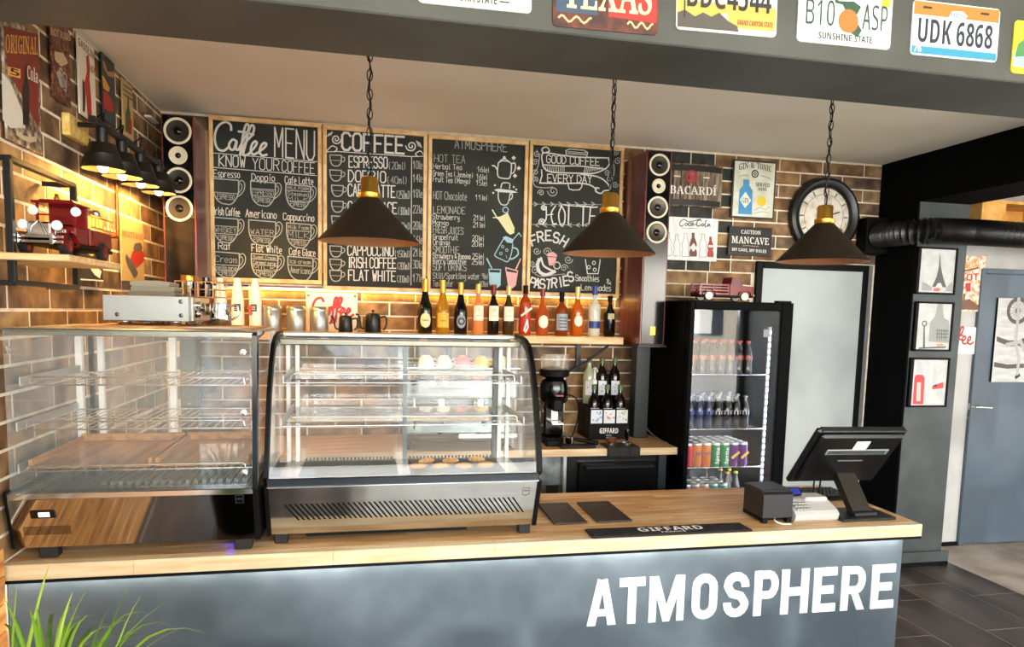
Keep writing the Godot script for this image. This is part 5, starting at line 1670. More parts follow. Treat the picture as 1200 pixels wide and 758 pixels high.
	row(c1, "drink_can", [0], 540, ys[2], [-3.778, -3.838, -3.898, -3.958])
	var c2 := make_can("drink_can", "orange drink can on the third fridge shelf", mat("e8862a", 0.3, 0.3))
	g = G.new()
	text(g, "FANTA", "sans_bold", Vector3(-0.018, 0.072, 0.0292), Vector3(0.036, 0.004, 0), Vector3(0, 0.018, 0), Vector3(0, 0, 1))
	lay(g, c2, mat("243a8a", 0.4))
	row(c2, "drink_can", [1, 2], 540, ys[2], [-3.778, -3.838, -3.898, -3.958])
	var c3 := make_can("drink_can", "green drink can on the third fridge shelf", mat("2c9a52", 0.3, 0.3))
	g = G.new()
	text(g, "Sprite", "sans_bold", Vector3(0.010, 0.018, 0.0292), Vector3(0.004, 0.098, 0), Vector3(-0.022, 0.002, 0), Vector3(0, 0, 1))
	lay(g, c3, mat("eef2ee", 0.4))
	row(c3, "drink_can", [3, 4], 540, ys[2], [-3.778, -3.838, -3.898, -3.958])
	var c4 := make_can("drink_can", "purple drink can with a yellow slash on the third fridge shelf", mat("6a2a86", 0.3, 0.3))
	g = G.new()
	g.stroke([Vector3(-0.02, 0.055, 0.0288), Vector3(0.02, 0.085, 0.0288)], 0.016, Vector3(0, 0, 1))
	lay(g, c4, mat("e0b23a", 0.4))
	row(c4, "drink_can", [5, 6], 540, ys[2], [-3.778, -3.838, -3.898, -3.958])
	var d1 := make_can("drink_can", "lilac drink can on the lowest visible fridge shelf", mat("9a8fc8", 0.3, 0.3))
	row(d1, "drink_can", [0], 560, ys[3], [-3.778, -3.838, -3.898])
	var d2 := make_can("drink_can", "peach coloured drink can on the lowest visible fridge shelf", mat("d9906a", 0.3, 0.3))
	row(d2, "drink_can", [1, 2], 560, ys[3], [-3.778, -3.838, -3.898])
	var d3 := make_can("drink_can", "teal drink can with an orange base on the lowest visible fridge shelf", mat("2fa3a0", 0.3, 0.3))
	part("can_band", lathed([[0.0288, 0.012], [0.0288, 0.05]], Vector3.ZERO, 18), mat("d7a03c", 0.4), d3)
	row(d3, "drink_can", [3, 4], 560, ys[3], [-3.778, -3.838, -3.898])
	var e1 := make_glass_bottle("juice_bottle", "small juice bottle with yellow cap on the lowest visible fridge shelf", mat("4a4640", 0.06), mat("e6d21e", 0.35), mat("2c2c2c", 0.4), 0.195)
	row(e1, "juice_bottle", [5, 6], 560, ys[3], [-3.84, -3.92])
	copy(e1, "juice_bottle", Vector3(1.858 + 0.0592 * 4.0, ys[3], -3.985))
	toy_truck(Vector3(0, y1, 0))
func row(first: Node3D, called: String, us: Array, v: float, y: float, zs: Array) -> void:
	var used := false
	var xs: Array = []
	for u in us: xs.append(1.858 + 0.0592 * u)
	for z in zs:
		for x in xs:
			if not used: first.position = Vector3(x, y, z)
			else: copy(first, called, Vector3(x, y, z), rng.randf_range(-0.2, 0.2))
			used = true
func toy_truck(_o: Vector3) -> void:
	var a := pz(813, 350, -3.86)
	var b := pz(877, 352, -3.86)
	var L := b.x - a.x
	var o := Vector3((a.x + b.x) / 2, 1.742, -3.86)
	var t := thing("toy_pickup_truck", "red toy pickup truck with white wheels standing on the fridge", "toy", o)
	var k := L / 0.30
	var q := func(x: float, y: float, z: float) -> Vector3: return o + Vector3(x, y, z) * k
	var wheel_y := 0.022
	part("chassis", boxg(q.call(-0.145, 0.022, -0.05), q.call(0.145, 0.032, 0.05), 0.002), M.black, t)
	var g := G.new()
	g.xf = Transform3D(Basis.IDENTITY.scaled(Vector3.ONE * k), o)
	g.prism([[0.02, 0.032], [0.02, 0.075], [0.03, 0.122], [0.075, 0.124], [0.088, 0.082], [0.135, 0.078], [0.147, 0.06], [0.147, 0.03]], -0.048, 0.048)
	part("cab", g, M.red_gloss, t)
	g = G.new()
	g.xf = Transform3D(Basis.IDENTITY.scaled(Vector3.ONE * k), o)
	g.prism([[0.036, 0.084], [0.042, 0.114], [0.070, 0.115], [0.079, 0.084]], 0.0482, 0.0490)
	part("side_window", g, mat("5a3a38", 0.15), t)
	part("load_bed", boxg(q.call(-0.147, 0.032, -0.048), q.call(0.018, 0.044, 0.048), 0.002), M.red_gloss, t)
	for z in [-0.046, 0.046]:
		for y in [0.050, 0.064, 0.078]: part("bed_slat", boxg(q.call(-0.147, y, z - 0.002), q.call(0.018, y + 0.009, z + 0.002), 0.001), M.red_gloss, t)
		for x in [-0.14, -0.07, 0.01]: part("bed_post", boxg(q.call(x - 0.004, 0.04, z - 0.003), q.call(x + 0.004, 0.089, z + 0.003), 0.001), M.red_gloss, t)
		for x in [-0.095, 0.098]:
			part("tyre", lathed([[0, -0.010], [0.022, -0.010], [0.027, -0.006], [0.027, 0.006], [0.022, 0.010]], q.call(x, 0.027, z), 20, FACE_Z), M.rubber, t)
			part("white_wheel", lathed([[0.0235, -0.0105], [0.0235, 0.0105], [0.012, 0.0120], [0.010, 0.009], [0, 0.010]], q.call(x, 0.027, z), 18, FACE_Z), mat("e3d9d0", 0.4), t)
			g = G.new()
			var pts: Array = []
			for j in 9:
				var an := PI * j / 8.0
				pts.append(q.call(x - cos(an) * 0.034, 0.030 + sin(an) * 0.030, z))
			for j in 8: g.quad(pts[j] + Vector3(0, 0, -0.010), pts[j] + Vector3(0, 0, 0.012), pts[j + 1] + Vector3(0, 0, 0.012), pts[j + 1] + Vector3(0, 0, -0.010), Vector3(0, 1, 0))
			part("mudguard", g, M.red_gloss, t)
	part("bumper", boxg(q.call(0.146, 0.028, -0.05), q.call(0.153, 0.040, 0.05), 0.002), M.chrome, t)
	part("headlamp", lathed([[0, -0.004], [0.008, 0], [0.007, 0.004], [0, 0.006]], q.call(0.146, 0.062, 0.036), 12, FACE_X), M.chrome, t)

# ---------------------------------------------------------------- right side: pillar pictures, hose, slate door
func right_side() -> void:
	# flexible hose, from the wall unit round the pillar and on to the right
	var key: Array = [Vector3(3.385, 2.22, -4.205), Vector3(3.385, 2.22, -4.08), Vector3(3.40, 2.22, -3.95), Vector3(3.47, 2.222, -3.88), Vector3(3.60, 2.225, -3.865), Vector3(3.85, 2.228, -3.865), Vector3(4.3, 2.225, -3.865), Vector3(4.9, 2.222, -3.865), Vector3(5.5, 2.22, -3.865), Vector3(6.15, 2.22, -3.865)]
	var dense := smooth3(key, 40)
	var path: Array = []
	var rad: Array = []
	var last: Vector3 = dense[0]
	var run := 0.0
	for k in dense.size():
		run += (dense[k] as Vector3).distance_to(last)
		last = dense[k]
		if k == 0 or run >= 0.0135:
			path.append(dense[k]); rad.append(0.084 if path.size() % 2 == 0 else 0.066)
			run = 0.0
	var g := G.new()
	g.tube(path, rad, 18, false, true)
	var ho := thing("flexible_hose", "thick black ribbed flexible air hose crossing in front of the pillar", "hose", Vector3(4.6, 2.15, -3.87))
	part("ribbed_tube", g, mat("0b0b0c", 0.35), ho)
	# pictures on the pillar
	var frames := [[1077.6, 288.6, 1119.4, 345.6, "framed black and white picture of an iron lattice tower on the pillar"], [1074.6, 353.0, 1114.6, 411.8, "framed black and white picture of a city street with a clock on the pillar"], [1068.8, 419.2, 1109.6, 477.0, "framed picture of a red telephone box and a clock tower on the pillar"]]
	for k in 3:
		var f: Array = frames[k]
		var a := pz(f[0], f[1], -3.945)
		var b := pz(f[2], f[3], -3.945)
		var t := thing("framed_picture", f[4], "picture", Vector3((a.x + b.x) / 2, b.y, -3.955), 0.0, "pictures on the pillar")
		for q in [[a.x, b.x, a.y - 0.012, a.y], [a.x, b.x, b.y, b.y + 0.012], [a.x, a.x + 0.022, b.y, a.y], [b.x - 0.012, b.x, b.y, a.y]]:
			part("frame_rail", boxg(Vector3(q[0], q[2], -3.969), Vector3(q[1], q[3], -3.945), 0.002), M.black, t)
		part("print_sheet", boxg(Vector3(a.x + 0.018, b.y + 0.009, -3.968), Vector3(b.x - 0.009, a.y - 0.009, -3.955)), noisy(["b0b1af", "b6b7b5", "bcbdbc"], [0.2, 0.5, 0.8], 80 + k, 0.01, 0.5, 0.0, Vector3(4, 4, 4)), t)
		var p := ["z", -3.9544]
		var pp := ["z", -3.9536]
		var ink := G.new()
		var soft := G.new()
		var red := G.new()
		if k == 0:
			fill_px(ink, p, [1101.4, 294, 1100.4, 312, 1097.6, 324, 1092.4, 336, 1096.4, 336, 1099, 331.6, 1102.6, 331.6, 1104.6, 336.4, 1109, 336.8, 1105, 324, 1102.6, 312])
			fill_px(soft, p, [1080.6, 330, 1086, 332, 1092, 336.6, 1092, 340.6, 1080, 340])
			fill_px(soft, p, [1109, 336.8, 1116, 329.6, 1116, 341.6, 1108, 341])
			fill_px(red, pp, [1093.6, 338, 1100, 337, 1103, 339.4, 1099, 341.6, 1094, 341])
		elif k == 1:
			fill_px(soft, p, [1090, 378, 1096, 370, 1099, 356, 1104.6, 356, 1106, 372, 1112, 376, 1112, 402, 1088, 400])
			fill_px(ink, p, [1082.4, 382, 1083.8, 382, 1084, 408, 1081.4, 408])
			ring(ink, on(p, 1083.4, 379), 0.012, 0.020, Vector3(0, 0, 1), 14)
			for j in 5: line_px(ink, pp, [1098.5 + j * 2.6, 386, 1098 + j * 2.6, 399], 0.004)
			for j in 3: line_px(ink, pp, [1097, 387 + j * 4, 1111, 387.4 + j * 4], 0.004)
			line_px(ink, p, [1077, 408, 1108, 406.6], 0.010)
			fill_px(red, pp, [1097, 403.4, 1104, 402.4, 1107, 404.6, 1098, 406])
		else:
			fill_px(red, p, [1071.6, 442, 1074, 439, 1081, 439, 1083.6, 442, 1082, 473.6, 1069.6, 473.4])
			fill_px(red, p, [1092.6, 452, 1105.6, 447.6, 1105.4, 454.6, 1092.4, 456.4])
			fill_px(soft, p, [1093.6, 434, 1095.6, 426, 1097.4, 434, 1097.4, 453, 1093, 453])
			fill_px(soft, p, [1098, 458, 1104.6, 455.6, 1104, 466, 1097, 463])
			fill_px(ink, pp, [1074.6, 448, 1079.4, 448, 1078.6, 470, 1073.6, 470])
			fill_px(soft, p, [1074, 421.6, 1080.6, 424, 1080, 437, 1074, 437])
		var inkm := mat("4a4c4a", 0.5) if k < 2 else mat("c9a9a4", 0.5)
		part("print", ink, inkm, t)
		part("print", soft, mat("8d908e", 0.5) if k < 2 else mat("a9aeb2", 0.5), t)
		part("print", red, mat("c9635a", 0.5) if k == 0 else (mat("b58a5a", 0.5) if k == 1 else mat("c9343a", 0.5)), t)
	# signs on the plaster strip
	var pl := ["z", -4.275]
	var p2 := front_of(pl)
	var p3 := front_of(pl, 0.0014)
	var t2 := wall_plate("tin_sign", "rusty red and orange tin sign half hidden behind the pillar", pl, 1118, 298.6, 1150, 365.4, noisy(["b98a68", "dcc0a2", "efe3d2"], [0.25, 0.5, 0.75], 84, 0.02, 0.5, 0.0, Vector3(4, 4, 4)), 0.01)
	g = G.new()
	text_px(g, p2, "ORIGINAL", "sans_bold", 1122, 316.6, 1148, 313, 8)
	part("print", g, mat("d98a2c", 0.5), t2)
	g = G.new()
	text_px(g, p2, "HOT", "sans_bold", 1124, 329.6, 1146.6, 328, 8)
	fill_px(g, p2, [1131, 332, 1138, 331, 1137, 342, 1132, 341])
	part("print", g, mat("b3261e", 0.5), t2)
	g = G.new()
	line_px(g, p2, [1128, 318, 1146, 314], 0.012)
	fill_px(g, p2, [1124, 354, 1136, 350, 1146.6, 358, 1145.6, 363, 1124, 362.6])
	fill_px(g, p3, [1129, 344, 1131, 344, 1130.6, 357, 1128.6, 357])
	part("print", g, mat("6b4630", 0.5), t2)
	t2 = wall_plate("tin_sign", "cream tin sign with red script coffee half hidden behind the pillar", pl, 1096, 382.4, 1143, 415, mat("e6e2d4", 0.4), 0.008)
	g = G.new()
	script_coffee(g, p2, 1098, 402, 0.42)
	part("lettering", g, mat("b3202a", 0.5), t2, "red script lettering")
	# joint in the plaster
	var jn := pz(1120, 436, -4.29)
	# slate door
	var d2 := struct("door_2", boxg(Vector3(4.335, 0.008, -4.32), Vector3(5.22, 2.005, -4.283), 0.002), M.slate_door, "slate blue flush door with a motorcycle photograph")
	part("frame_post", boxg(Vector3(4.300, 0, -4.31), Vector3(4.335, 2.04, -4.262), 0.004), M.slate_door, d2)
	part("frame_post", boxg(Vector3(5.22, 0, -4.31), Vector3(5.26, 2.04, -4.262), 0.004), M.slate_door, d2)
	part("frame_head", boxg(Vector3(4.335, 2.005, -4.31), Vector3(5.22, 2.04, -4.262), 0.004), M.slate_door, d2)
	var hp := pz(1137, 476, -4.28)
	var hd := part("handle_plate", boxg(Vector3(hp.x - 0.012, hp.y - 0.025, -4.283), Vector3(hp.x + 0.012, hp.y + 0.025, -4.275), 0.002), M.chrome, d2)
	g = G.new()
	g.tube(smooth3([Vector3(hp.x, hp.y, -4.276), Vector3(hp.x, hp.y, -4.24), Vector3(hp.x + 0.02, hp.y, -4.225), Vector3(hp.x + 0.13, hp.y - 0.004, -4.225)], 4), 0.009, 8)
	part("lever", g, M.chrome, hd)
	part("lock", lathed([[0.016, 0.0], [0.016, 0.006], [0, 0.010]], Vector3(hp.x + 0.002, hp.y - 0.085, -4.283), 16, FACE_Z), M.chrome, d2)
	# poster on the door
	var a := pz(1170, 349, -4.27)
	var b := pz(1162, 447.6, -4.27)
	var x0 := (a.x + b.x) / 2
	var x1 := x0 + 0.42
	var po := thing("photo_poster", "black and white motorcycle photograph mounted on the slate door", "poster", Vector3((x0 + x1) / 2, b.y, -4.275))
	part("board", boxg(Vector3(x0, b.y, -4.282), Vector3(x1, a.y, -4.270), 0.001), noisy(["adaead", "bababa", "c6c6c5"], [0.2, 0.5, 0.85], 86, 0.012, 0.5, 0.0, Vector3(2, 7, 2)), po)
	part("board_edge", boxg(Vector3(x0 - 0.004, b.y, -4.283), Vector3(x0, a.y, -4.270)), M.black, po)
	var w := ["z", -4.2694]
	var w2 := ["z", -4.2686]
	g = G.new()
	var wc := on(w, 1193, 364)
	ring(g, wc, 0.070, 0.098, Vector3(0, 0, 1), 30)
	for k in 16:
		var d := Vector3(cos(TAU * k / 16), sin(TAU * k / 16), 0)
		g.stroke([wc + d * 0.014, wc + d * 0.075], 0.003, Vector3(0, 0, 1))
	ring(g, wc, 0.008, 0.022, Vector3(0, 0, 1), 14)
	fill_px(g, w, [1168, 394, 1182, 399, 1199, 398, 1199, 404, 1184, 406, 1168, 400])
	fill_px(g, w, [1165, 424, 1180, 427, 1200, 426, 1200, 431, 1180, 432, 1165, 430])
	part("print", g, mat("4d4744", 0.5), po, "dark wheel and shadows")
	g = G.new()
	g.stroke([on(w2, 1194, 350), on(w2, 1193, 372), on(w2, 1190, 402), on(w2, 1194, 420), on(w2, 1192, 438)], 0.026, Vector3(0, 0, 1))
	g.stroke([on(w2, 1180, 404), on(w2, 1196, 400), on(w2, 1200, 410)], 0.03, Vector3(0, 0, 1))
	part("print", g, mat("a7a3a2", 0.5), po, "pale fork and leg")
	g = G.new()
	fill_px(g, w2, [1189, 441, 1195, 437.4, 1195.6, 440.6, 1190, 444.6])
	fill_px(g, w2, [1193, 399, 1200, 396, 1200, 408, 1195, 406])
	part("print", g, mat("221f1e", 0.5), po)
	# pine crate above, on a black wall shelf
	var c0 := pz(1152, 233, -4.0)
	var sh := thing("high_shelf", "black shelf board above the slate door", "shelf", Vector3(4.6, 2.30, -4.15))
	part("board", boxg(Vector3(3.95, 2.295, -4.288), Vector3(5.4, 2.318, -3.98), 0.002), M.black, sh)
	var cr := thing("plywood_crate", "orange plywood open crate lying on the high shelf over the door", "crate", Vector3(c0.x + 0.25, 2.318, -4.13))
	var cy1 := c0.y
	var cx0 := c0.x
	var cx1 := c0.x + 0.62
	part("end_board", boxg(Vector3(cx0, 2.318, -4.26), Vector3(cx0 + 0.022, cy1, -4.0), 0.002), M.crate_wood, cr)
	part("end_board", boxg(Vector3(cx1 - 0.022, 2.318, -4.26), Vector3(cx1, cy1, -4.0), 0.002), M.crate_wood, cr)
	part("top_board", boxg(Vector3(cx0 + 0.022, cy1 - 0.022, -4.26), Vector3(cx1 - 0.022, cy1, -4.0), 0.002), M.crate_wood, cr)
	part("bottom_board", boxg(Vector3(cx0 + 0.022, 2.318, -4.26), Vector3(cx1 - 0.022, 2.335, -4.0), 0.002), M.crate_wood, cr)
	part("front_stile", boxg(Vector3(cx0 + 0.022, 2.335, -4.02), Vector3(cx0 + 0.19, cy1 - 0.022, -4.0), 0.002), M.crate_wood, cr)
	part("back_board", boxg(Vector3(cx0 + 0.022, 2.335, -4.26), Vector3(cx1 - 0.022, cy1 - 0.022, -4.25)), M.crate_wood, cr)

# ---------------------------------------------------------------- the bar counter
func main_counter() -> void:
	var xr := 2.238
	var zb := -3.06
	var t := thing("worktop", "pale oak stave worktop on the bar counter", "worktop", Vector3(0.55, 0.7735, -2.73))
	var rows := 15
	var w := (CF - zb) / rows
	for k in rows:
		var z1 := CF - k * w
		var z0 := z1 - w
		var x := XL + 0.004
		var first := true
		while x < xr - 0.01:
			var l := rng.randf_range(0.35, 1.05)
			if first: l *= 0.6
			first = false
			var xe := minf(x + l, xr)
			if xr - xe < 0.12: xe = xr
			var m: Material = M.lit_edge_wood if k == 0 else M["stave%d" % rng.randi_range(0, 3)]
			part("stave", boxg(Vector3(x, 0.7735, z0 + 0.0002), Vector3(xe - 0.0003, CT, z1 - 0.0002), 0.0005 if k > 0 else 0.0016), m, t)
			x = xe
	var c := thing("bar_counter", "blue-grey metal fronted bar counter with white ATMOSPHERE lettering", "counter", Vector3(0.55, 0, -2.7))
	part("front_panel", boxg(Vector3(XL + 0.004, 0.0, -2.455), Vector3(2.182, 0.766, -2.435), 0.0015), M.panel, c)
	part("end_panel", boxg(Vector3(2.160, 0.0, -3.04), Vector3(2.182, 0.766, -2.456), 0.0015), M.panel, c)
	part("top_rail", boxg(Vector3(XL + 0.004, 0.7665, -3.03), Vector3(2.175, 0.773, -2.445)), M.black, c)
	part("back_panel", boxg(Vector3(XL + 0.004, 0.0, -3.04), Vector3(2.158, 0.765, -3.02)), M.black, c)
	# light strip under the front overhang
	part("light_strip", boxg(Vector3(XL + 0.02, 0.7675, -2.425), Vector3(2.17, 0.7732, -2.408)), glow("fff6ec", 0.8), c, "white light strip under the overhang")
	part("shadow_lip", boxg(Vector3(XL + 0.004, 0.7625, -2.406), Vector3(2.236, 0.7732, -2.4015)), M.black, c)  # added black lip stands in for the shadow gap and hides the strip
	var a := AreaLight3D.new()
	a.name = "counter_strip_light"
	a.area_size = Vector2(3.27, 0.012)
	a.light_color = Color("fff4e6")
	a.light_energy = 0.9
	a.area_range = 10.0
	a.shadow_enabled = true
	add_child(a)
	a.look_at_from_position(Vector3(0.53, 0.766, -2.416), Vector3(0.53, 0.5, -2.435), Vector3(0, 0, -1))
	# letters: cells measured on the panel
	var pl := ["z", -2.434]
	var edges := [[687, 721], [724, 754], [759, 800], [809, 838.6], [846, 875.4], [881.6, 910], [913.4, 945], [951, 977.4], [983.5, 1011.4], [1018.7, 1045.4]]
	var word := "ATMOSPHERE"
	for k in 10:
		var e: Array = edges[k]
		var tt: float = (e[0] - 688.0) / (1044.0 - 688.0)
		var vb := lerpf(733.3, 711.5, tt)
		var vt := lerpf(679.5, 661.0, tt)
		var p0 := on(pl, e[0], vb)
		var p1 := on(pl, e[1], vb - 2.0)
		var p2 := on(pl, e[0], vt)
		var ww := p1.x - p0.x
		var hh := p2.y - p0.y
		var g := G.new()
		g.xf = Transform3D(Basis.IDENTITY, Vector3(p0.x, p0.y, -2.435))
		block_letter(g, word[k], ww, hh, 0.0335)
		part("letter", g, mat("c3c8d2", 0.5), c, "white raised letter " + word[k])
func block_letter(g: G, ch: String, w: float, h: float, s: float) -> void:
	var d := 0.006
	var hs := s / 2
	match ch:
		"T":
			g.prism([[0, h - s], [w, h - s], [w, h], [0, h]], 0, d)
			g.prism([[w / 2 - hs, 0], [w / 2 + hs, 0], [w / 2 + hs, h - s], [w / 2 - hs, h - s]], 0, d)
		"E":
			g.prism([[0, 0], [w, 0], [w, s], [s, s], [s, h / 2 - hs], [w * 0.88, h / 2 - hs], [w * 0.88, h / 2 + hs], [s, h / 2 + hs], [s, h - s], [w, h - s], [w, h], [0, h]], 0, d)
		"H":
			g.prism([[0, 0], [s, 0], [s, h / 2 - hs], [w - s, h / 2 - hs], [w - s, 0], [w, 0], [w, h], [w - s, h], [w - s, h / 2 + hs], [s, h / 2 + hs], [s, h], [0, h]], 0, d)
		"A":
			g.prism([[0, 0], [s, 0], [w / 2 + s * 0.30, h], [w / 2 - hs * 1.15, h]], 0, d)
			g.prism([[w - s, 0], [w, 0], [w / 2 + hs * 1.15, h], [w / 2 - s * 0.30, h]], 0, d + 0.0003)
			g.prism([[w * 0.24, h * 0.20], [w * 0.76, h * 0.20], [w * 0.70, h * 0.35], [w * 0.30, h * 0.35]], 0, d - 0.0003)
		"M":
			g.prism([[0, 0], [s * 0.9, 0], [s * 0.9, h * 0.55], [w / 2 - hs * 0.8, 0], [w / 2 + hs * 0.8, 0], [w - s * 0.9, h * 0.55], [w - s * 0.9, 0], [w, 0], [w, h], [w - s * 1.1, h], [w / 2, h * 0.36], [s * 1.1, h], [0, h]], 0, d)
		"O":
			var pts: Array = []
			var r := (w - s) / 2
			for k in 9: pts.append([w / 2 + cos(PI * k / 8.0) * r, h - hs - r + sin(PI * k / 8.0) * r])
			for k in 9: pts.append([w / 2 - cos(PI * k / 8.0) * r, hs + r - sin(PI * k / 8.0) * r])
			g.band(pts, s, 0, d, true)
		"S":
			var r := (w - s) / 2
			var yt := h - hs - r
			var yb := hs + r
			var pts: Array = [[w - hs, yt - 0.006]]
			for k in range(0, 9): pts.append([w / 2 + cos(PI * k / 8.0) * r, yt + sin(PI * k / 8.0) * r])
			for q in [[0.10, 0.12], [0.30, 0.27], [0.5, 0.42], [1.0, 0.5], [1.5, 0.58], [1.70, 0.73], [1.90, 0.88]]: pts.append([hs + r * q[0], lerpf(yt, yb, q[1])])
			for k in range(0, 9): pts.append([w / 2 + cos(PI * k / 8.0) * r, yb - sin(PI * k / 8.0) * r])
			pts.append([hs, yb + 0.006])
			g.band(pts, s, 0, d)
		"P", "R":
			g.prism([[0, 0], [s, 0], [s, h], [0, h]], 0, d)
			var r := h * 0.5 * 0.5 - hs * 0.5
			var y1 := h - hs
			var y0 := h * 0.46
			var rr := (y1 - y0) / 2
			var pts: Array = [[s, y1], [w - hs - rr * 0.6, y1]]
			for k in range(1, 8): pts.append([w - hs - rr * 0.6 + sin(PI * k / 8.0) * rr * 0.6, (y0 + y1) / 2 + cos(PI * k / 8.0) * rr])
			pts.append_array([[w - hs - rr * 0.6, y0], [s, y0]])
			g.band(pts, s * 0.92, 0, d)
			if ch == "R": g.prism([[w * 0.42, y0 - hs], [w * 0.42 + s, y0 - hs], [w, 0], [w - s * 1.02, 0]], 0, d)

# ---------------------------------------------------------------- display cases
func wire_shelf_at(parent: Node3D, x0: float, x1: float, zf: float, zb: float, y: float, n: int, rail: float) -> void:
	var g := G.new()
	for k in n:
		var x := lerpf(x0 + 0.012, x1 - 0.012, float(k) / (n - 1))
		g.tube([Vector3(x, y, zf), Vector3(x, y, zb)], 0.0016, 4)
	for z in [zf, (zf + zb) / 2, zb]: g.tube([Vector3(x0, y - 0.003, z), Vector3(x1, y - 0.003, z)], 0.0028, 5)
	for x in [x0, x1]: g.tube([Vector3(x, y - 0.003, zf), Vector3(x, y - 0.003, zb)], 0.0028, 5)
	if rail > 0.0:
		var m := (x1 - x0)
		g.tube([Vector3(x0 + 0.02, y, zf), Vector3(x0 + 0.024, y + rail, zf), Vector3(x0 + 0.032, y + rail + 0.003, zf), Vector3(x1 - 0.032, y + rail + 0.003, zf), Vector3(x1 - 0.024, y + rail, zf), Vector3(x1 - 0.02, y, zf)], 0.0028, 6)
		for f in [0.33, 0.66]: g.tube([Vector3(x0 + m * f, y, zf), Vector3(x0 + m * f, y + rail, zf)], 0.002, 5)
	part("wire_shelf", g, M.chrome, parent)
	for x in [x0 - 0.003, x1 + 0.003]:
		var s := boxg(Vector3(x - 0.002, y - 0.006, zb), Vector3(x + 0.002, y + 0.024, zf + 0.01), 0.001)
		part("shelf_bracket", s, M.alu, parent)
func side_profile(g: G, x0: float, x1: float, prof: Array) -> void:
	# prof: [z, y]; pushed along x
	g.xf = Transform3D(Basis(Vector3(0, 0, 1), Vector3(0, 1, 0), Vector3(-1, 0, 0)), Vector3.ZERO)
	g.prism(prof, -x0, -x1)
	g.xf = Transform3D.IDENTITY
func display_cases() -> void:
	# ---- upright case at the wall
	var x0 := -1.105
	var x1 := -0.368
	var t := thing("pastry_display_case", "upright glass display case with wire shelves and wooden trays beside the brick wall", "display case", Vector3((x0 + x1) / 2, CT, -2.7))
	var g := G.new()
	side_profile(g, x0 + 0.012, x1 - 0.004, [[-2.405, 1.036], [-2.444, 0.868], [-2.99, 0.868], [-2.99, 1.036]])
	part("base_body", g, M.black, t)
	g = G.new()
	side_profile(g, x0 + 0.010, x1 - 0.002, [[-2.400, 1.032], [-2.440, 0.866], [-2.444, 0.866], [-2.404, 1.032]])
	var fp := part("front_panel", g, M.steel, t, "mirror-polished steel front")
	g = boxg(Vector3(x0 + 0.010, 1.032, -2.43), Vector3(x1 - 0.002, 1.052, -2.398), 0.002)
	part("sill", g, M.chrome, t)
	part("deck", boxg(Vector3(x0 + 0.012, 1.036, -2.985), Vector3(x1 - 0.004, 1.050, -2.432)), M.black_gloss, t)
	for p in [[x0 + 0.095, -2.47], [x1 - 0.045, -2.47], [x0 + 0.095, -2.93], [x1 - 0.045, -2.93]]:
		part("foot", boxg(Vector3(p[0] - 0.028, CT, p[1] - 0.028), Vector3(p[0] + 0.028, 0.868, p[1] + 0.012), 0.003), M.rubber, t)
	# switch and perforation on the panel, in the panel's own slope
	var nf := Vector3(0, -0.232, 0.973).normalized()
	var up := Vector3(0, 0.973, 0.232).normalized()
	var at := func(x: float, y: float, lift: float) -> Vector3: return Vector3(x, y, lerpf(-2.440, -2.400, (y - 0.866) / 0.166)) + nf * lift
	var bx := Basis(Vector3(1, 0, 0), up, nf)
	var sc: Vector3 = at.call(pz(51, 602, -2.415).x, pz(51, 602, -2.415).y, 0.0)
	g = G.new()
	g.xf = Transform3D(bx, sc)
	g.box(Vector3(-0.036, -0.014, -0.001), Vector3(0.036, 0.014, 0.004), 0.002)
	var sw := part("switch_plate", g, M.black_gloss, fp)
	g = G.new()
	g.xf = Transform3D(bx, sc)
	g.box(Vector3(-0.012, -0.008, 0.003), Vector3(0.020, 0.008, 0.0055), 0.001)
	part("display", g, glow("eef2f4", 0.9), sw, "lit white display")
	g = G.new()
	var vc: Vector3 = at.call(pz(54, 622, -2.42).x, pz(54, 622, -2.42).y, 0.0)
	g.xf = Transform3D(bx, vc)
	for r in 9:
		for k in 28:
			var px := -0.066 + k * 0.0049 + (0.00245 if r % 2 == 1 else 0.0)
			var pyy := -0.014 + r * 0.0035
			g.quad(Vector3(px - 0.0015, pyy - 0.0011, 0.0005), Vector3(px + 0.0015, pyy - 0.0011, 0.0005), Vector3(px + 0.0015, pyy + 0.0011, 0.0005), Vector3(px - 0.0015, pyy + 0.0011, 0.0005), Vector3(0, 0, 1))
	part("perforation", g, M.black, fp)
	# emblem
	g = G.new()
	g.xf = Transform3D(bx, at.call(pz(281, 584, -2.41).x, pz(281, 584, -2.41).y, 0.0006))
	g.band([[-0.012, -0.014], [0.012, -0.014], [0.012, 0.014], [-0.012, 0.014]], 0.0016, 0, 0, true)
	g.band([[-0.009, 0.002], [0.009, 0.002]], 0.003, 0, 0)
	g.band([[-0.009, -0.004], [0.009, -0.004]], 0.0012, 0, 0)
	part("emblem", g, mat("2c3238", 0.5), fp)
	part("status_light", boxg(Vector3(x1 - 0.105, 0.858, -2.52), Vector3(x1 - 0.08, 0.8675, -2.49)), glow("2a20ff", 1.2), t, "blue glowing status light")
	var ol := OmniLight3D.new()
	ol.name = "case_status_light"
	ol.light_color = Color("3a28ff")
	ol.light_energy = 0.0012
	ol.light_size = 0.01
	ol.omni_range = 6.0
	ol.omni_attenuation = 2.0
	ol.shadow_enabled = true
	add_child(ol)
	ol.position = Vector3(x1 - 0.092, 0.850, -2.505)
	# left and right black end frames
	for e in [[x0, x0 + 0.010], [x1 - 0.002, x1 + 0.016]]:
		g = G.new()
		side_profile(g, e[0], e[1], [[-2.396, 1.056], [-2.438, 0.864], [-2.99, 0.864], [-2.99, 1.056]])
		part("end_cap", g, M.black, t)
	g = G.new()
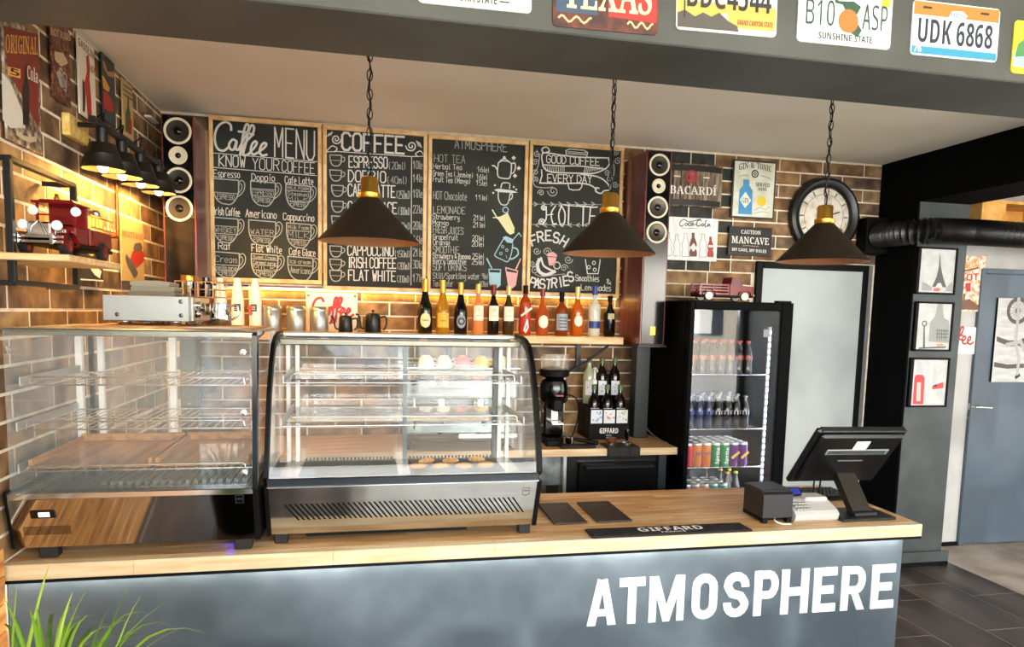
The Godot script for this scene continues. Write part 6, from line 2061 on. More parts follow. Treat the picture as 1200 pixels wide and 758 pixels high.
	side_profile(g, x1 - 0.002, x1 + 0.014, [[-2.396, 1.05], [-2.43, 1.05], [-2.462, 1.545], [-2.60, 1.556], [-2.60, 1.566], [-2.440, 1.566], [-2.425, 1.555]])
	part("side_frame", g, M.black_gloss, t)
	for q in [[1.10], [1.30], [1.50]]: part("fixing", lathed([[0.010, 0], [0.010, 0.006], [0, 0.008]], Vector3(x1 - 0.030, q[0], -2.424), 14, FACE_Z), M.chrome, t)
	part("fixing", lathed([[0.012, 0], [0.012, 0.006], [0, 0.008]], Vector3(x0 + 0.020, 1.50, -2.424), 14, FACE_Z), M.chrome, t)
	# glass
	part("front_glass", boxg(Vector3(x0 + 0.008, 1.052, -2.432), Vector3(x1 - 0.002, 1.556, -2.427)), M.glass, t)
	part("side_glass", boxg(Vector3(x0 + 0.003, 1.052, -2.985), Vector3(x0 + 0.008, 1.556, -2.436)), M.glass, t)
	part("side_glass", boxg(Vector3(x1 - 0.008, 1.052, -2.985), Vector3(x1 - 0.003, 1.556, -2.436)), M.glass, t)
	part("sliding_door", boxg(Vector3(x0 + 0.02, 1.052, -2.975), Vector3(-0.73, 1.556, -2.970)), M.glass, t)
	part("sliding_door", boxg(Vector3(-0.76, 1.052, -2.986), Vector3(x1 - 0.02, 1.556, -2.981)), M.glass, t)
	part("top_panel", boxg(Vector3(x0, 1.556, -2.99), Vector3(x1, 1.568, -2.44), 0.002), M.alu, t)
	part("front_rail", boxg(Vector3(x0, 1.546, -2.452), Vector3(x1, 1.567, -2.432), 0.003), mat("8d8f86", 0.25, 0.8), t)
	for q in [[-1.098, 0.024], [-1.02, 0.02], [-0.764, 0.024], [-0.385, 0.02]]:
		part("rear_post", boxg(Vector3(q[0], 1.05, -2.99), Vector3(q[0] + q[1], 1.556, -2.965), 0.002), M.white_plastic, t)
	part("rear_gasket", boxg(Vector3(-1.050, 1.05, -2.988), Vector3(-1.036, 1.556, -2.966)), M.black, t)
	wire_shelf_at(t, -1.075, x1 - 0.015, -2.485, -2.955, 1.388, 26, 0.020)
	wire_shelf_at(t, -1.085, x1 - 0.015, -2.475, -2.955, 1.244, 26, 0.020)
	wire_shelf_at(t, -1.085, x1 - 0.015, -2.475, -2.955, 1.108, 26, 0.010)
	# louvres on the deck
	for k in 18: part("louvre", boxg(Vector3(-0.86 + k * 0.026, 1.050, -2.80), Vector3(-0.86 + k * 0.026 + 0.012, 1.062, -2.50)), mat("4b5355", 0.3, 0.6), t)
	# two wooden trays on the lowest shelf
	for q in [[-1.075, -0.705, "wooden serving tray on the lowest wire shelf beside the brick wall"], [-0.695, -0.395, "wooden serving tray on the lowest wire shelf beside the black end frame"]]:
		var tr := thing("wooden_tray", q[2], "tray", Vector3((q[0] + q[1]) / 2, 1.110, -2.72), 0.0, "wooden trays in the upright case")
		part("tray_base", boxg(Vector3(q[0], 1.1105, -2.945), Vector3(q[1], 1.119, -2.49), 0.002), M.tray_wood, tr)
		part("tray_rim", boxg(Vector3(q[0], 1.119, -2.945), Vector3(q[1], 1.148, -2.933), 0.002), M.tray_wood, tr)
		part("tray_rim", boxg(Vector3(q[0], 1.119, -2.933), Vector3(q[0] + 0.012, 1.140, -2.50), 0.002), M.tray_wood, tr)
		part("tray_rim", boxg(Vector3(q[1] - 0.012, 1.119, -2.933), Vector3(q[1], 1.140, -2.50), 0.002), M.tray_wood, tr)
	# ---- curved refrigerated case
	x0 = -0.333
	x1 = 0.618
	t = thing("curved_display_case", "refrigerated countertop case with curved glass front and slotted steel panel", "display case", Vector3((x0 + x1) / 2, CT, -2.74))
	var prof := [[-2.424, 1.075], [-2.448, 1.17], [-2.478, 1.25], [-2.517, 1.348], [-2.578, 1.446], [-2.645, 1.515], [-2.72, 1.540], [-2.80, 1.550], [-2.90, 1.553]]
	g = G.new()
	side_profile(g, x0 + 0.008, x1 - 0.008, [[-2.426, 1.04], [-2.496, 0.866], [-2.99, 0.866], [-2.99, 1.006], [-2.45, 1.006]])
	part("base_body", g, M.black, t)
	g = G.new()
	side_profile(g, x0 + 0.004, x1 - 0.004, [[-2.420, 1.045], [-2.490, 0.862], [-2.495, 0.862], [-2.425, 1.045]])
	fp = part("front_panel", g, M.steel_brushed, t, "brushed steel slotted front")
	part("sill", boxg(Vector3(x0 + 0.004, 1.045, -2.45), Vector3(x1 - 0.004, 1.075, -2.418), 0.003), mat("23282c", 0.2, 0.3), t)
	part("sill_edge", boxg(Vector3(x0 + 0.004, 1.043, -2.424), Vector3(x1 - 0.004, 1.050, -2.414), 0.002), M.chrome, t)
	for p in [[x0 + 0.04, -2.52], [x1 - 0.035, -2.52], [x0 + 0.04, -2.94], [x1 - 0.035, -2.94]]:
		part("foot", boxg(Vector3(p[0] - 0.022, CT, p[1] - 0.022), Vector3(p[0] + 0.022, 0.866, p[1] + 0.018), 0.003), M.rubber, t)
	part("compressor_tray", boxg(Vector3(x0 + 0.12, 0.838, -2.92), Vector3(x1 - 0.25, 0.866, -2.53)), M.black, t)
	# slots
	nf = Vector3(0, -0.357, 0.934).normalized()
	up = Vector3(0, 0.934, 0.357).normalized()
	bx = Basis(Vector3(1, 0, 0), up, nf)
	var at2 := func(x: float, y: float) -> Vector3: return Vector3(x, y, lerpf(-2.490, -2.420, (y - 0.862) / 0.183))
	var sa := pz(336, 600, -2.46)
	var sb := pz(611, 591, -2.46)
	var n := 46
	var slot_mesh: ArrayMesh
	var hgt := 0.068
	for k in n:
		var x := lerpf(sa.x, sb.x - 0.03, float(k) / (n - 1))
		if k == 23 or k == 24:
			pass
		var o := MeshInstance3D.new()
		if slot_mesh == null:
			var sg := G.new()
			sg.prism([[0.0, hgt / 2], [0.007, hgt / 2], [0.053, -hgt / 2], [0.046, -hgt / 2]], 0.0002, 0.0008)
			slot_mesh = sg.mesh(Transform3D.IDENTITY)
		o.mesh = slot_mesh
		o.material_override = M.black
		o.name = numbered("vent_slot", fp)
		fp.add_child(o, true)
		o.global_transform = Transform3D(bx, at2.call(x - 0.01, 0.948))
	g = G.new()
	g.xf = Transform3D(bx, at2.call(pz(617, 571, -2.43).x, 1.003) + nf * 0.0008)
	g.band([[-0.013, -0.012], [0, -0.018], [0.013, -0.012], [0.013, 0.014], [-0.013, 0.014]], 0.0014, 0, 0, true)
	g.band([[-0.009, 0.003], [0.009, 0.003]], 0.0025, 0, 0)
	part("emblem", g, mat("3a3f44", 0.5), fp)
	# black end frames following the curve
	for e in [[x0 - 0.004, x0 + 0.010], [x1 - 0.010, x1 + 0.006]]:
		g = G.new()
		var out: Array = [[-2.416, 1.045], [-2.486, 0.858], [-2.505, 0.858], [-2.452, 1.045]]
		side_profile(g, e[0], e[1], out)
		part("end_cap", g, M.black, t)
		g = G.new()
		var loop: Array = []
		for p in prof: loop.append([p[0] + 0.012, p[1] + 0.006])
		var inner: Array = []
		for k in range(prof.size() - 1, -1, -1): inner.append([prof[k][0] - 0.022, prof[k][1] - 0.016])
		side_profile(g, e[0], e[1], loop + inner)
		part("curved_frame", g, M.black, t)
	for xx in [x0 + 0.001, x1 - 0.006]:
		g = G.new()
		var sgl: Array = [[-2.455, 1.075]]
		for p in prof: sgl.append([p[0] - 0.02, p[1] - 0.012])
		sgl.append_array([[-2.985, 1.54], [-2.985, 1.075]])
		side_profile(g, xx, xx + 0.005, sgl)
		part("side_glass", g, M.glass, t)
	# curved front glass
	g = G.new()
	var fine: Array = []
	for k in prof.size() - 1:
		for j in 4:
			var a := Vector2(prof[maxi(k - 1, 0)][0], prof[maxi(k - 1, 0)][1])
			var b := Vector2(prof[k][0], prof[k][1])
			var c := Vector2(prof[k + 1][0], prof[k + 1][1])
			var d := Vector2(prof[mini(k + 2, prof.size() - 1)][0], prof[mini(k + 2, prof.size() - 1)][1])
			fine.append(b.cubic_interpolate(c, a, d, j / 4.0))
	for k in fine.size() - 1:
		var p: Vector2 = fine[k]
		var q: Vector2 = fine[k + 1]
		var np := Vector2(fine[mini(k + 1, fine.size() - 1)].y - fine[maxi(k - 1, 0)].y, -(fine[mini(k + 1, fine.size() - 1)].x - fine[maxi(k - 1, 0)].x)).normalized()
		var nq := Vector2(fine[mini(k + 2, fine.size() - 1)].y - p.y, -(fine[mini(k + 2, fine.size() - 1)].x - p.x)).normalized()
		var n0 := Vector3(0, np.y, np.x)
		var n1 := Vector3(0, nq.y, nq.x)
		var A := Vector3(x0 + 0.01, p.y, p.x)
		var B := Vector3(x1 - 0.01, p.y, p.x)
		var C := Vector3(x1 - 0.01, q.y, q.x)
		var D := Vector3(x0 + 0.01, q.y, q.x)
		g.tri(A, B, C, n0, n0, n1)
		g.tri(A, C, D, n0, n1, n1)
	part("curved_glass", g, M.glass, t)
	part("top_panel", boxg(Vector3(x0 + 0.01, 1.538, -2.99), Vector3(x1 - 0.01, 1.553, -2.88), 0.002), M.alu, t)
	part("light_housing", boxg(Vector3(x0 + 0.012, 1.510, -2.80), Vector3(x1 - 0.012, 1.535, -2.74), 0.004), mat("6f6d62", 0.25, 0.7), t)
	part("rear_frame", boxg(Vector3(x0 + 0.01, 1.50, -2.99), Vector3(x1 - 0.01, 1.538, -2.97)), mat("3a3d3c", 0.3, 0.5), t)
	part("sliding_door", boxg(Vector3(x0 + 0.03, 1.018, -2.978), Vector3(0.17, 1.50, -2.973)), M.glass, t)
	part("sliding_door", boxg(Vector3(0.13, 1.018, -2.990), Vector3(x1 - 0.03, 1.50, -2.985)), M.glass, t)
	part("door_stile", boxg(Vector3(0.150, 1.018, -2.995), Vector3(0.168, 1.50, -2.968)), mat("5a6264", 0.3, 0.4), t)
	for q in [x0 + 0.012, x0 + 0.048, x1 - 0.062, x1 - 0.026]:
		part("rear_post", boxg(Vector3(q, 1.018, -2.985), Vector3(q + 0.016, 1.51, -2.955), 0.002), M.white_plastic, t)
	part("rear_post_dark", boxg(Vector3(x1 - 0.082, 1.018, -2.985), Vector3(x1 - 0.066, 1.51, -2.958)), mat("2f3333", 0.4), t)
	for s in [[1.385, -2.60, 0.026], [1.238, -2.535, 0.026]]:
		part("glass_shelf", boxg(Vector3(x0 + 0.05, s[0] + 0.004, -2.95), Vector3(x1 - 0.05, s[0] + 0.009, s[1] - 0.02)), M.glass_shelf, t)
		wire_shelf_at(t, x0 + 0.045, x1 - 0.045, s[1], -2.955, s[0], 34, s[2])
	part("deck", boxg(Vector3(x0 + 0.012, 1.006, -2.985), Vector3(x1 - 0.012, 1.018, -2.452)), mat("9a9c98", 0.25, 0.8), t)
	# black ribbed mats on the deck and pastries
	for q in [[-0.25, 0.12, "black ribbed rubber tray mat in the curved case under the left shelves"], [0.17, 0.54, "black ribbed rubber tray mat in the curved case holding golden pastries"]]:
		var mt := thing("tray_mat", q[2], "mat", Vector3((q[0] + q[1]) / 2, 1.018, -2.76))
		part("sheet", boxg(Vector3(q[0], 1.0182, -2.93), Vector3(q[1], 1.026, -2.62), 0.002), M.rubber, mt)
		for k in 24: part("rib", boxg(Vector3(q[0] + 0.006 + k * (q[1] - q[0] - 0.012) / 24, 1.026, -2.93), Vector3(q[0] + 0.013 + k * (q[1] - q[0] - 0.012) / 24, 1.038, -2.922)), M.rubber, mt)
	var pastry := thing("pastry", "small golden baked pastry on the black mat in the curved case", "pastry", Vector3(0.20, 1.026, -2.74), 0.0, "pastries in the curved case")
	g = G.new()
	var lay_pts: Array = []
	for k in 9: lay_pts.append(Vector3(0.20 - 0.034 + k * 0.0085, 1.026 + 0.012, -2.74 + 0.006 * sin(PI * k / 8.0)))
	g.tube(lay_pts, [0.004, 0.009, 0.012, 0.0135, 0.014, 0.0135, 0.012, 0.009, 0.004], 8)
	part("crust", g, noisy(["9a5a1e", "c98a3c", "e2b266"], [0.2, 0.5, 0.85], 90, 0.03, 0.5, 0.0, Vector3(10, 10, 10)), pastry)
	for q in [[0.29, -2.74], [0.38, -2.73], [0.47, -2.74], [0.24, -2.83], [0.34, -2.83], [0.45, -2.84]]:
		copy(pastry, "pastry", Vector3(q[0], 1.026, q[1]), rng.randf_range(-0.4, 0.4))

# ---------------------------------------------------------------- things on the counter and on the cases
func on_counter(quad: Array, y: float) -> Array:
	var out: Array = []
	for p in quad: out.append(py(p[0], p[1], y))
	return out
func slab(g: G, c: Array, y0: float, y1: float) -> void:
	var lo: Array = []
	var hi: Array = []
	for p in c:
		lo.append(Vector3(p.x, y0, p.z)); hi.append(Vector3(p.x, y1, p.z))
	var mid: Vector3 = (lo[0] + lo[2]) / 2
	g.quad(hi[0], hi[1], hi[2], hi[3], Vector3.UP)
	g.quad(lo[0], lo[1], lo[2], lo[3], Vector3.DOWN)
	for k in 4:
		var q := (k + 1) % 4
		g.quad(lo[k], lo[q], hi[q], hi[k], (lo[k] + lo[q]) / 2 - mid)
func counter_things() -> void:
	# bar mat
	var t := thing("bar_mat", "long black rubber bar mat with white lettering along the worktop edge", "mat", Vector3(1.15, CT, -2.45))
	part("sheet", boxg(Vector3(0.818, CT + 0.0005, -2.500), Vector3(1.472, 0.832, -2.403), 0.003), M.rubber, t)
	var g := G.new()
	for k in 62:
		for r in 7:
			var o := Vector3(0.832 + k * 0.0102, 0.832, -2.490 + r * 0.0115)
			if k > 17 and k < 46: continue
			g.box(o, o + Vector3(0.005, 0.0025, 0.006))
	part("nubs", g, M.rubber, t)
	var pl := ["y", 0.8328]
	g = G.new()
	text(g, "GIFFARD", "sans_bold", Vector3(1.02, 0.8330, -2.436), Vector3(0.265, 0, 0), Vector3(0, 0, -0.046), Vector3.UP)
	text(g, "FRANCE", "sans_bold", Vector3(1.10, 0.8330, -2.415), Vector3(0.10, 0, 0), Vector3(0, 0, -0.013), Vector3.UP)
	part("lettering", g, mat("eceae6", 0.5), t)
	# menus
	for q in [[[0.722, -2.585], [0.858, -2.865], "dark brown menu folder lying beside the curved display case"], [[0.899, -2.585], [1.046, -2.866], "dark brown menu folder lying behind the bar mat"]]:
		var a := Vector3(q[0][0], CT + 0.0004, q[1][1])
		var b := Vector3(q[1][0], CT + 0.011, q[0][1])
		var mn := thing("menu_folder", q[2], "menu", Vector3((a.x + b.x) / 2, CT, (a.z + b.z) / 2))
		part("cover", boxg(a, b, 0.003), mat("241b15", 0.45), mn)
		part("pages", boxg(a + Vector3(0.003, 0.003, 0.004), b + Vector3(0.0006, -0.004, 0.0006)), mat("3b322b", 0.7), mn)
		g = G.new()
		text(g, "ATMOSPHERE", "serif", Vector3(a.x + 0.03, b.y + 0.0006, -2.80), Vector3(b.x - a.x - 0.06, 0, 0), Vector3(0, 0, -0.010), Vector3.UP)
		part("lettering", g, mat("9a8a5a", 0.5), mn, "small gold lettering")
	# receipt printer
	t = thing("receipt_printer", "black boxy receipt printer on the worktop", "printer", Vector3(1.63, CT, -2.56))
	g = G.new()
	side_profile(g, 1.568, 1.700, [[-2.495, CT + 0.022], [-2.495, CT + 0.118], [-2.515, CT + 0.130], [-2.63, CT + 0.130], [-2.645, CT + 0.118], [-2.645, CT + 0.022]])
	part("casing", g, mat("17181a", 0.45), t)
	part("lid", boxg(Vector3(1.566, CT + 0.125, -2.648), Vector3(1.702, CT + 0.135, -2.505), 0.004), mat("1d1e20", 0.4), t)
	part("base_skirt", boxg(Vector3(1.566, CT + 0.006, -2.646), Vector3(1.702, CT + 0.024, -2.52), 0.003), M.black, t)
	for xx in [1.568, 1.676]: part("foot", boxg(Vector3(xx, CT, -2.515), Vector3(xx + 0.024, CT + 0.024, -2.494), 0.002), M.black, t)
	g = G.new()
	g.tube(smooth3([Vector3(1.66, CT + 0.012, -2.55), Vector3(1.62, CT + 0.012, -2.49), Vector3(1.64, CT + 0.005, -2.47), Vector3(1.675, CT + 0.004, -2.462)], 4), 0.003, 6)
	part("cable", g, M.white_plastic, t)
	# white cash register terminal
	t = thing("card_terminal", "white fiscal cash terminal with a small blue display beside the printer", "terminal", Vector3(1.82, CT, -2.55))
	g = G.new()
	side_profile(g, 1.712, 1.912, [[-2.492, CT + 0.008], [-2.486, CT + 0.032], [-2.50, CT + 0.045], [-2.58, CT + 0.075], [-2.64, CT + 0.078], [-2.64, CT + 0.004], [-2.50, CT]])
	part("casing", g, mat("aeada9", 0.45), t)
	part("paper_cover", boxg(Vector3(1.80, CT + 0.066, -2.635), Vector3(1.905, CT + 0.084, -2.555), 0.006), mat("b9b7b3", 0.45), t)
	g = G.new()
	g.xf = Transform3D(Basis(Vector3.RIGHT, -0.7), Vector3(1.765, CT + 0.095, -2.61))
	g.box(Vector3(-0.045, -0.018, -0.006), Vector3(0.045, 0.020, 0.006), 0.002)
	var dp := part("display_housing", g, M.black, t)
	g = G.new()
	g.xf = Transform3D(Basis(Vector3.RIGHT, -0.7), Vector3(1.765, CT + 0.095, -2.61))
	g.box(Vector3(-0.040, -0.014, 0.006), Vector3(0.040, 0.016, 0.0068))
	part("display", g, mat("232a78", 0.2), dp, "blue display")
	g = G.new()
	for r in 3:
		for k in 5: g.box(Vector3(1.725 + k * 0.014, CT + 0.050 + r * 0.007, -2.508 - r * 0.018), Vector3(1.735 + k * 0.014, CT + 0.056 + r * 0.007, -2.496 - r * 0.018))
	part("keys", g, mat("9a9995", 0.5), t)
	# keyboard
	t = thing("keyboard", "black keyboard lying behind the white cash terminal", "keyboard", Vector3(2.05, CT, -2.86))
	part("case", boxg(Vector3(1.82, CT, -2.95), Vector3(2.215, CT + 0.016, -2.78), 0.004), M.black, t)
	var key_m := mat("29292a", 0.5)
	var km := boxg(Vector3(-0.0085, 0, -0.0085), Vector3(0.0085, 0.007, 0.0085), 0.002).mesh(Transform3D.IDENTITY)
	for r in 5:
		for k in 18:
			var o := MeshInstance3D.new()
			o.mesh = km
			o.material_override = key_m
			o.name = numbered("key", t)
			t.add_child(o, true)
			o.global_position = Vector3(1.845 + k * 0.0205, CT + 0.0165, -2.93 + r * 0.031)
	# point of sale monitor seen from behind
	t = thing("pos_monitor", "black point of sale touch monitor seen from behind on a tilted stand", "monitor", Vector3(2.03, CT, -2.55))
	part("stand_base", boxg(Vector3(1.915, CT, -2.63), Vector3(2.170, CT + 0.014, -2.465), 0.004), mat("141516", 0.4), t)
	g = G.new()
	g.xf = Transform3D(Basis(Vector3(0, 0, 1), Vector3(0, 1, 0), Vector3(-1, 0, 0)), Vector3.ZERO)
	g.prism([[-2.505, CT + 0.014], [-2.545, CT + 0.014], [-2.685, 0.985], [-2.645, 1.0]], -2.00, -2.088)
	part("stand_arm", g, mat("1f1b17", 0.4), t)
	part("stand_foot", boxg(Vector3(1.992, CT + 0.014, -2.55), Vector3(2.096, CT + 0.030, -2.49), 0.003), mat("1a1b1c", 0.4), t)
	# tilted housing: local x right, y up the slope, z towards the viewer
	var upv := Vector3(0, 0.262, 0.195).normalized()
	var xx := Vector3(1, -0.012, 0.0).normalized()
	var nz := xx.cross(upv).normalized()
	var B := Basis(xx, upv, nz)
	var o0 := Vector3(1.805, 0.931, -2.695)
	var W := 0.425
	var H := 0.327
	g = G.new()
	g.xf = Transform3D(B, o0)
	g.box(Vector3(0, 0, -0.034), Vector3(W, H, -0.008), 0.008)
	part("screen_frame", g, mat("101113", 0.35), t)
	g = G.new()
	g.xf = Transform3D(B, o0)
	g.box(Vector3(0.018, 0.03, -0.01), Vector3(W - 0.018, H - 0.012, 0.012), 0.01)
	var sh := part("back_shell", g, mat("0c0d0f", 0.3), t)
	g = G.new()
	g.xf = Transform3D(B, o0)
	g.box(Vector3(0.075, 0.205, 0.010), Vector3(W - 0.055, 0.236, 0.015), 0.002)
	part("vent_panel", g, mat("8d9496", 0.4, 0.4), sh, "grey vent strip")
	g = G.new()
	g.xf = Transform3D(B, o0)
	for k in 26: g.box(Vector3(0.085 + k * 0.0105, 0.210, 0.015), Vector3(0.091 + k * 0.0105, 0.231, 0.0156))
	part("vent_slits", g, M.black, sh)
	g = G.new()
	g.xf = Transform3D(B, o0)
	g.box(Vector3(0.19, 0.236, 0.012), Vector3(0.255, 0.285, 0.0135))
	part("sticker", g, mat("d9dad6", 0.5), sh, "white sticker")
	g = G.new()
	g.xf = Transform3D(B, o0)
	g.box(Vector3(0.155, 0.165, 0.012), Vector3(0.275, 0.171, 0.017), 0.001)
	part("cable_cover", g, mat("5b6062", 0.4, 0.3), sh)
	g = G.new()
	g.xf = Transform3D(B, o0)
	g.box(Vector3(0.02, H - 0.006, -0.034), Vector3(W - 0.006, H + 0.001, -0.006), 0.002)
	part("top_bezel", g, mat("2b2d30", 0.25, 0.3), t)
	g = G.new()
	g.tube(smooth3([Vector3(1.97, 0.95, -2.70), Vector3(1.955, 0.88, -2.68), Vector3(1.965, 0.84, -2.66), Vector3(1.99, CT + 0.006, -2.70)], 4), 0.004, 6)
	g.tube(smooth3([Vector3(1.94, 0.95, -2.70), Vector3(1.93, 0.89, -2.69), Vector3(1.945, 0.845, -2.68), Vector3(1.93, CT + 0.006, -2.72)], 4), 0.004, 6)
	part("cable", g, M.black, t)
	# ---- on top of the upright case
	var yt := 1.568
	g = G.new()
	g.box(Vector3(-0.975, yt, -2.98), Vector3(-0.39, yt + 0.006, -2.52), 0.0015)
	single("cardboard_sheet", g, noisy(["a5794c", "b98d5f", "c9a276"], [0.2, 0.5, 0.85], 92, 0.01, 0.8, 0.0, Vector3(4, 4, 4)), "brown cardboard sheet lying on the upright display case", "cardboard", "", Vector3(-0.68, yt, -2.75))
	var a1 := py(222, 378, yt + 0.0062)
	g = G.new()
	slab(g, [Vector3(-0.60, 0, -2.50), Vector3(-0.42, 0, -2.47), Vector3(-0.40, 0, -2.66), Vector3(-0.58, 0, -2.68)], yt + 0.0064, yt + 0.0078)
	single("paper_sheet", g, mat("a9b6cf", 0.6), "pale blue paper sheet over the cardboard edge", "paper", "", Vector3(-0.5, yt, -2.57))
	# amplifier
	t = thing("amplifier", "silver metal hi-fi amplifier standing on the upright display case", "amplifier", Vector3(-0.775, yt, -2.92))
	var ay := yt + 0.022
	part("casing", boxg(Vector3(-0.922, ay, -3.08), Vector3(-0.637, ay + 0.090, -2.75), 0.002), mat("a7afaf", 0.42, 0.5), t)
	part("control_face", boxg(Vector3(-0.637, ay + 0.002, -3.08), Vector3(-0.633, ay + 0.088, -2.80)), mat("b9b3a4", 0.35, 0.6), t)
	for q in [[-2.86, 0.06, 0.014], [-2.86, 0.028, 0.012], [-2.93, 0.05, 0.018], [-3.02, 0.045, 0.024]]:
		part("knob", lathed([[q[2], 0.0], [q[2], 0.012], [q[2] * 0.8, 0.015], [0, 0.015]], Vector3(-0.633, ay + q[1], q[0]), 14, FACE_X), M.chrome, t)
	part("dark_inset", boxg(Vector3(-0.634, ay + 0.012, -2.91), Vector3(-0.6315, ay + 0.04, -2.83)), M.black, t)
	for q in [[-0.875, 0.022], [-0.662, 0.022], [-0.662, 0.072]]:
		part("screw", lathed([[0.008, 0.0], [0.008, 0.002], [0.004, 0.003], [0, 0.0032]], Vector3(q[0], ay + q[1], -2.75), 14, FACE_Z), mat("5b5e5e", 0.3, 0.8), t)
	for q in [[-0.86, -2.78], [-0.69, -2.78], [-0.86, -3.05], [-0.69, -3.05]]:
		part("foot", lathed([[0.020, 0.0], [0.022, 0.003], [0.022, 0.014], [0.018, 0.0165], [0, 0.0165]], Vector3(q[0], yt + 0.006, q[1]), 18), M.chrome, t)
	# folded cloth
	var cy := ay + 0.090
	var c0 := pz(153, 345, -2.86)
	var c1 := pz(208, 345, -2.86)
	t = thing("folded_cloth", "folded grey cloth lying on the silver amplifier", "cloth", Vector3((c0.x + c1.x) / 2, cy, -2.9))
	for k in 3:
		g = G.new()
		var yy := cy + 0.001 + k * 0.0178
		var pr: Array = []
		var xa := c0.x + [0.0, 0.008, 0.004][k] as float
		var xb := c1.x - [0.0, 0.004, 0.02][k] as float
		for j in 9: pr.append([xa + 0.010 - 0.010 * sin(PI * j / 8.0), yy + 0.0088 - 0.0088 * cos(PI * j / 8.0)])
		for j in 5: pr.append([lerpf(xa + 0.02, xb - 0.02, j / 4.0), yy + 0.0176 + [0.001, 0.004, 0.003, 0.004, 0.001][j] * (1.0 if k == 2 else 0.0)])
		for j in 9: pr.append([xb - 0.008 + 0.008 * sin(PI * j / 8.0), yy + 0.0088 + 0.0088 * cos(PI * j / 8.0)])
		g.prism(pr, -2.97, -2.83 - 0.004 * k)
		part("fold", g, mat(["746e5e", "857f6e", "918b79"][k], 0.95), t)
	# wire basket with steel cups on the amplifier
	var b0 := pz(210, 347, -3.0)
	var b1 := pz(262, 347, -3.0)
	t = thing("wire_basket", "small copper wire basket with steel cups on the amplifier", "basket", Vector3((b0.x + b1.x) / 2, cy, -3.0))
	g = G.new()
	var bw := b1.x - b0.x
	for yy in [0.003, 0.032, 0.062]:
		g.tube([Vector3(b0.x, cy + yy, -2.94), Vector3(b1.x, cy + yy, -2.94), Vector3(b1.x, cy + yy, -3.06), Vector3(b0.x, cy + yy, -3.06)], 0.0022, 5, true)
	for k in 7:
		for z in [-2.94, -3.06]: g.tube([Vector3(b0.x + bw * k / 6, cy + 0.002, z), Vector3(b0.x + bw * k / 6, cy + 0.062, z)], 0.0018, 5)
	part("wires", g, mat("b98a5a", 0.3, 0.8), t)
	var cup := thing("steel_cup", "tall steel cup with a gold band standing in the wire basket", "cup", Vector3(b0.x + 0.035, cy + 0.003, -3.0))
	part("cup_body", lathed([[0, 0], [0.022, 0], [0.024, 0.004], [0.026, 0.082], [0.024, 0.082], [0.022, 0.008], [0, 0.006]], Vector3(b0.x + 0.035, cy + 0.003, -3.0), 20), M.chrome, cup)
	part("gold_band", lathed([[0.0262, 0.060], [0.0272, 0.064], [0.0275, 0.080], [0.0265, 0.084]], Vector3(b0.x + 0.035, cy + 0.003, -3.0), 20), M.brass, cup)
	var can := thing("black_bottle", "small black bottle standing in the wire basket", "bottle", Vector3(b0.x + 0.10, cy + 0.003, -3.0))
	part("bottle_body", lathed([[0, 0], [0.024, 0], [0.025, 0.01], [0.025, 0.05], [0.014, 0.062], [0.014, 0.078], [0, 0.080]], Vector3(b0.x + 0.10, cy + 0.003, -3.0), 18), M.black_gloss, can)
	# steel milk jug
	var jo := Vector3(-0.562, yt + 0.006, -2.93)
	t = thing("milk_jug", "small steel milk jug standing beside the amplifier", "jug", jo)
	part("jug_body", lathed([[0, 0], [0.036, 0], [0.040, 0.01], [0.039, 0.045], [0.032, 0.075], [0.034, 0.088], [0.032, 0.088], [0.030, 0.075], [0.036, 0.045], [0.036, 0.012], [0, 0.008]], jo, 22), M.steel, t)
	g = G.new()
	g.tube(smooth3([jo + Vector3(0.036, 0.075, 0), jo + Vector3(0.062, 0.078, 0), jo + Vector3(0.064, 0.04, 0), jo + Vector3(0.040, 0.022, 0)], 4), 0.004, 6)
	part("handle", g, M.steel, t)
	# three white plastic bottles on the wall shelf
	var wb := thing("syrup_bottle", "white plastic bottle with pointed cap on the wall shelf beside the loudspeaker", "bottle", Vector3.ZERO, 0.0, "white plastic bottles by the corner")
	part("bottle_body", lathed([[0, 0], [0.032, 0], [0.034, 0.006], [0.034, 0.165], [0.031, 0.178]], Vector3.ZERO, 22), mat("eee6da", 0.4), wb)
	part("cap", lathed([[0.031, 0.178], [0.030, 0.19], [0.026, 0.235], [0.018, 0.268], [0.016, 0.292], [0, 0.294]], Vector3.ZERO, 20), mat("f1ede4", 0.4), wb)
	part("label_patch", label_patch(0.0346, 0.11, 0.15, -0.5, 0.5), mat("23232a", 0.5), wb)
	g = G.new()
	for k in 3: g.stroke([Vector3(-0.012, 0.138 - k * 0.009, 0.0352), Vector3(0.010, 0.138 - k * 0.009, 0.0352)], 0.003, Vector3(0, 0, 1))
	lay(g, wb, mat("e9e4da", 0.5))
	wb.position = Vector3(pz(258, 360, -4.18).x, 1.513, -4.19)
	copy(wb, "syrup_bottle", Vector3(pz(279, 360, -4.18).x, 1.513, -4.17), 0.1, "white plastic bottle standing between two like bottles on the wall shelf")
	var w3 := copy(wb, "syrup_bottle", Vector3(pz(300, 360, -4.18).x, 1.513, -4.16), -0.15, "white plastic bottle with a red strawberry mark beside the metal canisters")
	var wp := w3.global_transform
	g = G.new()
	disc(g, wp * Vector3(-0.016, 0.10, 0.038), 0.012, Vector3(0, 0, 1))
	disc(g, wp * Vector3(-0.020, 0.13, 0.038), 0.014, Vector3(0, 0, 1))
	part("red_mark", g, mat("d8473a", 0.5), w3)

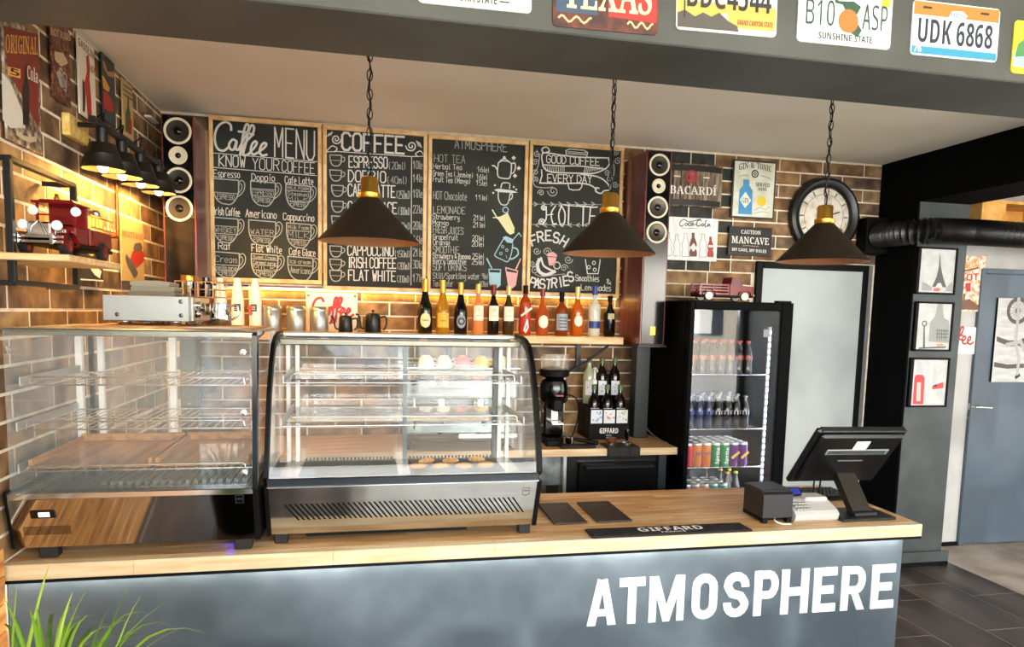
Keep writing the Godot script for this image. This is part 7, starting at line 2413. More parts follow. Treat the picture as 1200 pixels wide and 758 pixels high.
# ---------------------------------------------------------------- back counter
func back_counter_things() -> void:
	var y := 0.886
	var zf := -3.765
	var t := thing("back_counter", "wooden back counter with black appliance below behind the bar", "counter", Vector3(0.4, 0, -4.05))
	part("top", boxg(Vector3(-1.11, y - 0.042, ZB + 0.009), Vector3(1.785, y, zf), 0.002), M.stave0, t)
	part("edge", boxg(Vector3(-1.11, y - 0.042, zf), Vector3(1.785, y - 0.0005, zf + 0.005), 0.001), M.lit_edge_wood, t)
	part("body", boxg(Vector3(-1.08, 0.0, ZB + 0.009), Vector3(0.93, y - 0.043, zf - 0.03)), mat("2a2c2c", 0.5), t)
	part("steel_panel", boxg(Vector3(0.94, 0.66, -3.9), Vector3(1.105, y - 0.043, -3.84), 0.002), noisy(["6f7678", "8a9092", "9aa0a1"], [0.2, 0.5, 0.8], 95, 0.01, 0.35, 0.7, Vector3(4, 4, 4)), t)
	part("steel_post", boxg(Vector3(1.105, 0.0, -3.9), Vector3(1.125, y - 0.043, -3.80), 0.001), M.alu, t)
	t = thing("undercounter_dishwasher", "black undercounter dishwasher below the back counter", "dishwasher", Vector3(1.43, 0, -4.0))
	part("body", boxg(Vector3(1.14, 0.02, -4.30), Vector3(1.74, 0.836, -3.83), 0.003), mat("0d0e10", 0.3), t)
	part("door", boxg(Vector3(1.20, 0.12, -3.83), Vector3(1.68, 0.80, -3.80), 0.004), mat("0a0b0d", 0.22), t)
	part("handle", boxg(Vector3(1.23, 0.765, -3.795), Vector3(1.65, 0.785, -3.765), 0.004), M.black_metal, t)
	for xx in [1.25, 1.62]: part("handle_mount", boxg(Vector3(xx, 0.767, -3.80), Vector3(xx + 0.015, 0.783, -3.785)), M.black_metal, t)
	part("side_trim", boxg(Vector3(1.69, 0.02, -3.83), Vector3(1.74, 0.836, -3.805), 0.002), mat("2a3236", 0.4, 0.3), t)
	# coffee grinder
	var go := Vector3(1.085, y, -3.98)
	t = thing("coffee_grinder", "black coffee grinder with clear bean hopper on the back counter", "grinder", go)
	part("base", boxg(go + Vector3(-0.075, 0, -0.09), go + Vector3(0.075, 0.04, 0.14), 0.008), M.black, t)
	part("column", boxg(go + Vector3(-0.06, 0.04, -0.08), go + Vector3(0.06, 0.30, 0.02), 0.012), M.black_gloss, t)
	part("motor_head", lathed([[0, 0.24], [0.07, 0.24], [0.083, 0.26], [0.085, 0.33], [0.075, 0.37], [0.05, 0.385], [0, 0.387]], go, 26), M.black_gloss, t)
	part("hopper_collar", lathed([[0.05, 0.385], [0.088, 0.40], [0.09, 0.43], [0.078, 0.44]], go, 26), M.black, t)
	part("hopper", lathed([[0.055, 0.41], [0.085, 0.44], [0.088, 0.52], [0.088, 0.525], [0, 0.526]], go, 26), pane("e0dcd0", 0.16), t, "clear bean hopper")
	part("coffee_beans", lathed([[0, 0.405], [0.05, 0.41], [0.076, 0.438], [0.05, 0.45], [0, 0.455]], go, 20), mat("1c110a", 0.5), t)
	part("spout", boxg(go + Vector3(-0.03, 0.20, 0.02), go + Vector3(0.03, 0.27, 0.10), 0.008), M.black, t)
	part("fork", boxg(go + Vector3(-0.035, 0.12, 0.02), go + Vector3(0.035, 0.135, 0.11), 0.003), M.chrome, t)
	part("chute", boxg(go + Vector3(-0.022, 0.14, 0.022), go + Vector3(0.022, 0.20, 0.03), 0.003), M.chrome, t)
	part("red_badge", boxg(go + Vector3(-0.01, 0.285, 0.083), go + Vector3(0.035, 0.293, 0.088)), M.red, t)
	var g := G.new()
	g.tube(smooth3([go + Vector3(0.07, 0.29, 0.0), go + Vector3(0.14, 0.26, 0.0), go + Vector3(0.155, 0.16, 0.0), go + Vector3(0.12, 0.03, 0.0), go + Vector3(0.09, 0.004, 0.02)], 5), 0.004, 6)
	part("cable", g, M.black, t)
	g = G.new()
	g.tube([go + Vector3(-0.075, 0.19, 0.05), go + Vector3(-0.10, 0.24, 0.06)], 0.006, 6)
	part("lever", g, M.chrome, t)
	# diagonal cable from the shelf to the grinder
	g = G.new()
	var s0 := pz(714, 404, -4.16)
	var s1 := pz(664, 437, -4.16)
	g.tube(smooth3([s0, (s0 + s1) / 2 + Vector3(0, -0.012, 0), s1], 4), 0.008, 6)
	single("shelf_strut", g, M.black_metal, "black diagonal strut from the wall shelf end down to the bricks", "strut", "", s1)
	# syrup rack with six bottles
	var r0 := Vector3(1.46, y, -4.10)
	t = thing("syrup_rack", "black two-tier syrup bottle rack reading GIFFARD on the back counter", "rack", r0)
	part("box_front", boxg(r0 + Vector3(-0.130, 0.0, 0.047), r0 + Vector3(0.130, 0.19, 0.055), 0.002), M.black, t)
	part("box_back", boxg(r0 + Vector3(-0.130, 0.0, -0.058), r0 + Vector3(0.130, 0.19, -0.050), 0.002), M.black, t)
	for sx in [-1.0, 1.0]: part("box_side", boxg(r0 + Vector3(sx * 0.130, 0.0, -0.050), r0 + Vector3(sx * 0.124, 0.19, 0.047), 0.001), M.black, t)
	part("box_floor", boxg(r0 + Vector3(-0.123, 0.0, -0.049), r0 + Vector3(0.123, 0.045, 0.046)), M.black, t)
	for k in 3:
		var lx := r0.x - 0.082 + k * 0.082
		part("label_window", boxg(Vector3(lx - 0.036, y + 0.10, r0.z + 0.055), Vector3(lx + 0.036, y + 0.183, r0.z + 0.0562), 0.0004), mat("d5d8de", 0.5), t, "white flowered label window")
		var lg := G.new()
		for j in 9: disc(lg, Vector3(lx + rng.randf_range(-0.028, 0.028), y + rng.randf_range(0.108, 0.176), r0.z + 0.0565 + j * 0.00008), rng.randf_range(0.003, 0.008), Vector3(0, 0, 1), 1.0, 8)
		part("label_print", lg, mat(["8f9cc4", "cf7d6c", "aab06c"][k], 0.5), t)
	part("upper_box", boxg(r0 + Vector3(-0.130, 0.0, -0.17), r0 + Vector3(0.130, 0.203, -0.062), 0.003), M.black, t)
	g = G.new()
	text(g, "GIFFARD", "sans_bold", r0 + Vector3(-0.06, 0.038, 0.0556), Vector3(0.12, 0, 0), Vector3(0, 0.032, 0), Vector3(0, 0, 1))
	text(g, "FRANCE", "sans", r0 + Vector3(-0.018, 0.022, 0.0556), Vector3(0.036, 0, 0), Vector3(0, 0.007, 0), Vector3(0, 0, 1))
	part("lettering", g, mat("e9e8e4", 0.5), t)
	var pr := [[0, 0], [0.033, 0], [0.036, 0.005], [0.036, 0.17], [0.030, 0.20], [0.017, 0.225], [0.013, 0.24], [0.013, 0.285], [0, 0.286]]
	var kinds := [["syrup_flask", "dark syrup bottle carrying the white pump in the lower rack tier", mat("140c0a", 0.1), mat("4c6a3a", 0.4)], ["syrup_flask", "dark syrup bottle in the upper rack tier beside the pale green one", mat("140c0a", 0.1), mat("4c6a3a", 0.4)], ["syrup_flask", "clear pale green syrup bottle in the upper rack tier beside the grinder", mat("aeb393", 0.1), mat("4c6a3a", 0.4)]]
	var protos: Array = []
	for k in kinds: protos.append(make_bottle(k[0], k[1], k[2], 0.036, 0.286, pr, k[3], 0.03, mat("dfe2e8", 0.5), [0.055, 0.145, 0.85], "syrup bottles in the rack", 0.0135))
	for k in protos:
		g = G.new()
		for j in 5: disc(g, Vector3(rng.randf_range(-0.018, 0.018), rng.randf_range(0.07, 0.13), 0.0375), rng.randf_range(0.003, 0.006), Vector3(0, 0, 1), 1.0, 8)
		lay(g, k, mat("8a93c0", 0.5))
	(protos[0] as Node3D).position = r0 + Vector3(-0.085, 0.0455, 0.0)
	copy(protos[0], "syrup_flask", r0 + Vector3(0.0, 0.0455, 0.0), 0.0, "dark syrup bottle in the lower rack tier standing between two others")
	copy(protos[0], "syrup_flask", r0 + Vector3(0.085, 0.0455, 0.0), 0.0, "dark syrup bottle in the lower rack tier beside the speaker post")
	(protos[1] as Node3D).position = r0 + Vector3(0.0, 0.2035, -0.115)
	copy(protos[1], "syrup_flask", r0 + Vector3(0.085, 0.2035, -0.115), 0.0, "dark syrup bottle in the upper rack tier beside the speaker post")
	(protos[2] as Node3D).position = r0 + Vector3(-0.085, 0.2035, -0.115)
	var p0 := r0 + Vector3(-0.085, 0.334, 0.0)
	t = thing("syrup_pump", "white pump dispenser on top of a lower syrup bottle", "pump", p0)
	part("collar", lathed([[0, 0], [0.016, 0], [0.016, 0.022], [0.008, 0.03], [0.006, 0.08], [0.010, 0.085], [0.012, 0.10], [0, 0.105]], p0 + Vector3(0, 0.003, 0), 14), M.white_plastic, t)
	g = G.new()
	g.tube([p0 + Vector3(0, 0.098, 0), p0 + Vector3(0.0, 0.094, 0.045), p0 + Vector3(0, 0.082, 0.052)], 0.005, 6)
	part("nozzle", g, M.white_plastic, t)
	# portafilter on its stand
	var po := Vector3(1.17, y, -3.805)
	t = thing("portafilter", "portafilter with black handle resting on the back counter", "portafilter", po)
	part("basket", lathed([[0, 0], [0.028, 0.0], [0.034, 0.012], [0.034, 0.045], [0.030, 0.048], [0.029, 0.015], [0, 0.012]], po + Vector3(-0.04, 0.02, 0), 22), M.chrome, t)
	g = G.new()
	g.tube([po + Vector3(-0.01, 0.052, 0.0), po + Vector3(0.03, 0.046, 0.012), po + Vector3(0.13, 0.030, 0.03)], [0.008, 0.012, 0.013], 10)
	part("handle", g, M.black, t)
	part("stand", boxg(po + Vector3(-0.09, 0, -0.033), po + Vector3(0.12, 0.018, 0.036), 0.006), M.rubber, t)
	# tamping mat, tamper and leveller
	var mo := Vector3(1.45, y, -3.77)
	t = thing("tamping_mat", "black rubber tamping mat hanging over the back counter edge", "mat", mo)
	part("sheet", boxg(mo + Vector3(-0.10, 0, -0.13), mo + Vector3(0.10, 0.009, 0.018), 0.003), M.rubber, t)
	part("lip", boxg(mo + Vector3(-0.10, -0.05, 0.012), mo + Vector3(0.10, 0.009, 0.022), 0.003), M.rubber, t)
	for k in 3: part("lip_fold", boxg(mo + Vector3(-0.095 + k * 0.066, -0.042, 0.022), mo + Vector3(-0.037 + k * 0.066, 0.0, 0.027), 0.003), M.rubber, t)
	var lo := mo + Vector3(-0.05, 0.009, -0.07)
	t = thing("coffee_leveller", "round steel leveller with brown wooden top on the tamping mat", "leveller", lo)
	part("steel_base", lathed([[0, 0], [0.029, 0], [0.029, 0.016], [0, 0.017]], lo, 20), M.chrome, t)
	part("wooden_top", lathed([[0.031, 0.017], [0.032, 0.020], [0.032, 0.036], [0.028, 0.040], [0, 0.040]], lo, 20), mat("5a2c1a", 0.3), t)
	var ta := mo + Vector3(0.045, 0.009, -0.06)
	t = thing("coffee_tamper", "black handled steel tamper standing on the tamping mat", "tamper", ta)
	part("steel_base", lathed([[0, 0], [0.029, 0], [0.029, 0.012], [0.010, 0.018], [0, 0.018]], ta, 20), M.chrome, t)
	part("handle", lathed([[0.008, 0.018], [0.010, 0.03], [0.018, 0.075], [0.016, 0.092], [0, 0.096]], ta, 16), M.black_gloss, t)
	# cable beside the stand
	g = G.new()
	g.tube(smooth3([Vector3(1.74, y + 0.10, -4.25), Vector3(1.755, y + 0.03, -4.1), Vector3(1.765, y + 0.006, -3.95), Vector3(1.77, y + 0.005, -3.88)], 5), 0.005, 6)
	single("power_cable", g, mat("6f7274", 0.5), "grey cable lying on the back counter beside the speaker post", "cable", "", Vector3(1.76, y, -4.0))
	# espresso machine behind the curved case
	var ex0 := 0.19
	var ex1 := 0.83
	var eo := Vector3((ex0 + ex1) / 2, y, -4.0)
	t = thing("espresso_machine", "grey two-group espresso machine on the back counter seen through the curved case", "espresso machine", eo)
	var em := mat("8b908f", 0.3, 0.6)
	part("rear_body", boxg(Vector3(ex0, y + 0.05, -4.24), Vector3(ex1, y + 0.45, -3.96), 0.01), em, t)
	part("head", boxg(Vector3(ex0, y + 0.28, -3.96), Vector3(ex1, y + 0.45, -3.80), 0.012), em, t)
	part("cup_tray", boxg(Vector3(ex0 - 0.01, y + 0.45, -4.24), Vector3(ex1 + 0.01, y + 0.457, -3.80), 0.002), M.steel, t)
	part("drip_tray", boxg(Vector3(ex0, y + 0.05, -3.96), Vector3(ex1, y + 0.10, -3.775), 0.006), M.steel, t)
	part("splash_panel", boxg(Vector3(ex0 + 0.01, y + 0.10, -3.958), Vector3(ex1 - 0.01, y + 0.28, -3.955)), mat("6c7372", 0.25, 0.7), t)
	for xx in [ex0 + 0.04, ex1 - 0.04]: part("foot", lathed([[0.025, 0], [0.03, 0.01], [0.02, 0.05], [0, 0.05]], Vector3(xx, y, -3.86), 16), M.black, t)
	for xx in [0.35, 0.42]: part("gauge", lathed([[0.020, 0.0], [0.020, 0.006], [0.016, 0.008], [0, 0.008]], Vector3(xx, y + 0.37, -3.80), 18, FACE_Z), M.white_plastic, t)
	for xx in [0.40, 0.62]:
		var gh := part("group_head", lathed([[0, 0.19], [0.034, 0.19], [0.036, 0.23], [0.030, 0.28], [0, 0.28]], Vector3(xx, y, -3.87), 20), M.chrome, t)
		g = G.new()
		g.tube([Vector3(xx, y + 0.19, -3.85), Vector3(xx, y + 0.18, -3.76), Vector3(xx, y + 0.165, -3.68)], [0.012, 0.012, 0.014], 8)
		part("portafilter_handle", g, M.black, gh)
	for xx in [0.25, 0.77]:
		g = G.new()
		g.tube(smooth3([Vector3(xx, y + 0.33, -3.80), Vector3(xx, y + 0.32, -3.76), Vector3(xx, y + 0.2, -3.74), Vector3(xx, y + 0.13, -3.75)], 4), 0.005, 6)
		part("steam_wand", g, M.chrome, t)
		part("steam_knob", lathed([[0.018, 0], [0.020, 0.012], [0, 0.016]], Vector3(xx, y + 0.38, -3.80), 16, FACE_Z), M.black, t)
	part("sticker", boxg(Vector3(0.56, y + 0.30, -3.7995), Vector3(0.61, y + 0.345, -3.7985)), M.white, t)
	# cups upside down on the machine
	var cols := [["white coffee cup upside down on the espresso machine", "ece8df", 0.32], ["white coffee cup upside down on the espresso machine", "ece8df", 0.42], ["pink coffee cup upside down on the espresso machine", "d98a86", 0.525], ["yellow coffee cup upside down on the espresso machine", "d8b93a", 0.63], ["pale green coffee cup upside down on the espresso machine", "cfd3a6", 0.735]]
	for c in cols:
		var co := Vector3(c[2], y + 0.457, -3.87)
		var cm := mat(c[1], 0.3)
		t = thing("coffee_cup", c[0], "cup", co, 0.0, "cups on the espresso machine")
		part("cup_body", lathed([[0.044, 0.0], [0.045, 0.004], [0.042, 0.030], [0.032, 0.052], [0.024, 0.058], [0.024, 0.062], [0, 0.062]], co, 24), cm, t)
		g = G.new()
		g.tube(smooth3([co + Vector3(0.041, 0.012, 0), co + Vector3(0.058, 0.014, 0), co + Vector3(0.060, 0.032, 0), co + Vector3(0.038, 0.040, 0)], 4), 0.004, 6)
		part("handle", g, cm, t)

# ---------------------------------------------------------------- number plates on the beam
func number_plate(label: String, u0: float, vb0: float, u1: float, vb1: float, m: Material, h := 0.152) -> Array:
	var a := pz(u0, vb0, -1.843)
	var b := pz(u1, vb1, -1.843)
	var w := 0.305
	var t := thing("number_plate", label, "number plate", Vector3((a.x + b.x) / 2, (a.y + b.y) / 2, -1.846))
	var g := G.new()
	var o := Vector3((a.x + b.x) / 2, (a.y + b.y) / 2, -1.8495)
	w = b.x - a.x
	var ang := atan2(b.y - a.y, b.x - a.x)
	g.xf = Transform3D(Basis(Vector3(0, 0, 1), ang), o)
	var r := 0.012
	var pts: Array = []
	for c in [[w / 2 - r, h - r, 0.0], [-w / 2 + r, h - r, PI / 2], [-w / 2 + r, r, PI], [w / 2 - r, r, PI * 1.5]]:
		for k in 5: pts.append([c[0] + cos(c[2] + PI / 2 * k / 4.0) * r, c[1] + sin(c[2] + PI / 2 * k / 4.0) * r])
	g.prism(pts, 0.0, 0.004)
	part("plate", g, m, t)
	return [t, g.xf, w, h]
func plate_text(r: Array, s: String, font: String, x: float, y: float, w: float, h: float, m: Material, lift := 0.0046) -> void:
	# x, y, w, h are fractions of the plate
	var g := G.new()
	var X: Transform3D = r[1]
	var W: float = r[2]
	var H: float = r[3]
	text(g, s, font, X * Vector3((x - 0.5) * W, y * H, lift), X.basis * Vector3(w * W, 0, 0), X.basis * Vector3(0, h * H, 0), Vector3(0, 0, 1))
	part("lettering", g, m, r[0])
func plate_shape(r: Array, pts: Array, m: Material, lift := 0.0042) -> void:
	var g := G.new()
	g.xf = r[1]
	var q: Array = []
	for p in pts: q.append([(p[0] - 0.5) * r[2], p[1] * r[3]])
	g.prism(q, lift, lift)
	part("print", g, m, r[0])
func plate_disc(r: Array, x: float, y: float, rad: float, m: Material, lift := 0.0048) -> void:
	var pts: Array = []
	for k in 20: pts.append([x + cos(TAU * k / 20) * rad / r[2], y + sin(TAU * k / 20) * rad / r[3]])
	plate_shape(r, pts, m, lift)
func beam_plates() -> void:
	var ink := mat("1d2421", 0.5)
	var r := number_plate("pale green number plate reading ALOHA STATE on the beam", 490, 2.2, 623, 15.6, noisy(["c3cfb9", "d3dcc9", "dde4d6"], [0.2, 0.5, 0.8], 100, 0.01, 0.4, 0.0, Vector3(3, 3, 3)))
	plate_text(r, "ALOHA STATE", "sans_bold", 0.27, 0.09, 0.42, 0.13, ink)
	plate_shape(r, [[0.71, 0.13], [0.8, 0.13], [0.8, 0.155], [0.71, 0.155]], ink)
	r = number_plate("red and blue tin plate reading TEXAS in cream letters on the beam", 648, 29.8, 771.5, 41.2, noisy(["3a2420", "5c3028", "7a3a2c"], [0.2, 0.5, 0.8], 101, 0.012, 0.4, 0.1, Vector3(4, 4, 4)))
	plate_shape(r, [[0.03, 0.24], [0.42, 0.24], [0.36, 0.95], [0.03, 0.95]], mat("33475c", 0.45))
	plate_shape(r, [[0.52, 0.24], [0.98, 0.2], [0.98, 0.95], [0.5, 0.95]], mat("a32a22", 0.45))
	plate_text(r, "TEXAS", "serif_bold", 0.09, 0.32, 0.84, 0.6, mat("e8d49a", 0.4), 0.0052)
	for s in [[0.05, 0.36], [0.70, 0.95]]:
		var g := G.new()
		g.xf = r[1]
		var pts: Array = []
		for k in 14: pts.append([(lerpf(s[0], s[1], k / 13.0) - 0.5) * r[2], (0.14 + 0.05 * sin(k * 1.1)) * r[3]])
		g.band(pts, 0.005, 0.0046, 0.0046)
		part("scroll", g, mat("cdb37c", 0.4), r[0])
	r = number_plate("desert sunset number plate reading BDC4544 on the beam", 792.6, 33.4, 910, 43.6, mat("e6dfd0", 0.4))
	plate_shape(r, [[0.01, 0.62], [0.99, 0.62], [0.99, 0.98], [0.01, 0.98]], mat("b9d3dc", 0.4))
	plate_shape(r, [[0.01, 0.1], [0.99, 0.1], [0.99, 0.5], [0.01, 0.5]], mat("e2a34c", 0.4))
	plate_shape(r, [[0.01, 0.04], [0.62, 0.04], [0.6, 0.14], [0.52, 0.2], [0.42, 0.34], [0.34, 0.26], [0.26, 0.32], [0.18, 0.24], [0.08, 0.34], [0.01, 0.28]], mat("4a463f", 0.45), 0.0047)
	plate_disc(r, 0.47, 0.26, 0.012, mat("f6efdc", 0.4), 0.0044)
	plate_text(r, "BDC4544", "sans_bold", 0.10, 0.40, 0.84, 0.44, ink, 0.0054)
	plate_text(r, "GRAND CANYON STATE", "sans_bold", 0.60, 0.16, 0.36, 0.09, mat("5c4630", 0.5), 0.0052)
	plate_shape(r, [[0.07, 0.2], [0.085, 0.2], [0.085, 0.8], [0.07, 0.8]], ink, 0.0050)
	r = number_plate("white number plate reading B10 ASP with an orange and SUNSHINE STATE on the beam", 934.4, 47.6, 1043.6, 58.2, noisy(["c9c8c0", "dedcd4", "e8e7e1"], [0.1, 0.4, 0.8], 102, 0.012, 0.4, 0.0, Vector3(4, 4, 4)))
	plate_shape(r, [[0.36, 0.92], [0.42, 0.78], [0.58, 0.80], [0.66, 0.72], [0.60, 0.50], [0.68, 0.30], [0.64, 0.16], [0.56, 0.24], [0.54, 0.5], [0.46, 0.72], [0.38, 0.74]], mat("2c4a34", 0.45))
	plate_disc(r, 0.53, 0.44, 0.032, mat("e2672a", 0.45), 0.0050)
	plate_text(r, "B10", "mono", 0.08, 0.32, 0.30, 0.44, mat("24443a", 0.5), 0.0052)
	plate_text(r, "ASP", "mono", 0.68, 0.32, 0.27, 0.44, mat("24443a", 0.5), 0.0054)
	plate_text(r, "SUNSHINE STATE", "sans_bold", 0.22, 0.08, 0.58, 0.12, mat("3a4a42", 0.5), 0.0054)
	plate_text(r, "FLORIDA", "serif_bold", 0.30, 0.86, 0.46, 0.12, mat("b5302a", 0.5), 0.0056)
	plate_shape(r, [[0.88, 0.76], [0.97, 0.76], [0.97, 0.95], [0.88, 0.95]], mat("d9c22c", 0.5))
	r = number_plate("white number plate reading UDK 6868 with ochre and blue bands on the beam", 1067.4, 63.0, 1168.6, 73.0, noisy(["c9cbd0", "dcdde1", "e6e7ea"], [0.1, 0.4, 0.8], 103, 0.014, 0.4, 0.0, Vector3(4, 4, 4)))
	plate_shape(r, [[0.01, 0.74], [0.99, 0.74], [0.99, 0.98], [0.01, 0.98]], mat("b5722c", 0.45))
	plate_shape(r, [[0.01, 0.03], [0.99, 0.03], [0.99, 0.17], [0.01, 0.17]], mat("2c83a0", 0.45))
	plate_text(r, "UDK 6868", "sans_bold", 0.07, 0.24, 0.86, 0.44, mat("1c2430", 0.5))
	plate_shape(r, [[0.40, 0.74], [0.44, 0.70], [0.58, 0.71], [0.62, 0.80], [0.56, 0.88], [0.44, 0.86]], mat("e3e5e8", 0.45), 0.0047)
	plate_text(r, "Ohio", "serif_bold", 0.43, 0.75, 0.15, 0.1, mat("2c6a9a", 0.5), 0.0052)
	plate_text(r, "76", "sans_bold", 0.03, 0.06, 0.09, 0.12, mat("e9e9e9", 0.5), 0.0050)
	for x in [0.16, 0.82]: plate_shape(r, [[x - 0.05, 0.86], [x + 0.05, 0.86], [x + 0.05, 0.90], [x - 0.05, 0.90]], mat("2a2622", 0.5), 0.0048)
	r = number_plate("yellow holiday-picture number plate at the right part of the beam", 1185.4, 84.6, 1285, 95.5, mat("e6c92c", 0.45))
	plate_shape(r, [[0.02, 0.12], [0.98, 0.12], [0.98, 0.42], [0.02, 0.42]], mat("8fb8c0", 0.45))
	plate_shape(r, [[0.03, 0.30], [0.16, 0.34], [0.2, 0.5], [0.12, 0.66], [0.05, 0.55]], mat("3f7a44", 0.45), 0.0048)

# ---------------------------------------------------------------- pendant lamps
func pendants() -> void:
	var zc := -2.70
	var spots := [[434.5, 0.0, "dark cone pendant lamp with brass neck in front of the coffee price list board"], [714.0, 0.0, "dark cone pendant lamp with brass neck in front of the red loudspeaker"], [964.0, 0.0, "dark cone pendant lamp with brass neck in front of the wall clock"]]
	for k in 3:
		var x: float = [0.008, 0.945, 1.905][k]
		var y0: float = [1.898, 1.892, 1.896][k]
		var o := Vector3(x, y0, zc)
		var R := 0.186
		var t := thing("pendant_lamp", spots[k][2], "pendant lamp", o, 0.0, "pendant lamps over the counter")
		part("shade_outside", lathed([[R, 0.0], [R + 0.001, 0.002], [0.040, 0.158], [0.036, 0.162]], o, 48), M.shade, t)
		part("shade_inside", lathed([[R - 0.001, 0.0], [0.036, 0.152], [0, 0.153]], o, 48), M.shade_in, t, "copper coloured inside")
		part("neck", lathed([[0.038, 0.160], [0.041, 0.164], [0.041, 0.178], [0.034, 0.182], [0.032, 0.186], [0.032, 0.228], [0.028, 0.236], [0.012, 0.240], [0, 0.241]], o, 28), M.brass, t, "polished brass neck")
		part("bulb_holder", lathed([[0, 0.10], [0.018, 0.10], [0.018, 0.152], [0, 0.152]], o, 16), M.black, t)
		part("bulb", lathed([[0, 0.028], [0.018, 0.034], [0.028, 0.052], [0.026, 0.072], [0.014, 0.100], [0, 0.100]], o, 18), mat("d9d4c4", 0.15), t, "unlit bulb")
		# chain
		var top := HC - 0.02
		var y := y0 + 0.240
		var pitch := 0.034
		var n := int((top - y) / pitch)
		for j in n + 1:
			var g := G.new()
			var c := Vector3(x, y + 0.020 + j * pitch, zc)
			var ax := Vector3(1, 0, 0) if j % 2 == 0 else Vector3(0, 0, 1)
			if k > 0: ax = ax.rotated(Vector3.UP, 0.6)
			var pts: Array = []
			for q in 12:
				var a := TAU * q / 12
				pts.append(c + ax * cos(a) * 0.0095 + Vector3(0, sin(a) * 0.0215, 0))
			g.tube(pts, 0.0022, 5, true)
			part("chain_link", g, M.black_metal, t)
		var g2 := G.new()
		var cp: Array = []
		for j in 19: cp.append(Vector3(x + 0.006 * sin(j * 1.7), lerpf(y, top, j / 18.0), zc + 0.006 * cos(j * 1.7)))
		g2.tube(cp, 0.0028, 6)
		part("cable", g2, M.black, t)
		part("ceiling_rose", lathed([[0.05, -0.025], [0.055, -0.015], [0.055, 0.0]], Vector3(x, HC, zc), 24), M.black_metal, t)

# ---------------------------------------------------------------- plant by the counter
func plant() -> void:
	var o := Vector3(-0.62, 0.0, -1.42)
	var t := thing("potted_grass_plant", "arching green grass-like plant in a tall black planter in front of the counter", "plant", o)
	part("planter", lathed([[0, 0], [0.13, 0], [0.135, 0.01], [0.165, 0.72], [0.155, 0.72], [0.15, 0.69], [0, 0.69]], o, 28), M.black, t)
	part("soil", lathed([[0.152, 0.685], [0.08, 0.70], [0, 0.705]], o, 20), mat("2a1d14", 0.95), t)
	var greens := [mat("5a7f1e", 0.45), mat("6f9626", 0.45), mat("3f6218", 0.45), mat("8ba636", 0.45)]
	for m in greens:
		m.backlight_enabled = true
		m.backlight = Color("3a5210")
	var r2 := RandomNumberGenerator.new()
	r2.seed = 21
	for k in 90:
		var an := r2.randf_range(0, TAU)
		var reach := r2.randf_range(0.10, 0.34)
		var hgt := r2.randf_range(0.20, 0.40)
		var base := o + Vector3(cos(an) * r2.randf_range(0, 0.07), 0.70, sin(an) * r2.randf_range(0, 0.07))
		var tip := base + Vector3(cos(an) * reach, hgt * (1.0 - reach * 1.5), sin(an) * reach)
		var mid := base + Vector3(cos(an) * reach * 0.35, hgt * 0.95, sin(an) * reach * 0.35)
		blade(t, base, mid, tip, r2.randf_range(0.005, 0.0085), greens[r2.randi_range(0, 3)])
	# the blades that stand out in the picture: tip pixels
	for q in [[165, 698, -1.40], [176, 703, -1.38], [215, 734, -1.30], [150, 690, -1.46], [128, 712, -1.36], [60, 655, -1.45], [42, 708, -1.32], [20, 685, -1.40], [100, 693, -1.42], [140, 726, -1.30], [190, 708, -1.40], [85, 694, -1.48], [5, 700, -1.3], [35, 714, -1.28]]:
		var tip := pz(q[0], q[1], q[2])
		var base := o + Vector3(r2.randf_range(-0.05, 0.07), 0.70, r2.randf_range(-0.04, 0.06))
		var mid := base.lerp(tip, 0.55) + Vector3(0, 0.10, 0)
		blade(t, base, mid, tip, 0.009, greens[r2.randi_range(0, 3)])
func blade(t: Node3D, a: Vector3, m: Vector3, b: Vector3, w: float, mt: Material) -> void:
	var g := G.new()
	var prev: Array = []
	var side := (b - a).cross(Vector3.UP)
	if side.length() < 0.001: side = Vector3.RIGHT
	side = side.normalized()
	for k in 9:
		var s := k / 8.0
		var p := a.lerp(m, s).lerp(m.lerp(b, s), s)
		var ww := w * (0.55 + 0.9 * s * (1 - s)) * (1.0 - pow(s, 3.0)) + 0.0004
		var fold := Vector3.UP.cross(side).normalized() * ww * 0.35
		var cur := [p - side * ww + fold, p, p + side * ww + fold]
		if prev:
			g.quad(prev[0], prev[1], cur[1], cur[0], Vector3.UP)
			g.quad(prev[1], prev[2], cur[2], cur[1], Vector3.UP)
		prev = cur
	part("blade", g, mt, t)

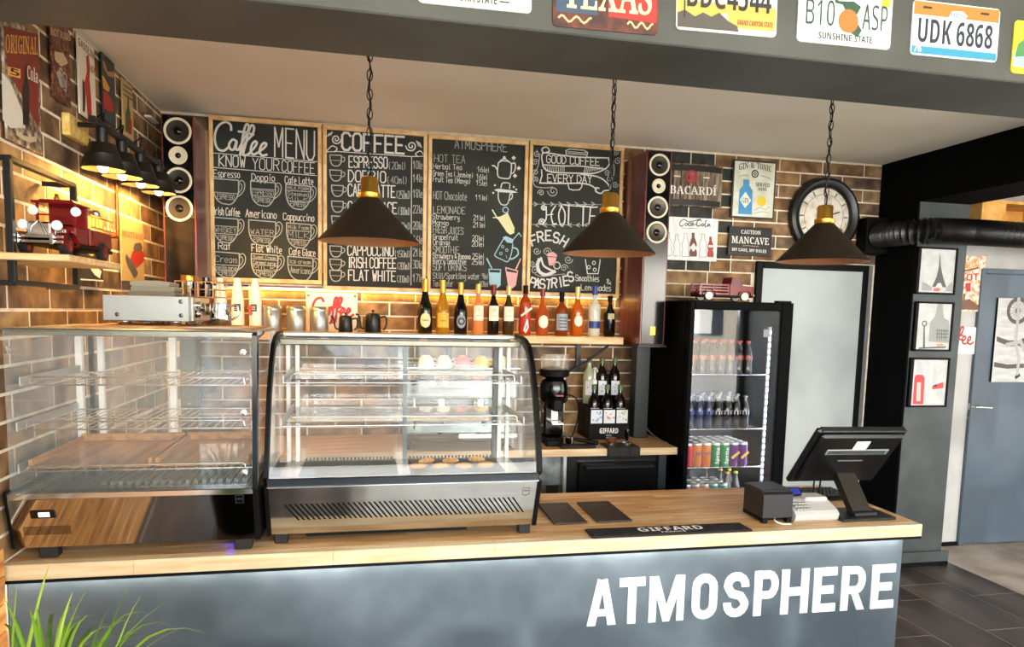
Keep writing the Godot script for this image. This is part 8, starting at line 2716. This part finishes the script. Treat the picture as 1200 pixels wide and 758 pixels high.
# ---------------------------------------------------------------- street outside the front
func outside() -> void:
	struct("floor_outside", boxg(Vector3(-14, -0.25, 3.4), Vector3(16, -0.05, 24)), noisy(["95928c", "a6a39c", "b4b1aa"], [0.2, 0.5, 0.8], 110, 0.01, 0.8, 0.0, Vector3(0.5, 0.5, 0.5)), "grey paved street outside the front")
	car(Vector3(-1.5, -0.05, 4.9))
	# a row of pale houses across the street
	for q in [[-9.0, 5.2, "d8d2c6"], [-1.5, 6.4, "b9c3c9"], [6.0, 5.0, "cfc4b2"]]:
		var h := thing("street_house", "plain street house across the road with %s front" % ("cream" if q[2] == "d8d2c6" else ("blue-grey" if q[2] == "b9c3c9" else "sand")), "house", Vector3(q[0] + 3.6, -0.05, 17.0))
		part("wall", boxg(Vector3(q[0], -0.05, 16.0), Vector3(q[0] + 7.2, q[1], 19.0)), mat(q[2], 0.8), h)
		for k in 4:
			part("window", boxg(Vector3(q[0] + 0.8 + k * 1.65, 1.0, 15.95), Vector3(q[0] + 1.7 + k * 1.65, 2.4, 16.0)), mat("2a3138", 0.2), h)
			part("window", boxg(Vector3(q[0] + 0.8 + k * 1.65, 3.4, 15.95), Vector3(q[0] + 1.7 + k * 1.65, 4.6, 16.0)), mat("2a3138", 0.2), h)
	# wooden cladding low on the left wall in front of the counter
	var wc := struct("trim_6", boxg(Vector3(XL, 0, -2.385), Vector3(XL + 0.012, 0.9, 0.12)), mat("6b4220", 0.5), "orange wooden cladding low on the left wall in front of the counter")
	for k in 10:
		part("board", boxg(Vector3(XL + 0.012, 0.01 + k * 0.088, -2.38), Vector3(XL + 0.024, 0.095 + k * 0.088, 0.12), 0.002), noisy(["a5672c", "c98742", "dda05a"], [0.2, 0.5, 0.85], 112 + k % 2, 0.012, 0.45, 0.0, Vector3(6, 6, 0.8)), wc)
func car(o: Vector3) -> void:
	var t := thing("parked_car", "silver-blue hatchback car parked outside the shop front", "car", o)
	var paint := mat("7f93a8", 0.25, 0.4)
	var g := G.new()
	g.xf = Transform3D(Basis.IDENTITY, o)
	g.prism([[-2.0, 0.30], [2.0, 0.30], [2.05, 0.62], [1.95, 0.86], [1.05, 0.96], [-1.75, 0.98], [-2.0, 0.80]], -0.82, 0.82)
	part("body", g, paint, t)
	g = G.new()
	g.xf = Transform3D(Basis.IDENTITY, o)
	g.prism([[1.0, 0.96], [0.45, 1.38], [-0.2, 1.47], [-1.2, 1.43], [-1.72, 0.98]], -0.68, 0.68)
	part("cabin", g, mat("1b2126", 0.08), t, "dark car windows")
	g = G.new()
	g.xf = Transform3D(Basis.IDENTITY, o)
	g.prism([[0.5, 1.37], [0.42, 1.42], [-0.2, 1.50], [-1.25, 1.46], [-1.3, 1.40], [-0.2, 1.45]], -0.69, 0.69)
	part("roof", g, paint, t)
	for z in [-0.80, 0.80]:
		for x in [-1.25, 1.25]:
			part("tyre", lathed([[0.0, -0.10], [0.30, -0.10], [0.32, -0.06], [0.32, 0.06], [0.30, 0.10], [0, 0.10]], o + Vector3(x, 0.32, z), 24, FACE_Z), M.rubber, t)
			part("wheel_rim", lathed([[0.20, -0.105], [0.20, 0.105], [0.05, 0.115], [0, 0.115]], o + Vector3(x, 0.32, z), 20, FACE_Z), M.alu, t)
		part("pillar", boxg(o + Vector3(-0.42, 0.96, z * 0.86 - 0.01), o + Vector3(-0.34, 1.45, z * 0.86 + 0.01)), paint, t)
	part("tail_lamp", boxg(o + Vector3(-2.02, 0.70, -0.80), o + Vector3(-1.90, 0.90, -0.55), 0.02), M.red_gloss, t)
	part("head_lamp", boxg(o + Vector3(1.88, 0.66, -0.80), o + Vector3(2.03, 0.80, -0.55), 0.02), M.white, t)
